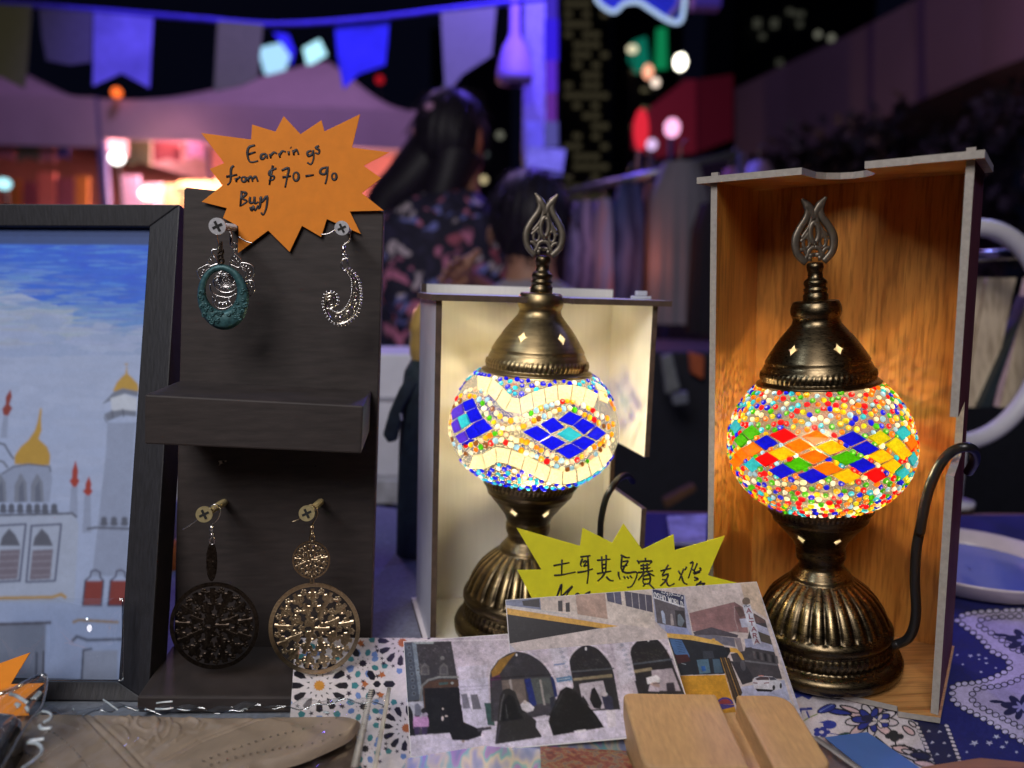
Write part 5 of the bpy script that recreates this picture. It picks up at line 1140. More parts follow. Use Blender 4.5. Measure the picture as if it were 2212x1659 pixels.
pc.build('print', [ZP((134, 336)), ZP((1634, 226)), ZP((1832, 856)), ZP((176, 1002))], 1.3, gloss, arc, rgb(196., 184., 198.), blur=1, grain=0.11, seed=2)
# bus card
bu_pl = plane3(onz(1742, 1583, TZ + 0.0005), onY((1640, 1258), 0.398), onY((1096, 1297), 0.398))
bus = card('photo_postcard', 'upright photo postcard of a yellow bus and shop fronts, slotted behind the wooden block', 'postcard', [ZP((722, 92)), ZU((1224, 102)), ZU((1782, 1765)), ZP((796, 1004))], bu_pl, whitep)
pc = Pic(bu_pl, ZU, 1.0); inv = lambda p: (((p[0] * (1500 / 2212) + 1500) - 2500) * 1787 / 700, ((p[1] * (1500 / 2212) + 2300) - 2250) * 1787 / 700)
B_ = lambda pts, c: pc.poly([inv(p) for p in pts], c)
A_ = lambda pts, c: pc.poly(pts, c)
q = lambda p: inv(p)
A_([q((724, 94)), (1222, 104), (1596, 1308), (1780, 1790), q((1200, 800)), q((748, 348))], (206, 192, 190))
A_([(1060, 120), (1220, 106), (1330, 480), (1110, 330)], (206, 184, 164))
B_([(724, 94), (960, 76), (1320, 44), (1580, 30), (1590, 260), (735, 140)], (214, 200, 192)); B_([(726, 96), (930, 80), (930, 150), (728, 130)], (122, 128, 156)); B_([(820, 98), (920, 86), (924, 136), (828, 126)], (58, 56, 64)); B_([(925, 80), (1135, 64), (1140, 160), (930, 150)], (206, 190, 180)); B_([(1028, 98), (1054, 96), (1056, 160), (1030, 158)], (66, 62, 66)); B_([(1072, 110), (1096, 106), (1098, 162), (1074, 162)], (58, 54, 58)); B_([(1130, 64), (1300, 48), (1318, 204), (1142, 176)], (186, 156, 142))
B_([(1308, 50), (1392, 42), (1400, 122), (1316, 100)], (86, 86, 112)); pc.line([q((1352, 46)), q((1360, 112))], 6, (206, 198, 200)); B_([(1414, 42), (1572, 66), (1580, 166), (1424, 128)], (84, 80, 98)); 
for x in (1455, 1495, 1535): pc.line([q((x, 48 + (x - 1414) * .1)), q((x + 8, 140 + (x - 1414) * .15))], 5, (206, 198, 200))
B_([(732, 140), (1380, 244), (1278, 258), (735, 176)], (212, 162, 74)); B_([(726, 122), (930, 150), (1090, 176), (1086, 184), (728, 134)], (196, 190, 190)); B_([(735, 176), (1275, 256), (748, 346)], (30, 26, 34))
# shop with sign
A_([(170, 180), (500, 240), (578, 650), (300, 600), (205, 500)], (172, 174, 200)); A_([(190, 270), (500, 370), (522, 575), (225, 520)], (96, 90, 98)); A_([(178, 178), (490, 240), (498, 355), (184, 270)], (44, 48, 84)); pc.line([(184, 264), (498, 356)], 8, (206, 206, 216)); pc.line([(176, 190), (184, 268)], 6, (206, 206, 216)); A_([(400, 390), (494, 400), (520, 572), (420, 552)], (56, 52, 58)); A_([(430, 440), (450, 425), (470, 450), (500, 500), (470, 560), (430, 540)], (112, 122, 134)); A_([(262, 400), (280, 392), (300, 430), (312, 530), (280, 520)], (170, 182, 210)); A_([(356, 430), (375, 425), (395, 540), (362, 548)], (168, 158, 160)); A_([(300, 540), (520, 570), (575, 650), (320, 620)], (150, 158, 200))
GL = {'O': [[(.5, 0), (.1, .2), (.05, .5), (.1, .8), (.5, 1), (.9, .8), (.95, .5), (.9, .2), (.5, 0)]], 'S': [[(.9, .12), (.5, 0), (.1, .2), (.4, .48), (.85, .7), (.6, 1), (.1, .88)]], 'H': [[(.1, 0), (.1, 1)], [(.9, 0), (.9, 1)], [(.1, .5), (.9, .5)]], 'W': [[(0, 0), (.25, 1), (.5, .2), (.75, 1), (1, 0)]], 'R': [[(.1, 1), (.1, 0), (.7, .05), (.8, .28), (.6, .5), (.1, .5)], [(.5, .5), (.9, 1)]], 'L': [[(.1, 0), (.1, 1), (.9, 1)]], 'D': [[(.1, 0), (.1, 1), (.6, .92), (.9, .5), (.6, .08), (.1, 0)]], 'A': [[(0, 1), (.5, 0), (1, 1)], [(.2, .65), (.8, .65)]], 'T': [[(0, 0), (1, 0)], [(.5, 0), (.5, 1)]]}
def glyph(ch, x, y, ux, uy, vx, vy, w, c):
    for st_ in GL[ch]: pc.line([(x + a * ux + b * vx, y + a * uy + b * vy) for a, b in st_], w, c)
x, y = 188, 208
for ch in 'OSHO WORLD':
    if ch != ' ': glyph(ch, x, y, 25, 8.5, 6, 58, 6.5, (236, 236, 240))
    x += 31 if ch != ' ' else 22; y += 10.6 if ch != ' ' else 7
pc.line([(278, 180), (270, 215), (300, 222), (310, 205)], 6, (226, 226, 232))
for x_ in (318, 342, 366): pc.line([(x_, 225), (x_ + 10, 218), (x_ + 14, 232), (x_, 246)], 6, (226, 226, 232))
pc.line([(380, 236), (450, 252), (456, 236)], 6, (226, 226, 232)); pc.line([(428, 232), (434, 240)], 6, (226, 226, 232)); pc.line([(466, 262), (478, 256), (480, 272), (466, 280)], 6, (226, 226, 232))
# brick building, grey roof, street
A_([(545, 420), (1000, 308), (1100, 370), (1140, 620), (990, 610), (580, 600)], (150, 114, 116)); A_([(1000, 308), (1100, 370), (1140, 560), (1020, 500)], (126, 96, 100))
for k in range(9): pc.line([(560, 440 + k * 19), (1010 + k * 4, 340 + k * 30)], 1.6, (136, 102, 106))
A_([(585, 610), (770, 562), (1040, 640), (1030, 668), (780, 640), (600, 640)], (82, 76, 86)); A_([(590, 640), (780, 640), (1000, 670), (1010, 760), (900, 740), (600, 660)], (118, 116, 132)); A_([(1000, 672), (1060, 668), (1110, 880), (1050, 830)], (146, 134, 140))
A_([(1195, 420), (1310, 490), (1480, 1080), (1180, 1080), (1060, 1100), (960, 830), (1100, 800)], (70, 66, 72)); A_([(1200, 520), (1330, 570), (1360, 650), (1230, 600)], (176, 178, 204)); A_([(1250, 700), (1380, 740), (1400, 810), (1170, 770)], (166, 168, 196)); A_([(1050, 480), (1130, 470), (1150, 560), (1075, 565)], (184, 186, 208)); A_([(1100, 680), (1190, 675), (1200, 760), (1115, 765)], (160, 164, 196)); A_([(1190, 430), (1300, 490), (1316, 520), (1210, 520)], (104, 84, 84)); A_([(1250, 610), (1350, 650), (1376, 740), (1270, 700)], (88, 80, 72))
for k in range(7): A_([(1180 + k * 38, 800 + k * 8), (1204 + k * 38, 804 + k * 8), (1218 + k * 38, 880 + k * 8), (1194 + k * 38, 876 + k * 8)], (40, 38, 44) if k % 2 else (96, 92, 96))
pc.line([(1110, 900), (1430, 940)], 18, (108, 106, 112)); A_([(1080, 340), (1160, 332), (1270, 720), (1190, 740)], (202, 204, 218)); pc.ell(1118, 300, 40, 38, (112, 98, 90)); A_([(1080, 300), (1158, 300), (1160, 322), (1086, 330)], (112, 98, 90)); pc.line([(1100, 350), (1120, 345), (1130, 356), (1156, 344)], 7, (50, 60, 76)); pc.line([(1098, 350), (1104, 362)], 5, (50, 60, 76))
for ch, (x, y) in zip('ALTARA', ((1120, 374), (1142, 432), (1150, 504), (1170, 560), (1182, 625), (1200, 682))): glyph(ch, x, y, 44, -2, 6, 44, 9, (130, 30, 56))
A_([(1000, 360), (1060, 356), (1110, 440), (1060, 470)], (96, 76, 76)); pc.line([(1000, 350), (1004, 480), (1040, 600), (960, 612)], 4, (176, 168, 172))
A_([(1070, 1160), (1500, 1090), (1560, 1290), (1790, 1800), (1070, 1700)], (176, 178, 206)); A_([(960, 900), (1100, 920), (1190, 1060), (1180, 1110), (1080, 1140)], (52, 50, 58))
A_([(1180, 1110), (1200, 1070), (1260, 1050), (1380, 1056), (1470, 1110), (1480, 1180), (1400, 1200), (1200, 1178)], (208, 206, 216)); A_([(1205, 1080), (1260, 1056), (1340, 1060), (1350, 1090), (1230, 1095)], (80, 66, 72)); A_([(1345, 1062), (1390, 1062), (1430, 1092), (1360, 1095)], (70, 70, 82)); pc.line([(1245, 1050), (1290, 1048)], 10, (190, 120, 110)); A_([(1210, 1178), (1400, 1190), (1370, 1210), (1230, 1206)], (30, 28, 34)); pc.ell(1396, 1168, 14, 26, (40, 38, 44)); pc.ell(1466, 1150, 12, 28, (40, 38, 44)); pc.line([(1190, 1120), (1230, 1124)], 9, (120, 50, 60)); pc.line([(1300, 1124), (1345, 1120)], 9, (120, 50, 60))
# the bus
A_([(318, 620), (560, 640), (830, 700), (900, 750), (560, 690), (330, 665)], (226, 180, 92)); A_([(335, 668), (560, 690), (890, 750), (960, 810), (930, 860), (900, 1030), (460, 1045)], (34, 38, 48)); A_([(345, 675), (470, 690), (550, 850), (540, 890), (400, 830)], (72, 108, 160)); A_([(400, 840), (530, 835), (560, 900), (430, 930)], (72, 34, 40)); A_([(620, 890), (740, 880), (760, 1020), (650, 1030)], (86, 116, 138)); A_([(780, 880), (850, 880), (890, 1020), (800, 1025)], (70, 92, 112)); A_([(680, 800), (780, 800), (800, 870), (690, 880)], (56, 60, 72)); A_([(665, 955), (705, 950), (715, 1000), (675, 1005)], (40, 88, 160)); pc.line([(740, 880), (765, 1025)], 6, (30, 32, 38)); pc.line([(470, 925), (510, 935)], 6, (170, 180, 190))
for k in range(5): pc.line([(400 + k * 10, 700 + k * 26), (470 + k * 10, 716 + k * 26)], 4, (40, 66, 110))
A_([(455, 1050), (905, 1040), (1000, 1350), (1020, 1420), (860, 1560), (500, 1500)], (206, 148, 40)); A_([(850, 860), (950, 870), (1080, 1220), (1020, 1350), (960, 1200)], (58, 46, 40)); 
for k in range(4): pc.line([(862 + k * 22, 870), (990 + k * 26, 1290 - k * 20)], 7, (170, 130, 66) if k % 2 == 0 else (92, 72, 46))
A_([(955, 765), (1020, 775), (1075, 830), (1100, 890), (1075, 890), (1030, 820), (958, 812)], (214, 164, 74)); A_([(890, 760), (950, 765), (962, 810), (930, 815)], (32, 30, 36)); pc.ell(1086, 945, 26, 54, (86, 84, 92), 14, -0.2); pc.ell(790, 686, 18, 12, (224, 172, 84))
pc.ell(905, 1345, 88, 80, (60, 50, 140), 20, 0, pi, 2 * pi); pc.ell(905, 1335, 66, 52, (150, 56, 62), 20, 0, pi, 2 * pi); A_([(818, 1340), (1000, 1340), (1000, 1360), (850, 1395)], (70, 60, 140))
A_([(1400, 1290), (1570, 1295), (1580, 1340), (1430, 1330)], (200, 198, 214)); pc.line([(1440, 1330), (1580, 1340)], 5, (226, 224, 232)); pc.line([(1470, 1400), (1620, 1420)], 5, (214, 212, 224))
for k in range(36): pc.ell(rnd.uniform(1500, 1640), rnd.uniform(1420, 1640), rnd.uniform(8, 22), rnd.uniform(6, 14), rnd.choice(((196, 190, 206), (170, 166, 190), (208, 204, 214))), 7)
pc.build('print', [ZP((724, 94)), ZU((1221, 105)), ZU((1778, 1760)), ZP((800, 1000))], 1.0, gloss, bus, rgb(190., 184., 200.), blur=0, grain=0.09, seed=3)

# ---- yellow sign
ZY = zt(2000, 2040, 900 / 2212)
ys_pl = (Vector((0, 0.412, TZ)), Vector((0.02, -1, 0.16)).normalized())
YS = [(82, 95), (697, 270), (722, 95), (1010, 240), (1118, 52), (1300, 305), (1605, 155), (1615, 312), (2100, 172), (1935, 555), (2230, 632), (1960, 800), (2060, 1000), (1700, 930), (1500, 1080), (1250, 950), (1000, 1100), (820, 960), (560, 1060), (470, 930), (120, 1010), (230, 775), (90, 503), (325, 500)]
ys = thing('price_sign', 'yellow starburst card with handwritten Chinese characters standing between the two lamps', 'sign', hit(1330, 1290, ys_pl))
mb = MB(); mb.prism([hit(*ZY(p), ys_pl) for p in YS], Vector((0, 1, 0)) * 0.0005); bevel(mb.build('card', paper('yellow_card', (0.66, 0.62, 0.012)), ys), 0.0001, 1)
CH = [[(440, 460), (595, 430)], [(522, 400), (519, 550)], [(445, 553), (520, 548), (655, 520)], [(700, 375), (800, 362)], [(722, 390), (702, 445), (716, 468)], [(772, 366), (778, 520), (765, 636)], [(726, 430), (748, 412), (758, 425), (730, 466)], [(730, 466), (768, 455)], [(670, 525), (740, 515), (822, 490)],
      [(860, 408), (992, 396)], [(906, 370), (914, 525)], [(950, 355), (946, 525)], [(912, 450), (948, 445)], [(914, 486), (948, 480)], [(860, 537), (1000, 512)], [(940, 522), (910, 570), (865, 611)], [(950, 565), (985, 600), (1022, 606)],
      [(1090, 355), (1140, 380), (1180, 380)], [(1102, 370), (1095, 480), (1112, 525)], [(1110, 422), (1166, 410)], [(1106, 468), (1155, 455)], [(1165, 412), (1112, 500), (1150, 530), (1238, 520), (1246, 560), (1200, 655), (1150, 670)], [(1068, 518), (1072, 560), (1086, 592)], [(1118, 560), (1135, 586)], [(1150, 562), (1168, 586)], [(1178, 555), (1202, 580)],
      [(1330, 383), (1330, 408)], [(1250, 405), (1270, 442)], [(1265, 420), (1390, 414), (1370, 440)], [(1280, 460), (1372, 450)], [(1280, 490), (1380, 480)], [(1310, 440), (1312, 512)], [(1346, 435), (1346, 512)], [(1258, 526), (1405, 508)], [(1320, 522), (1260, 602)], [(1346, 520), (1416, 560)], [(1310, 560), (1370, 550), (1370, 625), (1310, 630), (1310, 560)], [(1310, 592), (1366, 586)], [(1335, 630), (1304, 662)], [(1360, 630), (1420, 690)],
      [(1474, 510), (1580, 484)], [(1552, 450), (1490, 552)], [(1490, 560), (1550, 540), (1530, 592), (1490, 592)], [(1542, 592), (1474, 656)], [(1530, 610), (1558, 656), (1612, 630)], [(1648, 508), (1668, 545)], [(1702, 488), (1655, 602)], [(1680, 560), (1700, 622), (1736, 640)], [(1728, 468), (1714, 502)],
      [(1760, 440), (1792, 430), (1745, 582)], [(1770, 480), (1822, 532)], [(1832, 435), (1800, 512)], [(1852, 478), (1866, 502), (1788, 532)], [(1798, 542), (1862, 520)], [(1800, 570), (1842, 590), (1800, 602)], [(1872, 608), (1818, 656)], [(1820, 640), (1906, 630), (1880, 652)],
      [(470, 770), (494, 700), (519, 636), (514, 740), (520, 756)], [(520, 756), (625, 656), (580, 720), (560, 768)], [(650, 742), (678, 728), (692, 746)], [(745, 738), (798, 712), (770, 742)]]
write('handwriting', CH, ZY, ys_pl, 0.00056, ink, ys, 0.0003, 3)

# ---- wooden block with a slot
zb = TZ + 0.030
bk = thing('card_holder', 'pale beech wood block with a slot across its top, at the front edge', 'card holder', onz(1540, 1600, TZ))
beech = mat('beech', (0.50, 0.305, 0.15), 0.6, var=0.16, scale=420, stretch=(1.6, 0.28, 1), bump=0.1)
def rcorner(pts, r, n=4):
    out = []
    for i, p in enumerate(pts):
        p = Vector(p); a = (Vector(pts[i - 1]) - p).normalized(); b = (Vector(pts[(i + 1) % len(pts)]) - p).normalized(); ri = r[i]
        if ri <= 0: out.append(p); continue
        A = p + a * ri; B = p + b * ri
        for k in range(n + 1): t = k / n; out.append(A * (1 - t) ** 2 + p * 2 * t * (1 - t) + B * t * t)
    return out
def blk(pxs, r, ztop, name):
    P = [onz(x, y, ztop) for x, y in pxs]; P2 = rcorner([(p.x, p.y) for p in P], r)
    mb = MB(); mb.prism([Vector((p.x, p.y, ztop)) for p in P2], Vector((0, 0, -(ztop - TZ - 0.0005)))); return mb
bevel(blk([(1344, 1496), (1546, 1499), (1620, 1657), (1392, 1657)], [0.005, 0.0015, 0.0015, 0.007], zb, '').build('left_ridge', beech, bk), 0.0016, 3)
bevel(blk([(1590, 1501), (1702, 1501), (1800, 1657), (1672, 1657)], [0.0015, 0.011, 0.006, 0.0015], zb, '').build('right_ridge', beech, bk), 0.0016, 3)
bevel(blk([(1560, 1540), (1618, 1535), (1690, 1668), (1618, 1668)], [0, 0, 0, 0], zb - 0.012, '').build('slot_floor', beech, bk), 0.0004, 1)

# ---- blue card, foil cards, plastic sleeve on the right
blue_pl = plane3(onz(1800, 1660, TZ + 0.012), onz(2010, 1660, TZ + 0.012), onY((1850, 1585), 0.385))
card('plain_card', 'plain cornflower blue card lying at an angle on the floral cloth', 'card', [Z6((530, 756)), Z6((890, 712)), Z6((1400, 1060)), Z6((960, 1100))], plane3(onz(1760, 1590, TZ + 0.004), onz(1890, 1580, TZ + 0.004), onz(2010, 1668, TZ + 0.008)), mat('blue_card', (0.070, 0.165, 0.48), 0.6, var=0.05))
foil = NT('holographic_foil'); 
f1 = foil.noise(26, 2, (3.2, 0.8, 1)); r1 = foil.ramp(f1, [(0.30, (0.20, 0.28, 0.62)), (0.42, (0.50, 0.55, 0.85)), (0.50, (0.95, 0.86, 0.70)), (0.55, (0.35, 0.75, 0.80)), (0.60, (0.62, 0.40, 0.85)), (0.72, (0.30, 0.36, 0.70))])
foil.link(r1, foil.b.inputs['Base Color']); foil.set(Metallic=0.55, Roughness=0.25)
h_pl = plane3(onz(900, 1668, TZ + 0.014), onz(1340, 1668, TZ + 0.014), onY((1340, 1562), 0.366))
card('foil_card', 'shiny blue holographic foil sheet in front of the arcade postcard', 'card', [(880, 1638), (1345, 1561), (1362, 1690), (850, 1690)], h_pl, foil.m)
rg_ = NT('red_marbled_print'); f1 = rg_.noise(240, 6); rr = rg_.ramp(f1, [(0.3, (0.10, 0.012, 0.016)), (0.48, (0.26, 0.05, 0.035)), (0.55, (0.30, 0.20, 0.08)), (0.62, (0.13, 0.10, 0.13)), (0.72, (0.34, 0.09, 0.04))]); rg_.link(rr, rg_.b.inputs['Base Color']); rg_.set(Roughness=0.3)
n_ = h_pl[1] if (CAM - h_pl[0]).dot(h_pl[1]) > 0 else -h_pl[1]
card('foil_card', 'small red marbled foil card lying on the blue holographic sheet', 'card', [(1167, 1612), (1352, 1622), (1380, 1690), (1170, 1690)], (h_pl[0] + n_ * 0.0012, h_pl[1]), rg_.m)
film = filmmat('clear_film', 0.045, (0.97, 0.98, 0.99)); film2 = filmmat('glossy_film', 0.16, (0.90, 0.93, 0.96))
zs = thing('plastic_sleeve', 'empty clear plastic sleeve with a ribbed zip, beside the blue card', 'plastic bag', onz(1830, 1650, TZ))
mb = MB(); pz = (Vector((0, 0, TZ + 0.006)), Vector((0, 0, 1)))
sl = [Z6((400, 760)), Z6((500, 752)), Z6((900, 1080)), Z6((500, 1080))]
mb.grid(lambda u, v: hit(*(Vector(sl[0]) * (1 - u) * (1 - v) + Vector(sl[1]) * u * (1 - v) + Vector(sl[2]) * u * v + Vector(sl[3]) * (1 - u) * v), pz) + Vector((0, 0, 0.0012 * sin(7 * u + 9 * v))), 16, 16); mb.build('film', filmmat('grey_film', 0.12, (0.62, 0.58, 0.58), 0.2), zs, smooth=True)
mb = MB()
for k in range(34):
    t = k / 33; a = Vector(Z6((415, 775))) * (1 - t) + Vector(Z6((800, 1050))) * t; b = Vector(Z6((470, 770))) * (1 - t) + Vector(Z6((860, 1045))) * t
    mb.tube([hit(*a, pz) + Vector((0, 0, 0.001)), hit(*b, pz) + Vector((0, 0, 0.001))], 0.0004, 5)
mb.build('zip_ribs', mat('grey_plastic', (0.28, 0.26, 0.26), 0.3), zs, smooth=True)

# ---- leather pouch in its clear bag
ZQ = zt(0, 2500, 1600 / 2212)
grooves = [([(440, 425), (600, 590), (740, 740)], 9), ([(490, 425), (660, 580), (790, 720)], 9), ([(820, 700), (1080, 560), (1440, 425)], 7), ([(830, 720), (1100, 572), (1460, 436)], 7)]
orn = [[(620, 470), (660, 455), (700, 470), (690, 500)], [(640, 500), (680, 520), (700, 560)], [(760, 440), (740, 490), (800, 520), (860, 470), (830, 445)], [(720, 600), (760, 570), (800, 590), (840, 560)], [(780, 620), (840, 560), (880, 520), (900, 470)], [(840, 600), (900, 560), (930, 490), (920, 450)], [(900, 600), (960, 560), (975, 500), (940, 480)], [(990, 470), (1030, 450), (1080, 470), (1060, 510)], [(1020, 520), (1080, 520), (1110, 480)], [(860, 470), (850, 530), (870, 580)], [(700, 440), (720, 470)], [(780, 650), (830, 620)], [(950, 580), (1000, 540)]]
segs = [(Vector(a), Vector(b), 1.0, w) for p, w in grooves for a, b in zip(p[:-1], p[1:])]
osegs = [(a, b, 0.7, 8) for p in orn for a, b in zip(smooth_path([Vector(x) for x in p], 4)[:-1], smooth_path([Vector(x) for x in p], 4)[1:])]
def sdist(p, a, b):
    d = b - a; t = max(0, min(1, (p - a).dot(d) / max(1e-9, d.dot(d)))); return (p - a - d * t).length
po_ = thing('leather_pouch', 'taupe tooled leather pouch with stitched flap lying inside a clear bag', 'pouch', onz(420, 1640, TZ))
flap = smooth_path([Vector(p) for p in ((-80, 900), (1100, 860), (1380, 712), (1500, 690), (1640, 655), (1780, 600), (1900, 540), (1960, 470))], 8)
top_e = lambda x: 416 + 14 * (x / 2000) + (max(0, x - 1850) / 20) ** 2 * 0.9
def flap_y(x): return np.interp(x, [p.x for p in flap], [p.y for p in flap])
ztop = TZ + 0.018; mb = MB(); NU, NV = 230, 84
def pf(u, v):
    x = -120 + u * 2085; t0 = top_e(x); t1 = max(t0 + 6, min(flap_y(x), 880)); y = t0 + (t1 - t0) * v
    p = Vector((x, y)); dz = 0
    for a, b, s_, w in segs:
        d = sdist(p, a, b)
        if d < w * 2: dz -= 0.0012 * s_ * math.exp(-(d / w) ** 2 * 2)
    if 580 < x < 1130 and y < 680:
        for a, b, s_, w in osegs:
            if abs(p.x - a.x) < 60:
                d = sdist(p, a, b)
                if d < w * 2: dz += 0.0008 * s_ * math.exp(-(d / w) ** 2 * 1.5)
    e = min(v, 1 - v) * (t1 - t0)
    if e < 26: dz -= 0.0045 * (1 - e / 26) ** 2
    dz += 0.0006 * sin(x * 0.004)
    return onz(*ZQ((x, y)), ztop) + Vector((0, 0, dz))
mb.grid(pf, NU, NV)
leather = mat('taupe_leather', (0.35, 0.265, 0.195), 0.65, var=0.03, scale=160, bump=0.05); mb.build('flap', leather, po_, smooth=True)
mb = MB()
def body(u, v):
    x = -120 + u * 2060; y = 470 + v * 420; a = pi * v
    return onz(*ZQ((x, max(y, top_e(x) + 20))), TZ + 0.0115) + Vector((0, 0, -0.004 * u * u))
mb.grid(body, 40, 10); mb.build('body', mat('dark_taupe_leather', (0.10, 0.07, 0.055), 0.6, var=0.3, scale=200), po_, smooth=True)
mb = MB()
def stitches(path, gap, L, m):
    P = smooth_path([Vector(p) for p in path], 10); acc = 0; i = 0
    for k in range(1, len(P)):
        acc += (P[k] - P[k - 1]).length
        if acc > gap:
            acc = 0; d = (P[k] - P[k - 1]).normalized() * L / 2
            mb.tube([onz(*ZQ(P[k] - d), ztop + 0.0006), onz(*ZQ(P[k] + d), ztop + 0.0006)], 0.00045, 6)
stitches([(200, 505), (290, 535), (360, 590), (410, 640), (450, 690), (480, 740)], 26, 15, 0); stitches([(90, 615), (160, 650), (240, 700)], 26, 15, 0); stitches([(1060, 700), (1250, 625), (1450, 560), (1650, 510), (1800, 470), (1850, 430)], 40, 9, 0); stitches([(1100, 720), (1300, 660), (1500, 620), (1700, 590), (1860, 540)], 40, 9, 0)
mb.build('stitching', mat('waxed_thread', (0.30, 0.24, 0.19), 0.7), po_, smooth=True)
# its bag
bg_ = thing('zip_bag', 'clear plastic zip bag holding the leather pouch', 'plastic bag', onz(430, 1640, TZ))
ztb = TZ + 0.0205
edge = [(150, 410), (250, 345), (300, 370), (345, 388), (420, 372), (480, 350), (540, 335), (700, 342), (1000, 348), (1250, 342), (1500, 332), (1700, 315), (1900, 302), (2060, 298)]
def bf(u, v):
    x = 140 + u * 1980; y0 = np.interp(x, [p[0] for p in edge], [p[1] for p in edge]); y = y0 + (900 - y0) * v ** 1.3
    w = 0.0011 * sin(x * 0.018 + 3 * sin(y * 0.02)) + 0.0009 * sin(x * 0.043 + y * 0.05) 
    return onz(*ZQ((x, y)), ztb) + Vector((0, 0, w * (1.2 if v < 0.3 else 0.7) + (-0.008 * max(0, 1 - v * 6)) + 0.001))
mb = MB(); mb.grid(bf, 130, 40); mb.build('film', film, bg_, smooth=True)
mb = MB(); mb.tube([bf(i / 60, 0) for i in range(61)], 0.0004, 6); mb.build('top_edge', filmmat('film_edge', 0.45, (0.8, 0.86, 0.9)), bg_, smooth=True)
mb = MB()
for k in range(40):
    t = k / 39; a = Vector(ZT((1165, 770))) * (1 - t) + Vector(ZT((960, 1640))) * t; b = Vector(ZT((1218, 770))) * (1 - t) + Vector(ZT((1050, 1640))) * t
    mb.tube([onz(*a, ztb + 0.0022), onz(*((a + b) / 2), ztb + 0.0030), onz(*b, ztb + 0.0022)], 0.00036, 6)
mb.build('zip_ribs', mat('clear_plastic_rib', (0.52, 0.49, 0.44), 0.16, coat=0.6), bg_, smooth=True)
mb = MB()
for o_ in (0, 18): mb.tube([onz(*(Vector(ZT((1385 + o_, 755))) * (1 - t) + Vector(ZT((1215 + o_, 1700))) * t), ztb + 0.0025) for t in np.linspace(0, 1, 14)], 0.0007, 8)
mb.build('seal_line', MATS['clear_plastic_rib'], bg_, smooth=True)

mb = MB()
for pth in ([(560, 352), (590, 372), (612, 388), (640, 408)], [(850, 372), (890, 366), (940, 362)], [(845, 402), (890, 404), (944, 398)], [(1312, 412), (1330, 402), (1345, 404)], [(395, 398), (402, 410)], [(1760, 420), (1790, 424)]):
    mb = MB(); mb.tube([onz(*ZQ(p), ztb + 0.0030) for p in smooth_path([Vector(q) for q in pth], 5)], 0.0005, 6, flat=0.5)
    mb.build('highlight_stroke', mat('pale_highlight', (0.42, 0.48, 0.52), 0.2, var=0.3, scale=300, coat=1.0), bg_, smooth=True)  # pale strokes laid on the film as painted highlights
# ---- second bag with a dark thing inside, and the orange card at the far left
ZK = zt(0, 2550, 700 / 2212)
oc_pl = plane3(onz(-60, 1600, TZ + 0.02), onz(80, 1600, TZ + 0.02), onY((50, 1420), 0.375))
card('price_sign', 'corner of a bright orange starburst card poking from the left edge', 'sign', [ZK((-500, -60)), ZK((-60, 215)), ZK((372, 60)), ZK((130, 455)), ZK((545, 440)), ZK((300, 640)), ZK((360, 840)), ZK((-500, 880))], oc_pl, paper('bright_orange_card', (0.82, 0.25, 0.010)))
dk = thing('dark_case', 'glossy black spectacle case shape at the lower left inside clear plastic', 'case', onz(0, 1640, TZ))
mb = MB(); cpx = [(-420, 830), (60, 770), (200, 790), (262, 850), (255, 940), (130, 1140), (0, 1480), (-80, 1700), (-420, 1700)]
mb.prism([onz(*ZK(p), TZ + 0.034) for p in cpx], Vector((0, 0, -0.033))); bevel(mb.build('shell', mat('black_gloss', (0.010, 0.010, 0.013), 0.2, coat=0.6), dk), 0.004, 4)
sb = thing('plastic_bag', 'crinkled clear plastic bag around the black case, with white highlight strokes', 'plastic bag', onz(30, 1620, TZ))
s2 = [Vector(ZK(p)) for p in ((-300, 620), (545, 345), (600, 520), (-250, 1560))]
def sf(u, v):
    a = s2[0] * (1 - u) + s2[1] * u; b = s2[3] * (1 - u) + s2[2] * u; p = a * (1 - v) + b * v
    h = 0.047 - 0.006 * v + 0.0024 * sin(9 * u + 6 * sin(5 * v)) + 0.0018 * sin(21 * v + 9 * u)
    return onz(p.x, p.y, TZ + h)
mb = MB(); mb.grid(sf, 40, 40); mb.build('film', film2, sb, smooth=True)
mb = MB(); loopb = [(-100, 585), (110, 545), (300, 440), (440, 370), (540, 342), (575, 380), (570, 500), (545, 640), (500, 760), (380, 900), (230, 1120), (110, 1340), (-40, 1560)]
mb.tube([onz(*ZK(p), TZ + 0.0475) for p in smooth_path([Vector(q) for q in loopb], 6)], 0.0010, 8, flat=0.5); mb.build('sealed_edge', filmmat('film_edge', 0.45), sb, smooth=True)
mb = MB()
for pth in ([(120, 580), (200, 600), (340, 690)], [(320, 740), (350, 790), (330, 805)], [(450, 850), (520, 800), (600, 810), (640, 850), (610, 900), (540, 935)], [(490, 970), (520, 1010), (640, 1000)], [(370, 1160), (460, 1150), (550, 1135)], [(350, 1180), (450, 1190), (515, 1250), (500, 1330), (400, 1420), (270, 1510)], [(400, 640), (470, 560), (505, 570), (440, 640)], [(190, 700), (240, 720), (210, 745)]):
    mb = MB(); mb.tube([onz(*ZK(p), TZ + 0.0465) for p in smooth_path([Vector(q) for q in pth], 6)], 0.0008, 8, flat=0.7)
    mb.build('highlight_stroke', mat('pale_highlight', (0.42, 0.48, 0.52), 0.2, var=0.3, scale=300, coat=1.0), sb, smooth=True)  # highlights of the crinkled film drawn as pale strokes
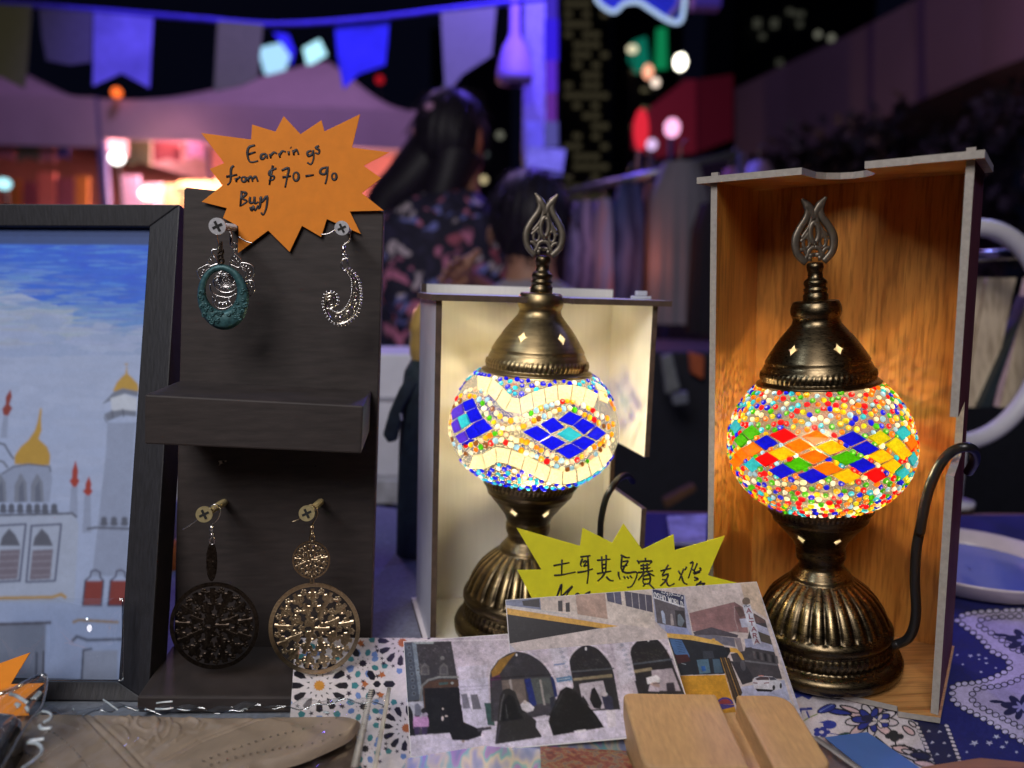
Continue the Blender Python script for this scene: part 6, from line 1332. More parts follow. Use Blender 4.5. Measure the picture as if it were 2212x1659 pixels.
# clear blister leaning on the painting
bl = thing('clear_package', 'clear curved plastic package leaning on the bottom of the painting', 'package', hit(150, 1470, FP.pl(-0.012)))
mb = MB()
def cf(u, v):
    x = -20 + 285 * u; y = 1292 + 178 * v; b = 0.016 * sin(pi * min(1, max(0, (u - 0.42) / 0.58))) ** 0.8 * sin(pi * min(1, v * 1.02)) ** 0.7 if u > 0.42 else 0.002 * sin(14 * u)
    return hit(x, y, FP.pl(-0.010 - b))
mb.grid(cf, 60, 36); mb.build('blister', filmmat('blister_film', 0.07, (0.93, 0.95, 0.98), 0.05), bl, smooth=True)
mb = MB(); mb.tube([cf(1 - 0.0 * t, t) for t in np.linspace(0, 1, 20)], 0.0006, 6); mb.tube([cf(0.42 + 0.58 * t, 1) for t in np.linspace(0, 1, 20)], 0.0006, 6); mb.build('rim', filmmat('film_edge', 0.45), bl, smooth=True)
mb = MB(); oq = Fr(onz(2080, 1640, TZ), Vector((1, 0.18, 0)), Vector((-0.18, 1, 0)), Vector((0, 0, 1)))
bd = thing('wooden_board', 'bare brown wooden board edge at the lower right corner of the table', 'board', onz(2060, 1645, TZ))
mb.prism([onz(*Z6(p), TZ + 0.012) for p in ((1340, 1000), (1840, 922), (2300, 970), (2400, 1300), (1300, 1300))], Vector((0, 0, -0.0112))); bevel(mb.build('plank', woodmat('brown_board', (0.20, 0.085, 0.045), (0.32, 0.15, 0.08), 'x', 14, 0.6, 0), bd), 0.001, 2)

# ---- things on the table behind the display
um = thing('folded_umbrella', 'folded umbrella with yellow wooden handle and dark sleeve, propped behind the white box', 'umbrella', at(888, 1290, 0.66))
fu = lambda x, y, d=0.66: at(x, y, d)
def lathe_px(mb, rows, n=28):
    rr = []
    for (x, y, r, d) in rows:
        c = fu(x, y, d); k = r * d / F; rr.append([mb.V(c + RT * (k * cos(2 * pi * i / n)) + Vector((0, 1, 0)) * (k * sin(2 * pi * i / n))) for i in range(n)])
    for A, B in zip(rr[:-1], rr[1:]):
        for i in range(n): mb.Fc((A[i], A[(i + 1) % n], B[(i + 1) % n], B[i]))
    mb.Fc(rr[0]); mb.Fc(rr[-1][::-1])
mb = MB(); lathe_px(mb, [(934, 644, 6, .66), (933, 652, 24, .66), (930, 672, 36, .66), (927, 700, 41, .66), (926, 716, 42, .66), (926, 719, 40, .66), (926, 745, 42, .66), (926, 765, 41, .66), (926, 772, 38, .66), (926, 790, 37, .66)]); mb.build('handle', woodmat('yellow_wood', (0.36, 0.22, 0.05), (0.52, 0.34, 0.10), 'z', 10, 0.35, 0.3), um, smooth=True)
sleeve = mat('dark_sleeve_fabric', (0.020, 0.034, 0.042), 0.7, var=0.4, scale=90, bump=0.3)
mb = MB(); lathe_px(mb, [(928, 776, 40, .66), (922, 800, 48, .66), (918, 840, 50, .66), (914, 960, 52, .66), (910, 1100, 52, .66), (908, 1200, 52, .66), (908, 1280, 50, .66), (908, 1312, 44, .66)]); mb.build('sleeve', sleeve, um, smooth=True)
mb = MB(); mb.prism([fu(x, y, .64) for x, y in ((880, 812), (905, 826), (872, 880), (862, 930), (858, 952), (838, 958), (826, 940), (840, 890), (862, 840))], Vector((0, .004, 0))); bevel(mb.build('flap', sleeve, um), .002, 2)
mb = MB(); mb.tube([fu(866, 893, .635), fu(868, 908, .635)], .0012, 6); mb.build('toggle', mat('white_toggle', (.7, .7, .7), .4), um)
cloth_b = thing('folded_cloth', 'bright blue folded cloth with white edge behind the white box', 'cloth', onz(890, 1372, TZ))
mb = MB(); mb.prism([ony(x, y, .575) for x, y in ((873, 1318), (906, 1300), (908, 1392), (884, 1392))], Vector((0, .02, 0))); bevel(mb.build('fold', mat('bright_blue_cloth', (.03, .16, .55), .8), cloth_b), .002, 2)
mb = MB(); mb.prism([ony(x, y, .573) for x, y in ((868, 1316), (878, 1316), (890, 1392), (878, 1392))], Vector((0, .02, 0))); bevel(mb.build('edge', mat('pale_cloth', (.5, .52, .66), .8), cloth_b), .001, 2)
bx = thing('white_carton', 'plain white carton standing behind the earring board', 'box', at(640, 1040, .95))
mb = MB(); c0 = at(372, 762, .95); c1 = at(905, 1040, .95); mb.abox(c0.x, c1.x, c0.y, c0.y + .12, c1.z, c0.z); bevel(mb.build('carton', mat('white_carton', (.62, .62, .70), .7, var=.05), bx), .003, 2)
mb = MB(); mb.abox(c0.x, c1.x, c0.y - .003, c0.y - .0006, c0.z - .06, c0.z - .056); mb.build('lid_seam', mat('carton_seam', (.3, .3, .36), .8), bx)
mb = MB(); stl = thing('side_table', 'low side table under the white carton behind the stall', 'table', (c0.x + .2, c0.y, 0)); mb.abox(c0.x - .3, c1.x + .05, c0.y - .02, c0.y + .4, c1.z - .03, c1.z - .0005); mb.build('table_top', mat('pale_table', (.5, .5, .56), .6), stl)
for sx in (c0.x - .25, c1.x):
    mb = MB(); mb.abox(sx, sx + .03, c0.y + .05, c0.y + .08, 0, c1.z - .03); mb.build('leg', GRAPH('table_leg'), stl)
pp = thing('soft_toy', 'green and orange plush toy glimpsed between the painting and the earring board', 'toy', at(358, 1300, .62))
mb = MB(); c = at(352, 1262, .62); mb.ball(c, Vector((.020, 0, 0)), Vector((0, .016, 0)), Vector((0, 0, .024)), 20, 12); mb.build('body', mat('lime_plush', (.16, .60, .05), .9, scale=300, bump=.4), pp, smooth=True)
mb = MB(); c = at(356, 1212, .62); mb.ball(c, Vector((.018, 0, 0)), Vector((0, .015, 0)), Vector((0, 0, .020)), 20, 12); mb.build('head', mat('orange_plush', (.80, .22, .02), .9, scale=300, bump=.4), pp, smooth=True)
mb = MB(); c = at(362, 1120, .64); mb.ball(c, Vector((.012, 0, 0)), Vector((0, .012, 0)), Vector((0, 0, .022)), 16, 10); mb.build('hat', mat('pale_plush', (.42, .46, .44), .9), pp, smooth=True)
# plate on the right
pc_ = onz(2095, 1232, TZ + .004); pl_t = thing('serving_plate', 'round white rimmed plate with blue glaze on the right of the cloth', 'plate', (pc_.x, pc_.y, TZ))
def lath(mb, c, prof, n=64):
    rr = [[mb.V(c + Vector((r * cos(2 * pi * i / n), r * sin(2 * pi * i / n), z))) for i in range(n)] for r, z in prof]
    for A, B in zip(rr[:-1], rr[1:]):
        for i in range(n): mb.Fc((A[i], A[(i + 1) % n], B[(i + 1) % n], B[i]))
    return rr
mb = MB(); rr = lath(mb, Vector((pc_.x, pc_.y, TZ + .001)), [(.055, 0), (.066, .003), (.073, .014), (.075, .016), (.0735, .0165), (.070, .015), (.064, .005)]); mb.Fc(rr[0]); mb.build('rim', mat('white_glaze', (.66, .58, .60), .25, coat=.4, var=.05), pl_t, smooth=True)
mb = MB(); rr = lath(mb, Vector((pc_.x, pc_.y, TZ + .001)), [(.0642, .0052), (.03, .0042), (.001, .004)]); mb.build('well', mat('blue_glaze', (.10, .15, .50), .2, coat=.5, var=.05), pl_t, smooth=True)
# white hoop and the slatted boards leaning inside it
hc_ = at(2092, 728, .78); hp = thing('hoop_stand', 'white ring stand partly hidden behind the right side of the wooden box', 'ring stand', (hc_.x, hc_.y, TZ))
mb = MB(); hr = 232 * .78 / F; mb.tube([hc_ + Vector((hr * .80 * cos(a), .10 * hr * cos(a), hr * sin(a))) for a in [2 * pi * i / 72 for i in range(72)]], .0095, 12, closed=True); mb.build('ring', mat('white_plastic', (.62, .60, .66), .4, var=.05), hp, smooth=True)
mb = MB(); mb.tube([Vector((hc_.x, hc_.y, hc_.z - hr)), Vector((hc_.x, hc_.y, TZ))], .008, 12); mb.tube([Vector((hc_.x, hc_.y, TZ + .006)), Vector((hc_.x, hc_.y, TZ))], .02, 24); mb.build('stem', MATS['white_plastic'], hp, smooth=True)
mb = MB(); a, b = at(2040, 556, .80), at(2200, 548, .80); mb.tube([a, b], .006, 10); mb.build('cross_bar', mat('chrome', (.6, .62, .64), .25, 1.0), hp, smooth=True)
sp_ = thing('slatted_board', 'pale wooden slatted board leaning behind the white ring stand', 'board', (hc_.x, hc_.y + .12, TZ))
lw = woodmat('pale_slats', (.50, .40, .27), (.72, .60, .42), 'z', 10, .6, 0)
for x0, x1, xa, xb in ((2080, 2128, 2030, 2078), (2134, 2196, 2082, 2136), (2226, 2270, 2160, 2210)):
    mb = MB(); mb.prism([at(x0, 600, .86), at(x1, 600, .86), at(xb, 880, .86), at(xa, 880, .86)], Vector((0, .012, 0))); mb.build('slat', lw, sp_)
mb = MB(); mb.prism([at(2204, 690, .85), at(2222, 640, .85), at(2140, 880, .85), at(2118, 880, .85)], Vector((0, .02, 0))); mb.build('brace', mat('dark_brace', (.02, .03, .035), .5), sp_)
#ENDP3

# ================================================================== the market behind
def flat(name, m, parent, pxs, d, th=0.004, bev=0):
    mb = MB(); mb.prism([at(x, y, d) for x, y in pxs], Vector((0, th, 0))); o = mb.build(name, m, parent)
    if bev: bevel(o, bev)
    return o
def ground_of(x, y, d): p = at(x, y, d); return Vector((p.x, p.y, 0))
# bunting
olive = mat('olive_flag', (.23, .22, .10), .85, var=.1); lilac = mat('grey_flag', (.16, .14, .20), .85, var=.1); bluef = mat('blue_flag', (.05, .05, .80), .8, var=.3, scale=7)
blwh = mat('blue_white_flag', (.30, .26, .85), .8, var=.25, scale=9); greyo = mat('stone_flag', (.30, .28, .26), .85, var=.08)
bt = thing('bunting', 'string of swallow tailed festival flags hanging across the night sky at upper left', 'bunting', at(600, 45, 2.6))
mb = MB(); mb.tube([at(p.x, p.y, 2.6) for p in smooth_path([Vector(q) for q in ((-60, 2), (200, 22), (420, 40), (595, 53), (800, 40), (1000, 16), (1180, -4))], 8)], .010, 8); mb.build('ribbon', mat('blue_ribbon', (.10, .07, .7), .7), bt, smooth=True)
for pts, m in (([(-40, 8), (68, 12), (58, 150), (52, 192), (0, 165), (-40, 180)], olive), ([(84, 18), (198, 26), (196, 134), (150, 140), (100, 130), (90, 80)], lilac), ([(202, 26), (330, 38), (322, 190), (262, 158), (200, 186)], blwh), ([(470, 44), (568, 52), (556, 170), (520, 186), (462, 198), (466, 120)], olive), ([(722, 48), (842, 38), (832, 140), (775, 160), (742, 192), (728, 120)], bluef), ([(952, 26), (1072, 14), (1062, 120), (1000, 160), (962, 206)], greyo)):
    x0 = sum(p[0] for p in pts) / len(pts); flat('flag', m, bt, pts, 2.6 + .02 * sin(x0), .003)
for pts, m in (([(222, 78), (262, 62), (280, 100), (318, 110), (316, 176), (262, 150), (206, 176), (204, 104)], bluef), ([(-38, 86), (58, 92), (58, 102), (-38, 98)], greyo), ([(468, 108), (560, 110), (560, 118), (468, 116)], blwh), ([(960, 70), (1064, 54), (1064, 64), (960, 84)], blwh)):
    flat('stripe', m, bt, pts, 2.595, .003)
# marquee tents
tentm = mat('pale_tent_canvas', (.58, .46, .50), .8, var=.08, scale=3)
def tent(label, apex, eave, d, valy, m, gable):
    """pyramid roof: apex px, eave corner pixels (front-left, front-right), valance bottom row"""
    A = at(*apex, d + 1.3); L = at(*eave[0], d); R = at(*eave[1], d); dep = 2.6
    L2, R2 = L + Vector((0, dep, 0)), R + Vector((0, dep, 0))
    t = thing('market_tent', label, 'tent', ((L.x + R.x) / 2, L.y + dep / 2, 0))
    mb = MB(); n = 14
    for a, b in ((L, R), (R, R2), (R2, L2), (L2, L)):
        def sf_(u, v):
            e = a * (1 - u) + b * u; p = e * (1 - v) + A * v; return p - Vector((0, 0, .17 * sin(pi * v) * (1 - v)))
        mb.grid(sf_, 10, n)
    mb.build('canopy', m, t, smooth=True, weld=True)
    vh = L.z - at(eave[0][0], valy, d).z
    mb = MB(); off = Vector((0, -.01, 0)); mb.prism([L + off, R + off, R + off - Vector((0, 0, vh)), L + off - Vector((0, 0, vh))], Vector((0, .012, 0))); mb.prism([R, R2, R2 - Vector((0, 0, vh)), R - Vector((0, 0, vh))], Vector((.01, 0, 0))); mb.build('valance', m, t)
    for P in (L, R, L2, R2):
        mb = MB(); mb.tube([Vector((P.x, P.y + (.03 if P in (L, R) else -.03), 0)), Vector((P.x, P.y + (.03 if P in (L, R) else -.03), P.z))], .035, 8); mb.build('pole', mat('tent_pole', (.10, .12, .26), .5), t, smooth=True)
    mb = MB(); mb.prism([L2 + Vector((0, -.05, 0)), R2 + Vector((0, -.05, 0)), Vector((R2.x, R2.y - .05, 0)), Vector((L2.x, L2.y - .05, 0))], Vector((0, .01, 0))); mb.build('back_wall', mat('salmon_tent_wall', (.55, .26, .22), .85, var=.2, scale=2), t)
    return t
tent('white market tent with a peaked canopy behind the earring board', (706, 132), ((214, 214), (905, 240)), 7.0, 298, tentm, True)
tent('white market tent cut off by the left edge of the frame', (-60, 108), ((-520, 190), (206, 210)), 7.0, 296, tentm, True)
# things inside the tents
for i, (x0, x1, y0, y1, c) in enumerate(((36, 84, 302, 350, (.14, .13, .06)), (88, 118, 302, 352, (.45, .18, .16)), (124, 148, 300, 344, (.10, .10, .34)), (276, 326, 302, 360, (.13, .15, .07)), (330, 392, 304, 352, (.22, .05, .06)), (404, 440, 302, 345, (.30, .14, .30)), (-20, 30, 302, 348, (.45, .16, .14)))):
    f = thing('tent_flag', ['dark olive pennant hanging in the left tent', 'salmon pennant hanging beside the olive one in the left tent', 'dark blue pennant hanging near the tent pole', 'green brown pennant hanging right of the white lamp', 'dark red pennant hanging between lamp and orange card', 'mauve pennant hanging beside the orange card', 'salmon pennant hanging at the left frame edge'][i], 'flag', at(x0, y0, 7.05), 'pennants hanging under the tent valance')
    flat('cloth', mat('pennant_%d' % i, c, .85), f, [(x0, y0), (x1, y0), (x1, y1), ((x0 + x1) / 2, y1 - 10), (x0, y1)], 7.1, .01)
rnd = random.Random(12)
for i, (x0, x1, y0, y1, c, lab) in enumerate(((6, 44, 388, 450, (.55, .24, .05), 'orange stall panel far left under the tent'), (50, 78, 392, 450, (.30, .09, .13), 'maroon stall panel under the left tent'), (82, 118, 372, 450, (.72, .25, .20), 'salmon pink stall panel under the left tent'), (122, 160, 384, 450, (.28, .10, .14), 'dark plum stall panel under the left tent'), (162, 190, 380, 450, (.56, .26, .06), 'amber stall panel beside the blue tent pole'), (262, 300, 378, 450, (.50, .44, .62), 'lavender stall panel right of the blue tent pole'), (306, 350, 396, 450, (.62, .56, .66), 'pale stall panel with a bright lamp on it'), (352, 384, 398, 450, (.40, .40, .18), 'olive stall panel behind the painting corner'), (386, 470, 392, 450, (.60, .44, .16), 'straw coloured stall panel behind the orange card'), (470, 560, 370, 450, (.62, .30, .18), 'terracotta stall panel behind the orange card'))):
    p = at((x0 + x1) / 2, y1, 7.4); t = thing('stall_banner', lab, 'panel', (p.x, p.y, 0))
    flat('cloth', mat('panel_cloth_%d' % i, c, .8, var=.15), t, [(x0, y0), (x1, y0), (x1, 620), (x0, 620)], 7.4, .03)
def lampball(name, label, x, y, d, rx, ry, c, s, cat='lamp', post=True):
    P = at(x, y, d); t = thing(name, label, cat, (P.x, P.y, 0) if post else P)
    mb = MB(); mb.ball(P, Vector((rx * d / F, 0, 0)), Vector((0, min(rx, ry) * d / F, 0)), Vector((0, 0, ry * d / F)), 16, 10); mb.build('globe', emit('glow_%s' % label[:14], c, s), t, smooth=True)
    if post: mb = MB(); mb.tube([Vector((P.x, P.y + .02, P.z - .5 * ry * d / F)), Vector((P.x, P.y + .02, 0))], .02, 8); mb.build('post', GRAPH('lamp_post'), t)
    return t
lampball('work_lamp', 'white work lamp glowing under the middle of the tents', 252, 341, 6.6, 16, 13, (1, .97, .9), 5.0)
lampball('work_lamp', 'warm white lamp glowing low beside the orange card', 318, 418, 6.9, 17, 14, (1, .93, .75), 4.0)
lampball('work_lamp', 'pale yellow lamp just above the painting corner', 394, 412, 6.9, 22, 9, (1, .82, .45), .7)
lampball('work_lamp', 'cyan lamp at the left frame edge above the painting', 8, 397, 6.6, 15, 12, (.45, .9, 1), 1.6)
lampball('marker_light', 'small orange light on the rim of the tent canopy', 252, 200, 6.9, 11, 11, (1, .16, .03), 1.6, post=False)
lampball('aviation_light', 'small dim red light right of the tent peak', 820, 172, 14, 9, 9, (.5, .01, .02), .8)
def screen(name, label, pxs, d, c, s, cat):
    p = at(*pxs[0], d); t = thing(name, label, cat, (p.x, p.y, 0)); flat('panel', emit('glow_' + label[:16], c, s), t, pxs, d, .02)
    flat('casing', GRAPH('casing'), t, [(x, y) for x, y in pxs], d + .03 * d / 7, .05); mb = MB(); q = at(sum(a for a, b in pxs) / len(pxs), max(b for a, b in pxs), d); mb.tube([Vector((q.x, q.y + .08, q.z + .1)), Vector((q.x, q.y + .08, 0))], .04, 8); mb.build('mast', GRAPH('casing'), t); return t
screen('flood_light', 'square cyan white flood light above the tent canopy', [(654, 104), (690, 84), (706, 118), (664, 144)], 16, (.45, .85, 1), 1.3, 'lamp')
screen('flood_light', 'large pale blue flood light behind the olive flag', [(556, 104), (606, 92), (626, 120), (612, 164), (572, 160)], 16, (.40, .72, 1), 1.1, 'lamp')
screen('flood_light', 'deep blue round light beside the pale flood light', [(590, 70), (622, 74), (636, 108), (628, 140), (606, 92)], 16.5, (.03, .02, 1), 1.2, 'lamp')

# skyscrapers
def tower(label, x0, x1, ytop, d, c, bands, seed, wc=(.9, .75, .4), ws=.25, slope=0, dens=.6):
    a, b = at(x0, ytop, d), at(x1, ytop + slope, d); t = thing('skyscraper', label, 'skyscraper', ((a.x + b.x) / 2, a.y + 4, 0)); dep = (b.x - a.x) * .8
    P = [Vector((a.x, a.y, 0)), Vector((b.x, a.y, 0)), Vector((b.x, a.y, b.z)), Vector((a.x, a.y, a.z))]
    mb = MB(); mb.prism(P, Vector((0, dep, 0))); mb.build('wall', mat('tower_' + label[:12], c, .4, var=.1, scale=.2), t)
    rn = random.Random(seed); mw = emit('window_glow_' + label[:10], wc, ws)
    for k, (u0, u1, y0, y1) in enumerate(bands):
        A = at(x0 + (x1 - x0) * u0, y0, d - .02 * d / 10); B = at(x0 + (x1 - x0) * u1, y1, d - .02 * d / 10); mb = MB(); nw = max(2, int((B.x - A.x) / (.011 * d)))
        for i in range(nw):
            if rn.random() < dens:
                xa = A.x + (B.x - A.x) * (i + .08) / nw; xb = A.x + (B.x - A.x) * (i + .92) / nw; mb.poly([(xa, A.y, A.z), (xb, A.y, A.z), (xb, A.y, B.z), (xa, A.y, B.z)])
        if mb.f: mb.build('window_row', mw, t, recalc=False)
    return t
rows = []
y = -20
while y < 560: rows.append((.02 if rnd.random() < .7 else .2, .98 if rnd.random() < .6 else .8, y, y + 12)); y += 22
tower('tall tower with rows of dim yellow windows in the middle of the skyline', 1216, 1318, -60, 60, (.020, .018, .022), rows, 3, (.85, .72, .42), .045, dens=.74)
tower('dark slate tower with a slanted roof left of the blue pole', 1006, 1106, 140, 55, (.055, .065, .085), [(.3, .5, y, y + 10) for y in range(190, 420, 46)], 5, (.7, .8, .85), .10, slope=-40, dens=.5)
tower('narrow unlit tower behind the floral dress', 930, 1000, 60, 70, (.030, .040, .055), [(.4, .55, y, y + 8) for y in range(60, 420, 40)], 6, (.5, .65, .7), .10, dens=.5)
tower('dark tower beneath the neon sign', 1330, 1480, -30, 75, (.012, .012, .016), [(.2, .5, y, y + 8) for y in range(150, 300, 40)], 7, (.8, .7, .4), .12, dens=.4)
tower('broad dark tower with a few faint windows above the flyover', 1590, 1900, -80, 90, (.010, .013, .026), [(.12, .3, 40, 60), (.30, .40, 18, 30), (.42, .52, 46, 58), (.16, .26, 72, 84), (.28, .33, 128, 142), (.40, .48, 24, 36)], 8, (.65, .66, .50), .055, dens=.6)
for (x, y, r, lab) in ((1796, 82, 13, 'greyish white bokeh lamp above the flyover, the right one of two'), (1767, 74, 12, 'dimmer grey lamp above the flyover, left of its brighter twin'), (1080, 292, 14, 'pale lamp right of the woman in the floral dress'), (1045, 388, 13, 'pale yellow lamp low between woman and boy'), (1647, 300, 11, 'peach lamp over the clothes rack at right'), (1432, 285, 13, 'dull green lamp beside the red lantern')):
    lampball('street_lamp', lab, x, y, 20, r * .6, r * .6, {'p': (1, .55, .35)}.get(lab[:2] == 'pe' and 'p', (.85, .85, .66)) if 'green' not in lab else (.35, .6, .3), .16)
lampball('street_lamp', 'brilliant white street lamp above the red canopy', 1470, 134, 20, 13, 17, (1, .95, .78), 6.0)
lampball('street_lamp', 'warm salmon lamp left of the brilliant street lamp', 1400, 155, 20, 11, 15, (1, .42, .26), 1.5)
lampball('street_lamp', 'small cream lamp just below the salmon lamp', 1416, 178, 20, 9, 9, (1, .8, .65), 1.5)
lampball('street_lamp', 'cream lamp in front of the left green neon sign', 1366, 106, 20, 12, 9, (1, .9, .6), .9)
lampball('stall_lamp', 'hot pink white lamp over the clothes rack', 1452, 276, 4.5, 17, 20, (1, .45, .75), 1.6)
lampball('stall_lamp', 'pale violet lamp below the red lantern', 1408, 312, 4.6, 12, 12, (.85, .6, 1), 1.0)
lampball('lantern', 'glowing red paper lantern beside the red canopy', 1385, 280, 4.6, 17, 44, (1, .03, .06), .75, 'lantern')
screen('neon_sign', 'left green neon sign, teal and partly covered by a cream lamp', [(1364, 90), (1396, 78), (1404, 140), (1376, 160), (1356, 130)], 24, (.01, .40, .26), .32, 'sign')
screen('neon_sign', 'right green neon sign, a tall narrow green bar', [(1418, 62), (1440, 58), (1442, 148), (1414, 150)], 24, (.01, .45, .16), .42, 'sign')
# outlined neon map sign at the top
ns = thing('outline_sign', 'blue panel sign with a glowing pale outline at the top of the frame', 'sign', (at(1390, 10, 3.4).x, at(1390, 10, 3.4).y, 0))
flat('panel', mat('sign_blue', (.05, .09, .42), .5), ns, [(1284, -60), (1300, 6), (1330, 22), (1350, 8), (1380, 4), (1410, 22), (1440, 40), (1468, 46), (1478, 10), (1490, -60)], 3.4, .03)
mb = MB(); mb.tube([at(p.x, p.y, 3.38) for p in smooth_path([Vector(q) for q in ((1278, -40), (1290, 0), (1312, 20), (1330, 24), (1348, 8), (1378, 4), (1405, 20), (1440, 42), (1466, 48), (1476, 28), (1482, -40))], 5)], .010, 8); mb.build('neon_tube', emit('neon_pale', (.50, .68, 1), .9), ns, smooth=True)
mb = MB(); mb.tube([at(1446, 34, 3.37), at(1466, 10, 3.37), at(1476, -30, 3.37)], .012, 6); mb.build('strut', mat('sign_strut', (.5, .42, .34), .5), ns)
mb = MB(); q = at(1390, -60, 3.45); mb.tube([Vector((q.x, q.y, q.z + 1.4)), Vector((q.x, q.y, q.z))], .015, 8); mb.build('hanger_rod', GRAPH('casing'), ns)
b3 = thing('sign_box', 'lilac sign box at the top right of the outlined sign', 'sign', at(1520, 5, 4.2)); flat('box', mat('lilac_box', (.30, .22, .55), .6), b3, [(1496, -40), (1560, -40), (1558, 14), (1500, 12)], 4.2, .1)
# blue pole and pendant
bp = thing('light_pole', 'square pole wrapped in blue and violet light behind the first lamp', 'pole', ground_of(1170, 300, 3.1))
P = at(1168, 0, 3.1); mb = MB(); mb.abox(P.x - .070, P.x + .055, P.y, P.y + .10, 0, P.z + .4); mb.build('post', mat('pole_paint', (.32, .30, .46), .6), bp)
for x0, x1, y0, y1, c, s_ in ((1178, 1204, -40, 40, (.10, .05, 1), .5), (1176, 1206, 40, 130, (.05, .02, 1), .75), (1178, 1203, 130, 200, (.16, .04, 1), .6), (1180, 1202, 200, 262, (.30, .06, .75), .38), (1176, 1206, 262, 316, (.22, .20, .85), .36)):
    flat('light_strip', emit('strip_%d' % y0, c, s_), bp, [(x0, y0), (x1, y0), (x1, y1), (x0, y1)], 3.09, .01)
flat('poster', mat('pole_poster', (.34, .36, .60), .7, var=.3, scale=14), bp, [(1134, 262), (1172, 262), (1176, 350), (1136, 350)], 3.08, .004); flat('poster', mat('pole_poster2', (.42, .48, .50), .7, var=.4, scale=22), bp, [(1140, 316), (1222, 322), (1214, 380), (1136, 372)], 3.07, .004)
pd = thing('pendant_lantern', 'bell shaped purple pendant lantern hanging before the blue pole', 'lantern', at(1112, 20, 2.9))
mb = MB()
rr = []
for (y, r) in ((-20, 14), (30, 10), (72, 11), (86, 16), (104, 26), (130, 34), (160, 39), (178, 38), (182, 20)):
    c = at(1112, y, 2.9); k = r * 2.9 / F; rr.append([mb.V(c + Vector((k * cos(2 * pi * i / 24), k * sin(2 * pi * i / 24), 0))) for i in range(24)])
for A, B in zip(rr[:-1], rr[1:]):
    for i in range(24): mb.Fc((A[i], A[(i + 1) % 24], B[(i + 1) % 24], B[i]))
mb.build('shade', mat('lilac_shade', (.42, .26, .72), .6, var=.1), pd, smooth=True)
mb = MB(); mb.tube([at(1112, -20, 2.9), at(1112, -300, 2.9)], .004, 6); mb.build('cord', GRAPH('casing'), pd)

# red canopy, flyover, hedge
rc = thing('red_kiosk', 'red box kiosk with a sloping side under the brilliant street lamp', 'kiosk', ground_of(1500, 300, 9))
flat('side_wall', mat('bright_red_paint', (.42, .03, .045), .6, var=.1), rc, [(1366, 262), (1480, 172), (1504, 172), (1504, 330), (1420, 340), (1366, 320)], 9, .05); flat('front_wall', mat('deep_red_paint', (.20, .006, .015), .6, var=.1), rc, [(1504, 172), (1584, 160), (1584, 300), (1504, 330)], 9.02, 1.2)
mb = MB(); q = at(1500, 330, 9); mb.abox(q.x - .5, q.x + .5, q.y + .1, q.y + 1.2, 0, q.z); mb.build('base', mat('kiosk_base', (.012, .012, .03), .7), rc)
fo = thing('flyover', 'concrete flyover deck rising to the upper right under purple light', 'flyover', ground_of(1900, 300, 12))
conc = mat('flyover_concrete', (.165, .135, .14), .8, var=.12, scale=.8)
mb = MB()
def depth_at(x): return 12 - (x - 1590) * .0095
up_ = [(1588, 192), (1700, 138), (1840, 72), (1960, 8), (2120, -70), (2320, -160)]; dn_ = [(1588, 336), (1700, 330), (1830, 292), (1990, 216), (2120, 160), (2320, 84)]
ra = [[mb.V(at(*a, depth_at(a[0]))), mb.V(at(*b, depth_at(b[0]))), mb.V(at(*b, depth_at(b[0])) + Vector((2.5, 2.5, 0))), mb.V(at(*a, depth_at(a[0])) + Vector((2.5, 2.5, 0)))] for a, b in zip(up_, dn_)]
for A, B in zip(ra[:-1], ra[1:]):
    for j in range(4): mb.Fc((A[j], A[(j + 1) % 4], B[(j + 1) % 4], B[j]))
mb.Fc(ra[0]); mb.Fc(ra[-1][::-1]); mb.build('deck', conc, fo)
for x, w_ in ((1880, 20), (1990, 12)):
    flat('pilaster', mat('flyover_rib', (.10, .075, .12), .8), fo, [(x, np.interp(x, [p[0] for p in up_], [p[1] for p in up_]) + 2), (x + w_, np.interp(x + w_, [p[0] for p in up_], [p[1] for p in up_]) + 2), (x + w_, np.interp(x + w_, [p[0] for p in dn_], [p[1] for p in dn_])), (x, np.interp(x, [p[0] for p in dn_], [p[1] for p in dn_]))], depth_at(x) - .12, .1)
mb = MB(); q = at(1700, 300, 13); mb.abox(q.x, q.x + .8, q.y, q.y + .8, 0, q.z); mb.abox(q.x + 2.6, q.x + 3.4, q.y - 1, q.y - .2, 0, q.z + .6); mb.build('pier', conc, fo)
hd = thing('hedge', 'tall dark hedge filling the space under the flyover at right', 'hedge', (4.6, 6.6, 0))
mb = MB(); rn = random.Random(9)
for k in range(5200):
    x = rn.uniform(1.7, 9.0); top = 1.75 + (x - 1.7) * .40 + .22 * sin(x * 3.1) + .12 * sin(x * 9); z = rn.uniform(.05, 1) ** .7 * top; y = 6.2 + rn.uniform(-.5, .6) + (x - 3) * -.12
    a, b, c2 = (Vector((rn.gauss(0, 1), rn.gauss(0, 1), rn.gauss(0, 1))).normalized() for _ in range(3)); p = Vector((x, y, z)); mb.poly([p, p + a * .10, p + a * .10 + b * .06, p + b * .08])
mb.build('foliage', mat('dark_leaves', (.007, .013, .007), .6, var=.5, scale=4), hd, recalc=False)
mb = MB()
for k in range(9): mb.tube([(2 + k * .8, 6.4 - k * .08, 0), (2.1 + k * .8, 6.4 - k * .08, 1.4 + k * .28)], .03, 6)
mb.build('stems', mat('bark', (.03, .022, .016), .9), hd)
wl = thing('boundary_wall', 'long dark wall closing the square behind the tents', 'wall', (0, 13, 0))
mb = MB(); mb.abox(-16, 5.0, 13, 13.3, 0, 2.2); mb.build('masonry', mat('dark_masonry', (.022, .020, .030), .9), wl)

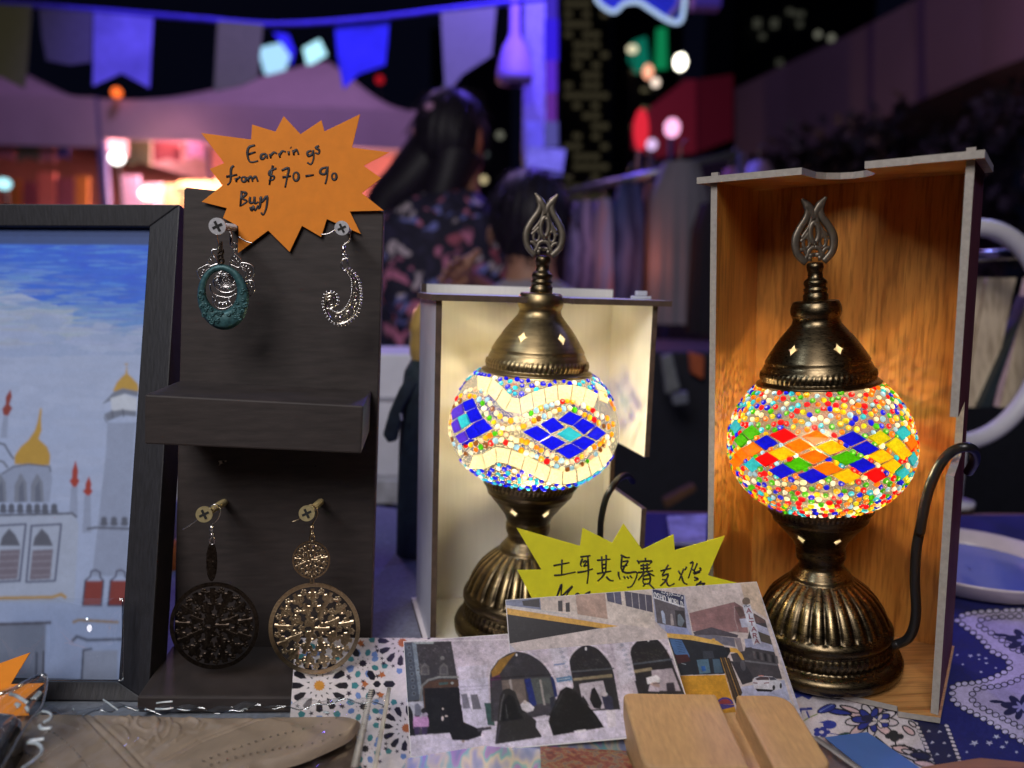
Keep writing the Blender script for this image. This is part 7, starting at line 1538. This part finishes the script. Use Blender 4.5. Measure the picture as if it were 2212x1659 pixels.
# clothes rack
rk = thing('clothes_rail', 'metal clothes rail behind the lamps', 'clothes rail', ground_of(1420, 500, 2.2))
y0 = at(1320, 420, 2.2); r1, r2 = at(1180, 428, 2.25), at(1600, 330, 2.05)
mb = MB(); mb.tube([r1, r2], .012, 10); mb.build('rail', mat('rail_steel', (.3, .3, .34), .35, .8), rk, smooth=True)
for p in (r1, r2):
    mb = MB(); mb.tube([p, Vector((p.x, p.y, .02))], .014, 10); mb.tube([Vector((p.x, p.y - .25, .02)), Vector((p.x, p.y + .25, .02))], .014, 8); mb.build('upright', mat('rail_steel2', (.06, .06, .07), .4), rk, smooth=True)
def garment(label, x0, x1, yt, yb, d, m, flare=1.15, name='hanging_garment'):
    a, b = at(x0, yt, d), at(x1, yt, d); wd = b.x - a.x; zt_, zb = a.z, at(x0, yb, d).z; cx = (a.x + b.x) / 2
    g = thing(name, label, 'garment', (cx, a.y, zb), 'garments hanging on the rail'); mb = MB()
    def gf(u, v):
        w = wd / 2 * (0.62 + .38 * min(1, v * 5)) * (1 + (flare - 1) * v); an = 2 * pi * u
        return Vector((cx + w * cos(an) * (1 + .05 * sin(9 * an + 3 * v)), a.y + (.05 + .03 * v) * sin(an) + .012 * sin(14 * an) * v, zt_ + (zb - zt_) * v))
    mb.grid(gf, 48, 16); mb.build('body', m, g, smooth=True)
    mb = MB(); mb.tube([Vector((cx, a.y, zt_ - .01)), Vector((cx, a.y, zt_ + .05)), Vector((cx + .015, a.y, zt_ + .065))], .003, 6); mb.build('hanger', GRAPH('casing'), g)
    return g
def stripes(name, c1, c2, sc):
    t = NT(name); w_ = t.add('ShaderNodeTexWave'); w_.inputs['Scale'].default_value = sc; w_.inputs['Distortion'].default_value = 4; w_.inputs['Detail'].default_value = 3
    tc = t.add('ShaderNodeTexCoord'); t.link(tc.outputs['Object'], w_.inputs['Vector']); t.link(t.ramp(w_.outputs['Fac'], [(.3, c1), (.7, c2)]), t.b.inputs['Base Color']); t.set(Roughness=.8); return t.m
garment('lilac and white striped garment at the left end of the rail', 1228, 1300, 436, 640, 2.25, stripes('lilac_stripe', (.34, .28, .62), (.12, .10, .30), 9))
garment('pale periwinkle garment second from the left on the rail', 1280, 1330, 432, 660, 2.22, stripes('periwinkle', (.28, .32, .66), (.42, .28, .46), 5))
garment('navy denim garment in the middle of the rail', 1322, 1396, 400, 690, 2.18, stripes('navy_denim', (.020, .030, .13), (.07, .10, .30), 6), .85)
garment('rust brown garment squeezed beside the long grey one', 1388, 1420, 400, 650, 2.2, mat('rust_cloth', (.12, .045, .02), .85, var=.4, scale=10))
garment('long plain grey garment hanging right of the navy one', 1408, 1532, 352, 700, 2.1, mat('slate_grey_cloth', (.21, .20, .26), .85, var=.12, scale=6), 1.02)
garment('black garment hanging beside the wooden box', 1500, 1570, 440, 720, 2.0, mat('black_cloth', (.010, .008, .020), .85))
garment('dusky pink garment at the far right of the rail', 1560, 1596, 365, 480, 2.3, mat('dusky_pink_cloth', (.26, .10, .16), .85))
garment('pale mauve garment just above the wooden box', 1610, 1668, 350, 480, 2.6, stripes('mauve_cloth', (.30, .18, .32), (.36, .36, .55), 3))
# market clutter seen between the boxes
for i, (pxs, d, c, lab) in enumerate((([(1430, 770), (1452, 764), (1470, 840), (1440, 852)], 1.5, (.16, .17, .19), 'grey tag hanging in the dark gap between the boxes'), ([(1490, 760), (1522, 770), (1520, 820), (1494, 806)], 1.6, (.42, .09, .03), 'orange red cloth scrap beside the wooden box'), ([(1452, 852), (1486, 846), (1488, 872), (1456, 876)], 1.5, (.14, .15, .20), 'small pale box in the gap between the boxes'), ([(1432, 1082), (1500, 1046), (1506, 1060), (1440, 1100)], 1.3, (.10, .042, .02), 'brown wooden strut leaning in the dark gap'))):
    p = at(*pxs[0], d); t = thing('stall_item', lab, 'stall item', p); flat('body', mat('stall_item_%d' % i, c, .8), t, pxs, d, .02, .003)
nt = thing('display_table', 'dark covered table of the next stall seen through the gap', 'table', ground_of(1480, 800, 1.7)); mb = MB(); mb.abox(.2, 1.5, 1.62, 2.0, 0, .84); bevel(mb.build('cover', mat('near_black_cover', (.010, .011, .022), .8), nt), .01)
fc = thing('folded_cloth', 'white and blue printed cloth folded on the table back between the boxes', 'cloth', onz(1480, 1180, TZ))
q0, q1_, q2_, q3_ = onz(1450, 1180, TZ + .001), onz(1525, 1180, TZ + .001), onz(1528, 1118, TZ + .001), onz(1440, 1122, TZ + .001); mb = MB(); mb.prism([q0, q1_, q2_, q3_], Vector((0, 0, .004))); bevel(mb.build('fold', mat('blue_white_print', (.34, .34, .62), .8, var=.5, scale=40), fc), .001)

# ------------------------------------------------------------------ people
def person(label, joints, radii, edges, skinm, root_i, loc):
    t = thing('person', label, 'person', loc)
    me = bpy.data.meshes.new('body'); o_ = Vector(loc); me.from_pydata([Vector(j) - o_ for j in joints], edges, []); o = bpy.data.objects.new('body', me); COL.objects.link(o); o.parent = t
    m = o.modifiers.new('skin', 'SKIN'); m.use_smooth_shade = True
    for i, r in enumerate(radii): me.skin_vertices[0].data[i].radius = (r, r) if not isinstance(r, tuple) else r
    for v in me.skin_vertices[0].data: v.use_root = False
    me.skin_vertices[0].data[root_i].use_root = True
    s_ = o.modifiers.new('sub', 'SUBSURF'); s_.levels = s_.render_levels = 2; me.materials.append(skinm); return t
skin = mat('warm_skin', (.40, .20, .13), .55, var=.08)
def loft(mb, rings, n=32, wob=0):
    rr = []
    for (c, rx, ry) in rings: rr.append([mb.V(Vector(c) + Vector((rx * cos(2 * pi * i / n) * (1 + wob * sin(7 * 2 * pi * i / n)), ry * sin(2 * pi * i / n), 0))) for i in range(n)])
    for A, B in zip(rr[:-1], rr[1:]):
        for i in range(n): mb.Fc((A[i], A[(i + 1) % n], B[(i + 1) % n], B[i]))
    mb.Fc(rr[0][::-1]); mb.Fc(rr[-1])
def base_person(hx, hy, hz, sc, arms):
    """standing figure; (hx,hy,hz) head centre, sc = head height"""
    h = sc; J = [(hx, hy, hz - h * 3.1), (hx, hy, hz - h * 2.2), (hx, hy, hz - h * 1.05), (hx, hy, hz - h * .62), (hx, hy + .01, hz - .22 * h), (hx, hy - .0, hz + .22 * h)]
    R = [(.15 * h / .22, .10 * h / .22), (.125 * h / .22, .09 * h / .22), (.15 * h / .22, .085 * h / .22), .048 * h / .22, .075 * h / .22, .085 * h / .22]; E_ = [(0, 1), (1, 2), (2, 3), (3, 4), (4, 5)]
    for s_, (el_, ha) in zip((-1, 1), arms):
        i = len(J); J += [(hx + s_ * .17 * h / .22, hy, hz - h * 1.08), el_, ha]; R += [.045 * h / .22, .036 * h / .22, .022 * h / .22]; E_ += [(2, i), (i, i + 1), (i + 1, i + 2)]
        d = (Vector(ha) - Vector(el_)).normalized(); x = d.orthogonal().normalized(); y = d.cross(x)
        p = len(J); J.append(tuple(Vector(ha) + d * .05)); R.append((.030, .014)); E_.append((i + 2, p))
        for f in range(5):
            a = (f - 2) * .018; b0 = Vector(J[p]) + x * a * (1 if f else 1.6) - (d * .02 if f == 0 else Vector()); q = len(J); L_ = (.035, .05, .056, .05, .04)[f]; J += [tuple(b0 + d * L_ * .5 + y * .004), tuple(b0 + d * L_ + y * .012)]; R += [.0085, .007]; E_ += [(p, q), (q, q + 1)]
    for s_ in (-1, 1):
        i = len(J); J += [(hx + s_ * .09 * h / .22, hy, hz - h * 3.5), (hx + s_ * .10 * h / .22, hy - .02, max(.45, (hz - h * 3.5) * .5)), (hx + s_ * .10 * h / .22, hy, .09), (hx + s_ * .11 * h / .22, hy - .14, .03)]; R += [.085 * h / .22, .055 * h / .22, .036, .03]; E_ += [(0, i), (i, i + 1), (i + 1, i + 2), (i + 2, i + 3)]
    return J, R, E_
# woman in a floral dress, seen from behind and the side
H = at(985, 300, 1.9)
el_l, ha_l = at(905, 700, 1.85), at(960, 640, 1.65); el_r, ha_r = at(1085, 660, 1.8), at(1010, 600, 1.62)
J, R, E_ = base_person(H.x, H.y, H.z, .235, ((tuple(el_l), tuple(ha_l)), (tuple(el_r), tuple(ha_r))))
wm = person('woman with long dark ponytail in dark floral dress, back turned behind the stall', J, R, E_, skin, 0, (H.x, H.y, 0))
hair = mat('black_hair', (.016, .012, .022), .48, var=.5, scale=60, stretch=(6, 6, 1), spec=.22)
mb = MB(); k = 1.9 / F
def hairball(mb, c, rx, ry, rz, seed, nu=90, nv=48):
    rn = random.Random(seed); ph = [rn.random() * 6 for _ in range(6)]
    def hf(u, v):
        a, b = 2 * pi * u, pi * v; w = 1 + .035 * sin(5 * a + ph[0]) * sin(b) + .022 * sin(23 * a + 4 * b + ph[1]) * sin(b) + .014 * sin(41 * a + ph[2] + 7 * b) * sin(b)
        return c + Vector((rx * cos(a) * sin(b) * w, ry * sin(a) * sin(b) * w, rz * cos(b) * (1 + .03 * sin(3 * a + ph[3]) * sin(b))))
    mb.grid(hf, nu, nv)
    for q in range(120):      # stray strands
        a, b = rn.uniform(0, 2 * pi), rn.uniform(.25, 2.4); p = c + Vector((rx * cos(a) * sin(b), ry * sin(a) * sin(b), rz * cos(b))) * 1.0; t_ = Vector((-sin(a), cos(a), 0)) * rn.uniform(-.4, .4) + Vector((cos(a) * cos(b), sin(a) * cos(b), -sin(b)))
        n_ = (p - c).normalized(); mb.tube([p, p + t_ * .03 + n_ * .004, p + t_ * .06 + n_ * rn.uniform(.002, .010)], .0012, 4)
hairball(mb, at(972, 290, 1.9), 80 * k, 74 * k, 96 * k, 1)
mb.tube([at(p.x, p.y, 1.90) for p in smooth_path([Vector(q) for q in ((985, 330), (965, 400), (945, 450), (930, 500))], 6)], 62 * k, 20, taper=[1.0 - .4 * i / 18.0 for i in range(19)])
mb.tube([at(p.x, p.y, 1.93) for p in smooth_path([Vector(q) for q in ((965, 300), (925, 350), (880, 400), (835, 440), (815, 500))], 6)], 66 * k, 20, taper=[1.0 - .55 * (i / 24.0) ** 2 for i in range(25)])
mb.build('hair', hair, wm, smooth=True)
mb = MB(); mb.ball(at(930, 232, 1.83), Vector((14 * k, 0, 0)), Vector((0, 10 * k, 0)), Vector((0, 0, 10 * k)), 10, 6); mb.build('hair_clip', mat('pink_clip', (.5, .25, .45), .4), wm, smooth=True)
mb = MB(); mb.ball(at(1034, 300, 1.87), Vector((9 * k, 0, 0)), Vector((0, 14 * k, 0)), Vector((0, 0, 30 * k)), 12, 8); mb.build('ear', mat('lit_skin', (.55, .16, .10), .6), wm, smooth=True)
t = NT('floral_dress'); vo = t.add('ShaderNodeTexVoronoi'); vo.inputs['Scale'].default_value = 31; vo.inputs['Randomness'].default_value = 1; tc = t.add('ShaderNodeTexCoord'); nz = t.add('ShaderNodeTexNoise'); nz.inputs['Scale'].default_value = 14; t.link(tc.outputs['Object'], nz.inputs['Vector']); va = t.add('ShaderNodeMixRGB', blend_type='LINEAR_LIGHT'); va.inputs[0].default_value = .07; t.link(tc.outputs['Object'], va.inputs[1]); t.link(nz.outputs['Color'], va.inputs[2]); t.link(va.outputs[0], vo.inputs['Vector'])
sep = t.add('ShaderNodeSeparateColor'); t.link(vo.outputs['Color'], sep.inputs[0]); pal = t.ramp(sep.outputs[0], [(.0, (.030, .025, .07)), (.30, (.018, .016, .045)), (.38, (.62, .20, .36)), (.55, (.60, .50, .58)), (.66, (.20, .22, .62)), (.82, (.42, .10, .16)), (.90, (.03, .03, .07))]); t.n[pal.node.name].color_ramp.interpolation = 'CONSTANT'
msk = t.ramp(vo.outputs['Distance'], [(.40, (1, 1, 1)), (.62, (0, 0, 0))]); mx = t.add('ShaderNodeMixRGB'); mx.inputs[1].default_value = (.014, .012, .036, 1); t.link(msk, mx.inputs[0]); t.link(pal, mx.inputs[2]); t.link(mx.outputs[0], t.b.inputs['Base Color']); t.set(Roughness=.8)
mb = MB(); h = .235
loft(mb, [((H.x - .02, H.y, H.z - h * .56), .075, .07), ((H.x - .03, H.y, H.z - h * .74), .13, .10), ((H.x - .04, H.y, H.z - h * .95), .20, .125), ((H.x - .04, H.y, H.z - h * 1.4), .215, .135), ((H.x - .03, H.y, H.z - h * 2.2), .19, .13), ((H.x - .02, H.y, H.z - h * 3.0), .22, .16), ((H.x, H.y, H.z - h * 3.6), .25, .18), ((H.x, H.y, .35), .33, .26)], 40, .02)
for s_, e2 in ((-1, el_l), (1, el_r)): mb.tube([(H.x + s_ * .13, H.y, H.z - h * .95), (Vector((H.x + s_ * .19, H.y, H.z - h * 1.2)) + e2) / 2, e2], .066, 14, taper=[1, 1, .85])
mb.build('dress', t.m, wm, smooth=True)
# boy
Bh = at(1148, 470, 1.55); kb = 1.55 / F
eb1, hb1 = at(1050, 700, 1.5), at(1100, 720, 1.35); eb2, hb2 = at(1260, 700, 1.5), at(1210, 730, 1.35)
J, R, E_ = base_person(Bh.x, Bh.y, Bh.z, .20, ((tuple(eb1), tuple(hb1)), (tuple(eb2), tuple(hb2))))
by = person('child with short black hair and a pale shirt, back turned, right behind the blue lamp', J, R, E_, skin, 0, (Bh.x, Bh.y, 0))
mb = MB(); hairball(mb, at(1146, 468, 1.55), 86 * kb, 92 * kb, 104 * kb, 5); mb.build('hair', hair, by, smooth=True)
mb = MB(); mb.ball(at(1060, 510, 1.55), Vector((8 * kb, 0, 0)), Vector((0, 14 * kb, 0)), Vector((0, 0, 22 * kb)), 10, 8); mb.build('ear', skin, by, smooth=True)
mb = MB(); h = .20
loft(mb, [((Bh.x, Bh.y, Bh.z - h * .64), .055, .05), ((Bh.x, Bh.y, Bh.z - h * .82), .12, .08), ((Bh.x, Bh.y, Bh.z - h * 1.1), .17, .10), ((Bh.x, Bh.y, Bh.z - h * 2.4), .165, .11), ((Bh.x, Bh.y, Bh.z - h * 3.3), .17, .12)], 32, .015)
for s_, e2 in ((-1, eb1), (1, eb2)): mb.tube([(Bh.x + s_ * .12, Bh.y, Bh.z - h * .95), (Vector((Bh.x + s_ * .15, Bh.y, Bh.z - h * 1.15)) + e2) / 2, e2], .05, 12, taper=[1, 1, .85])
mb.build('shirt', mat('pale_shirt', (.34, .30, .34), .85, var=.15, scale=8), by, smooth=True)
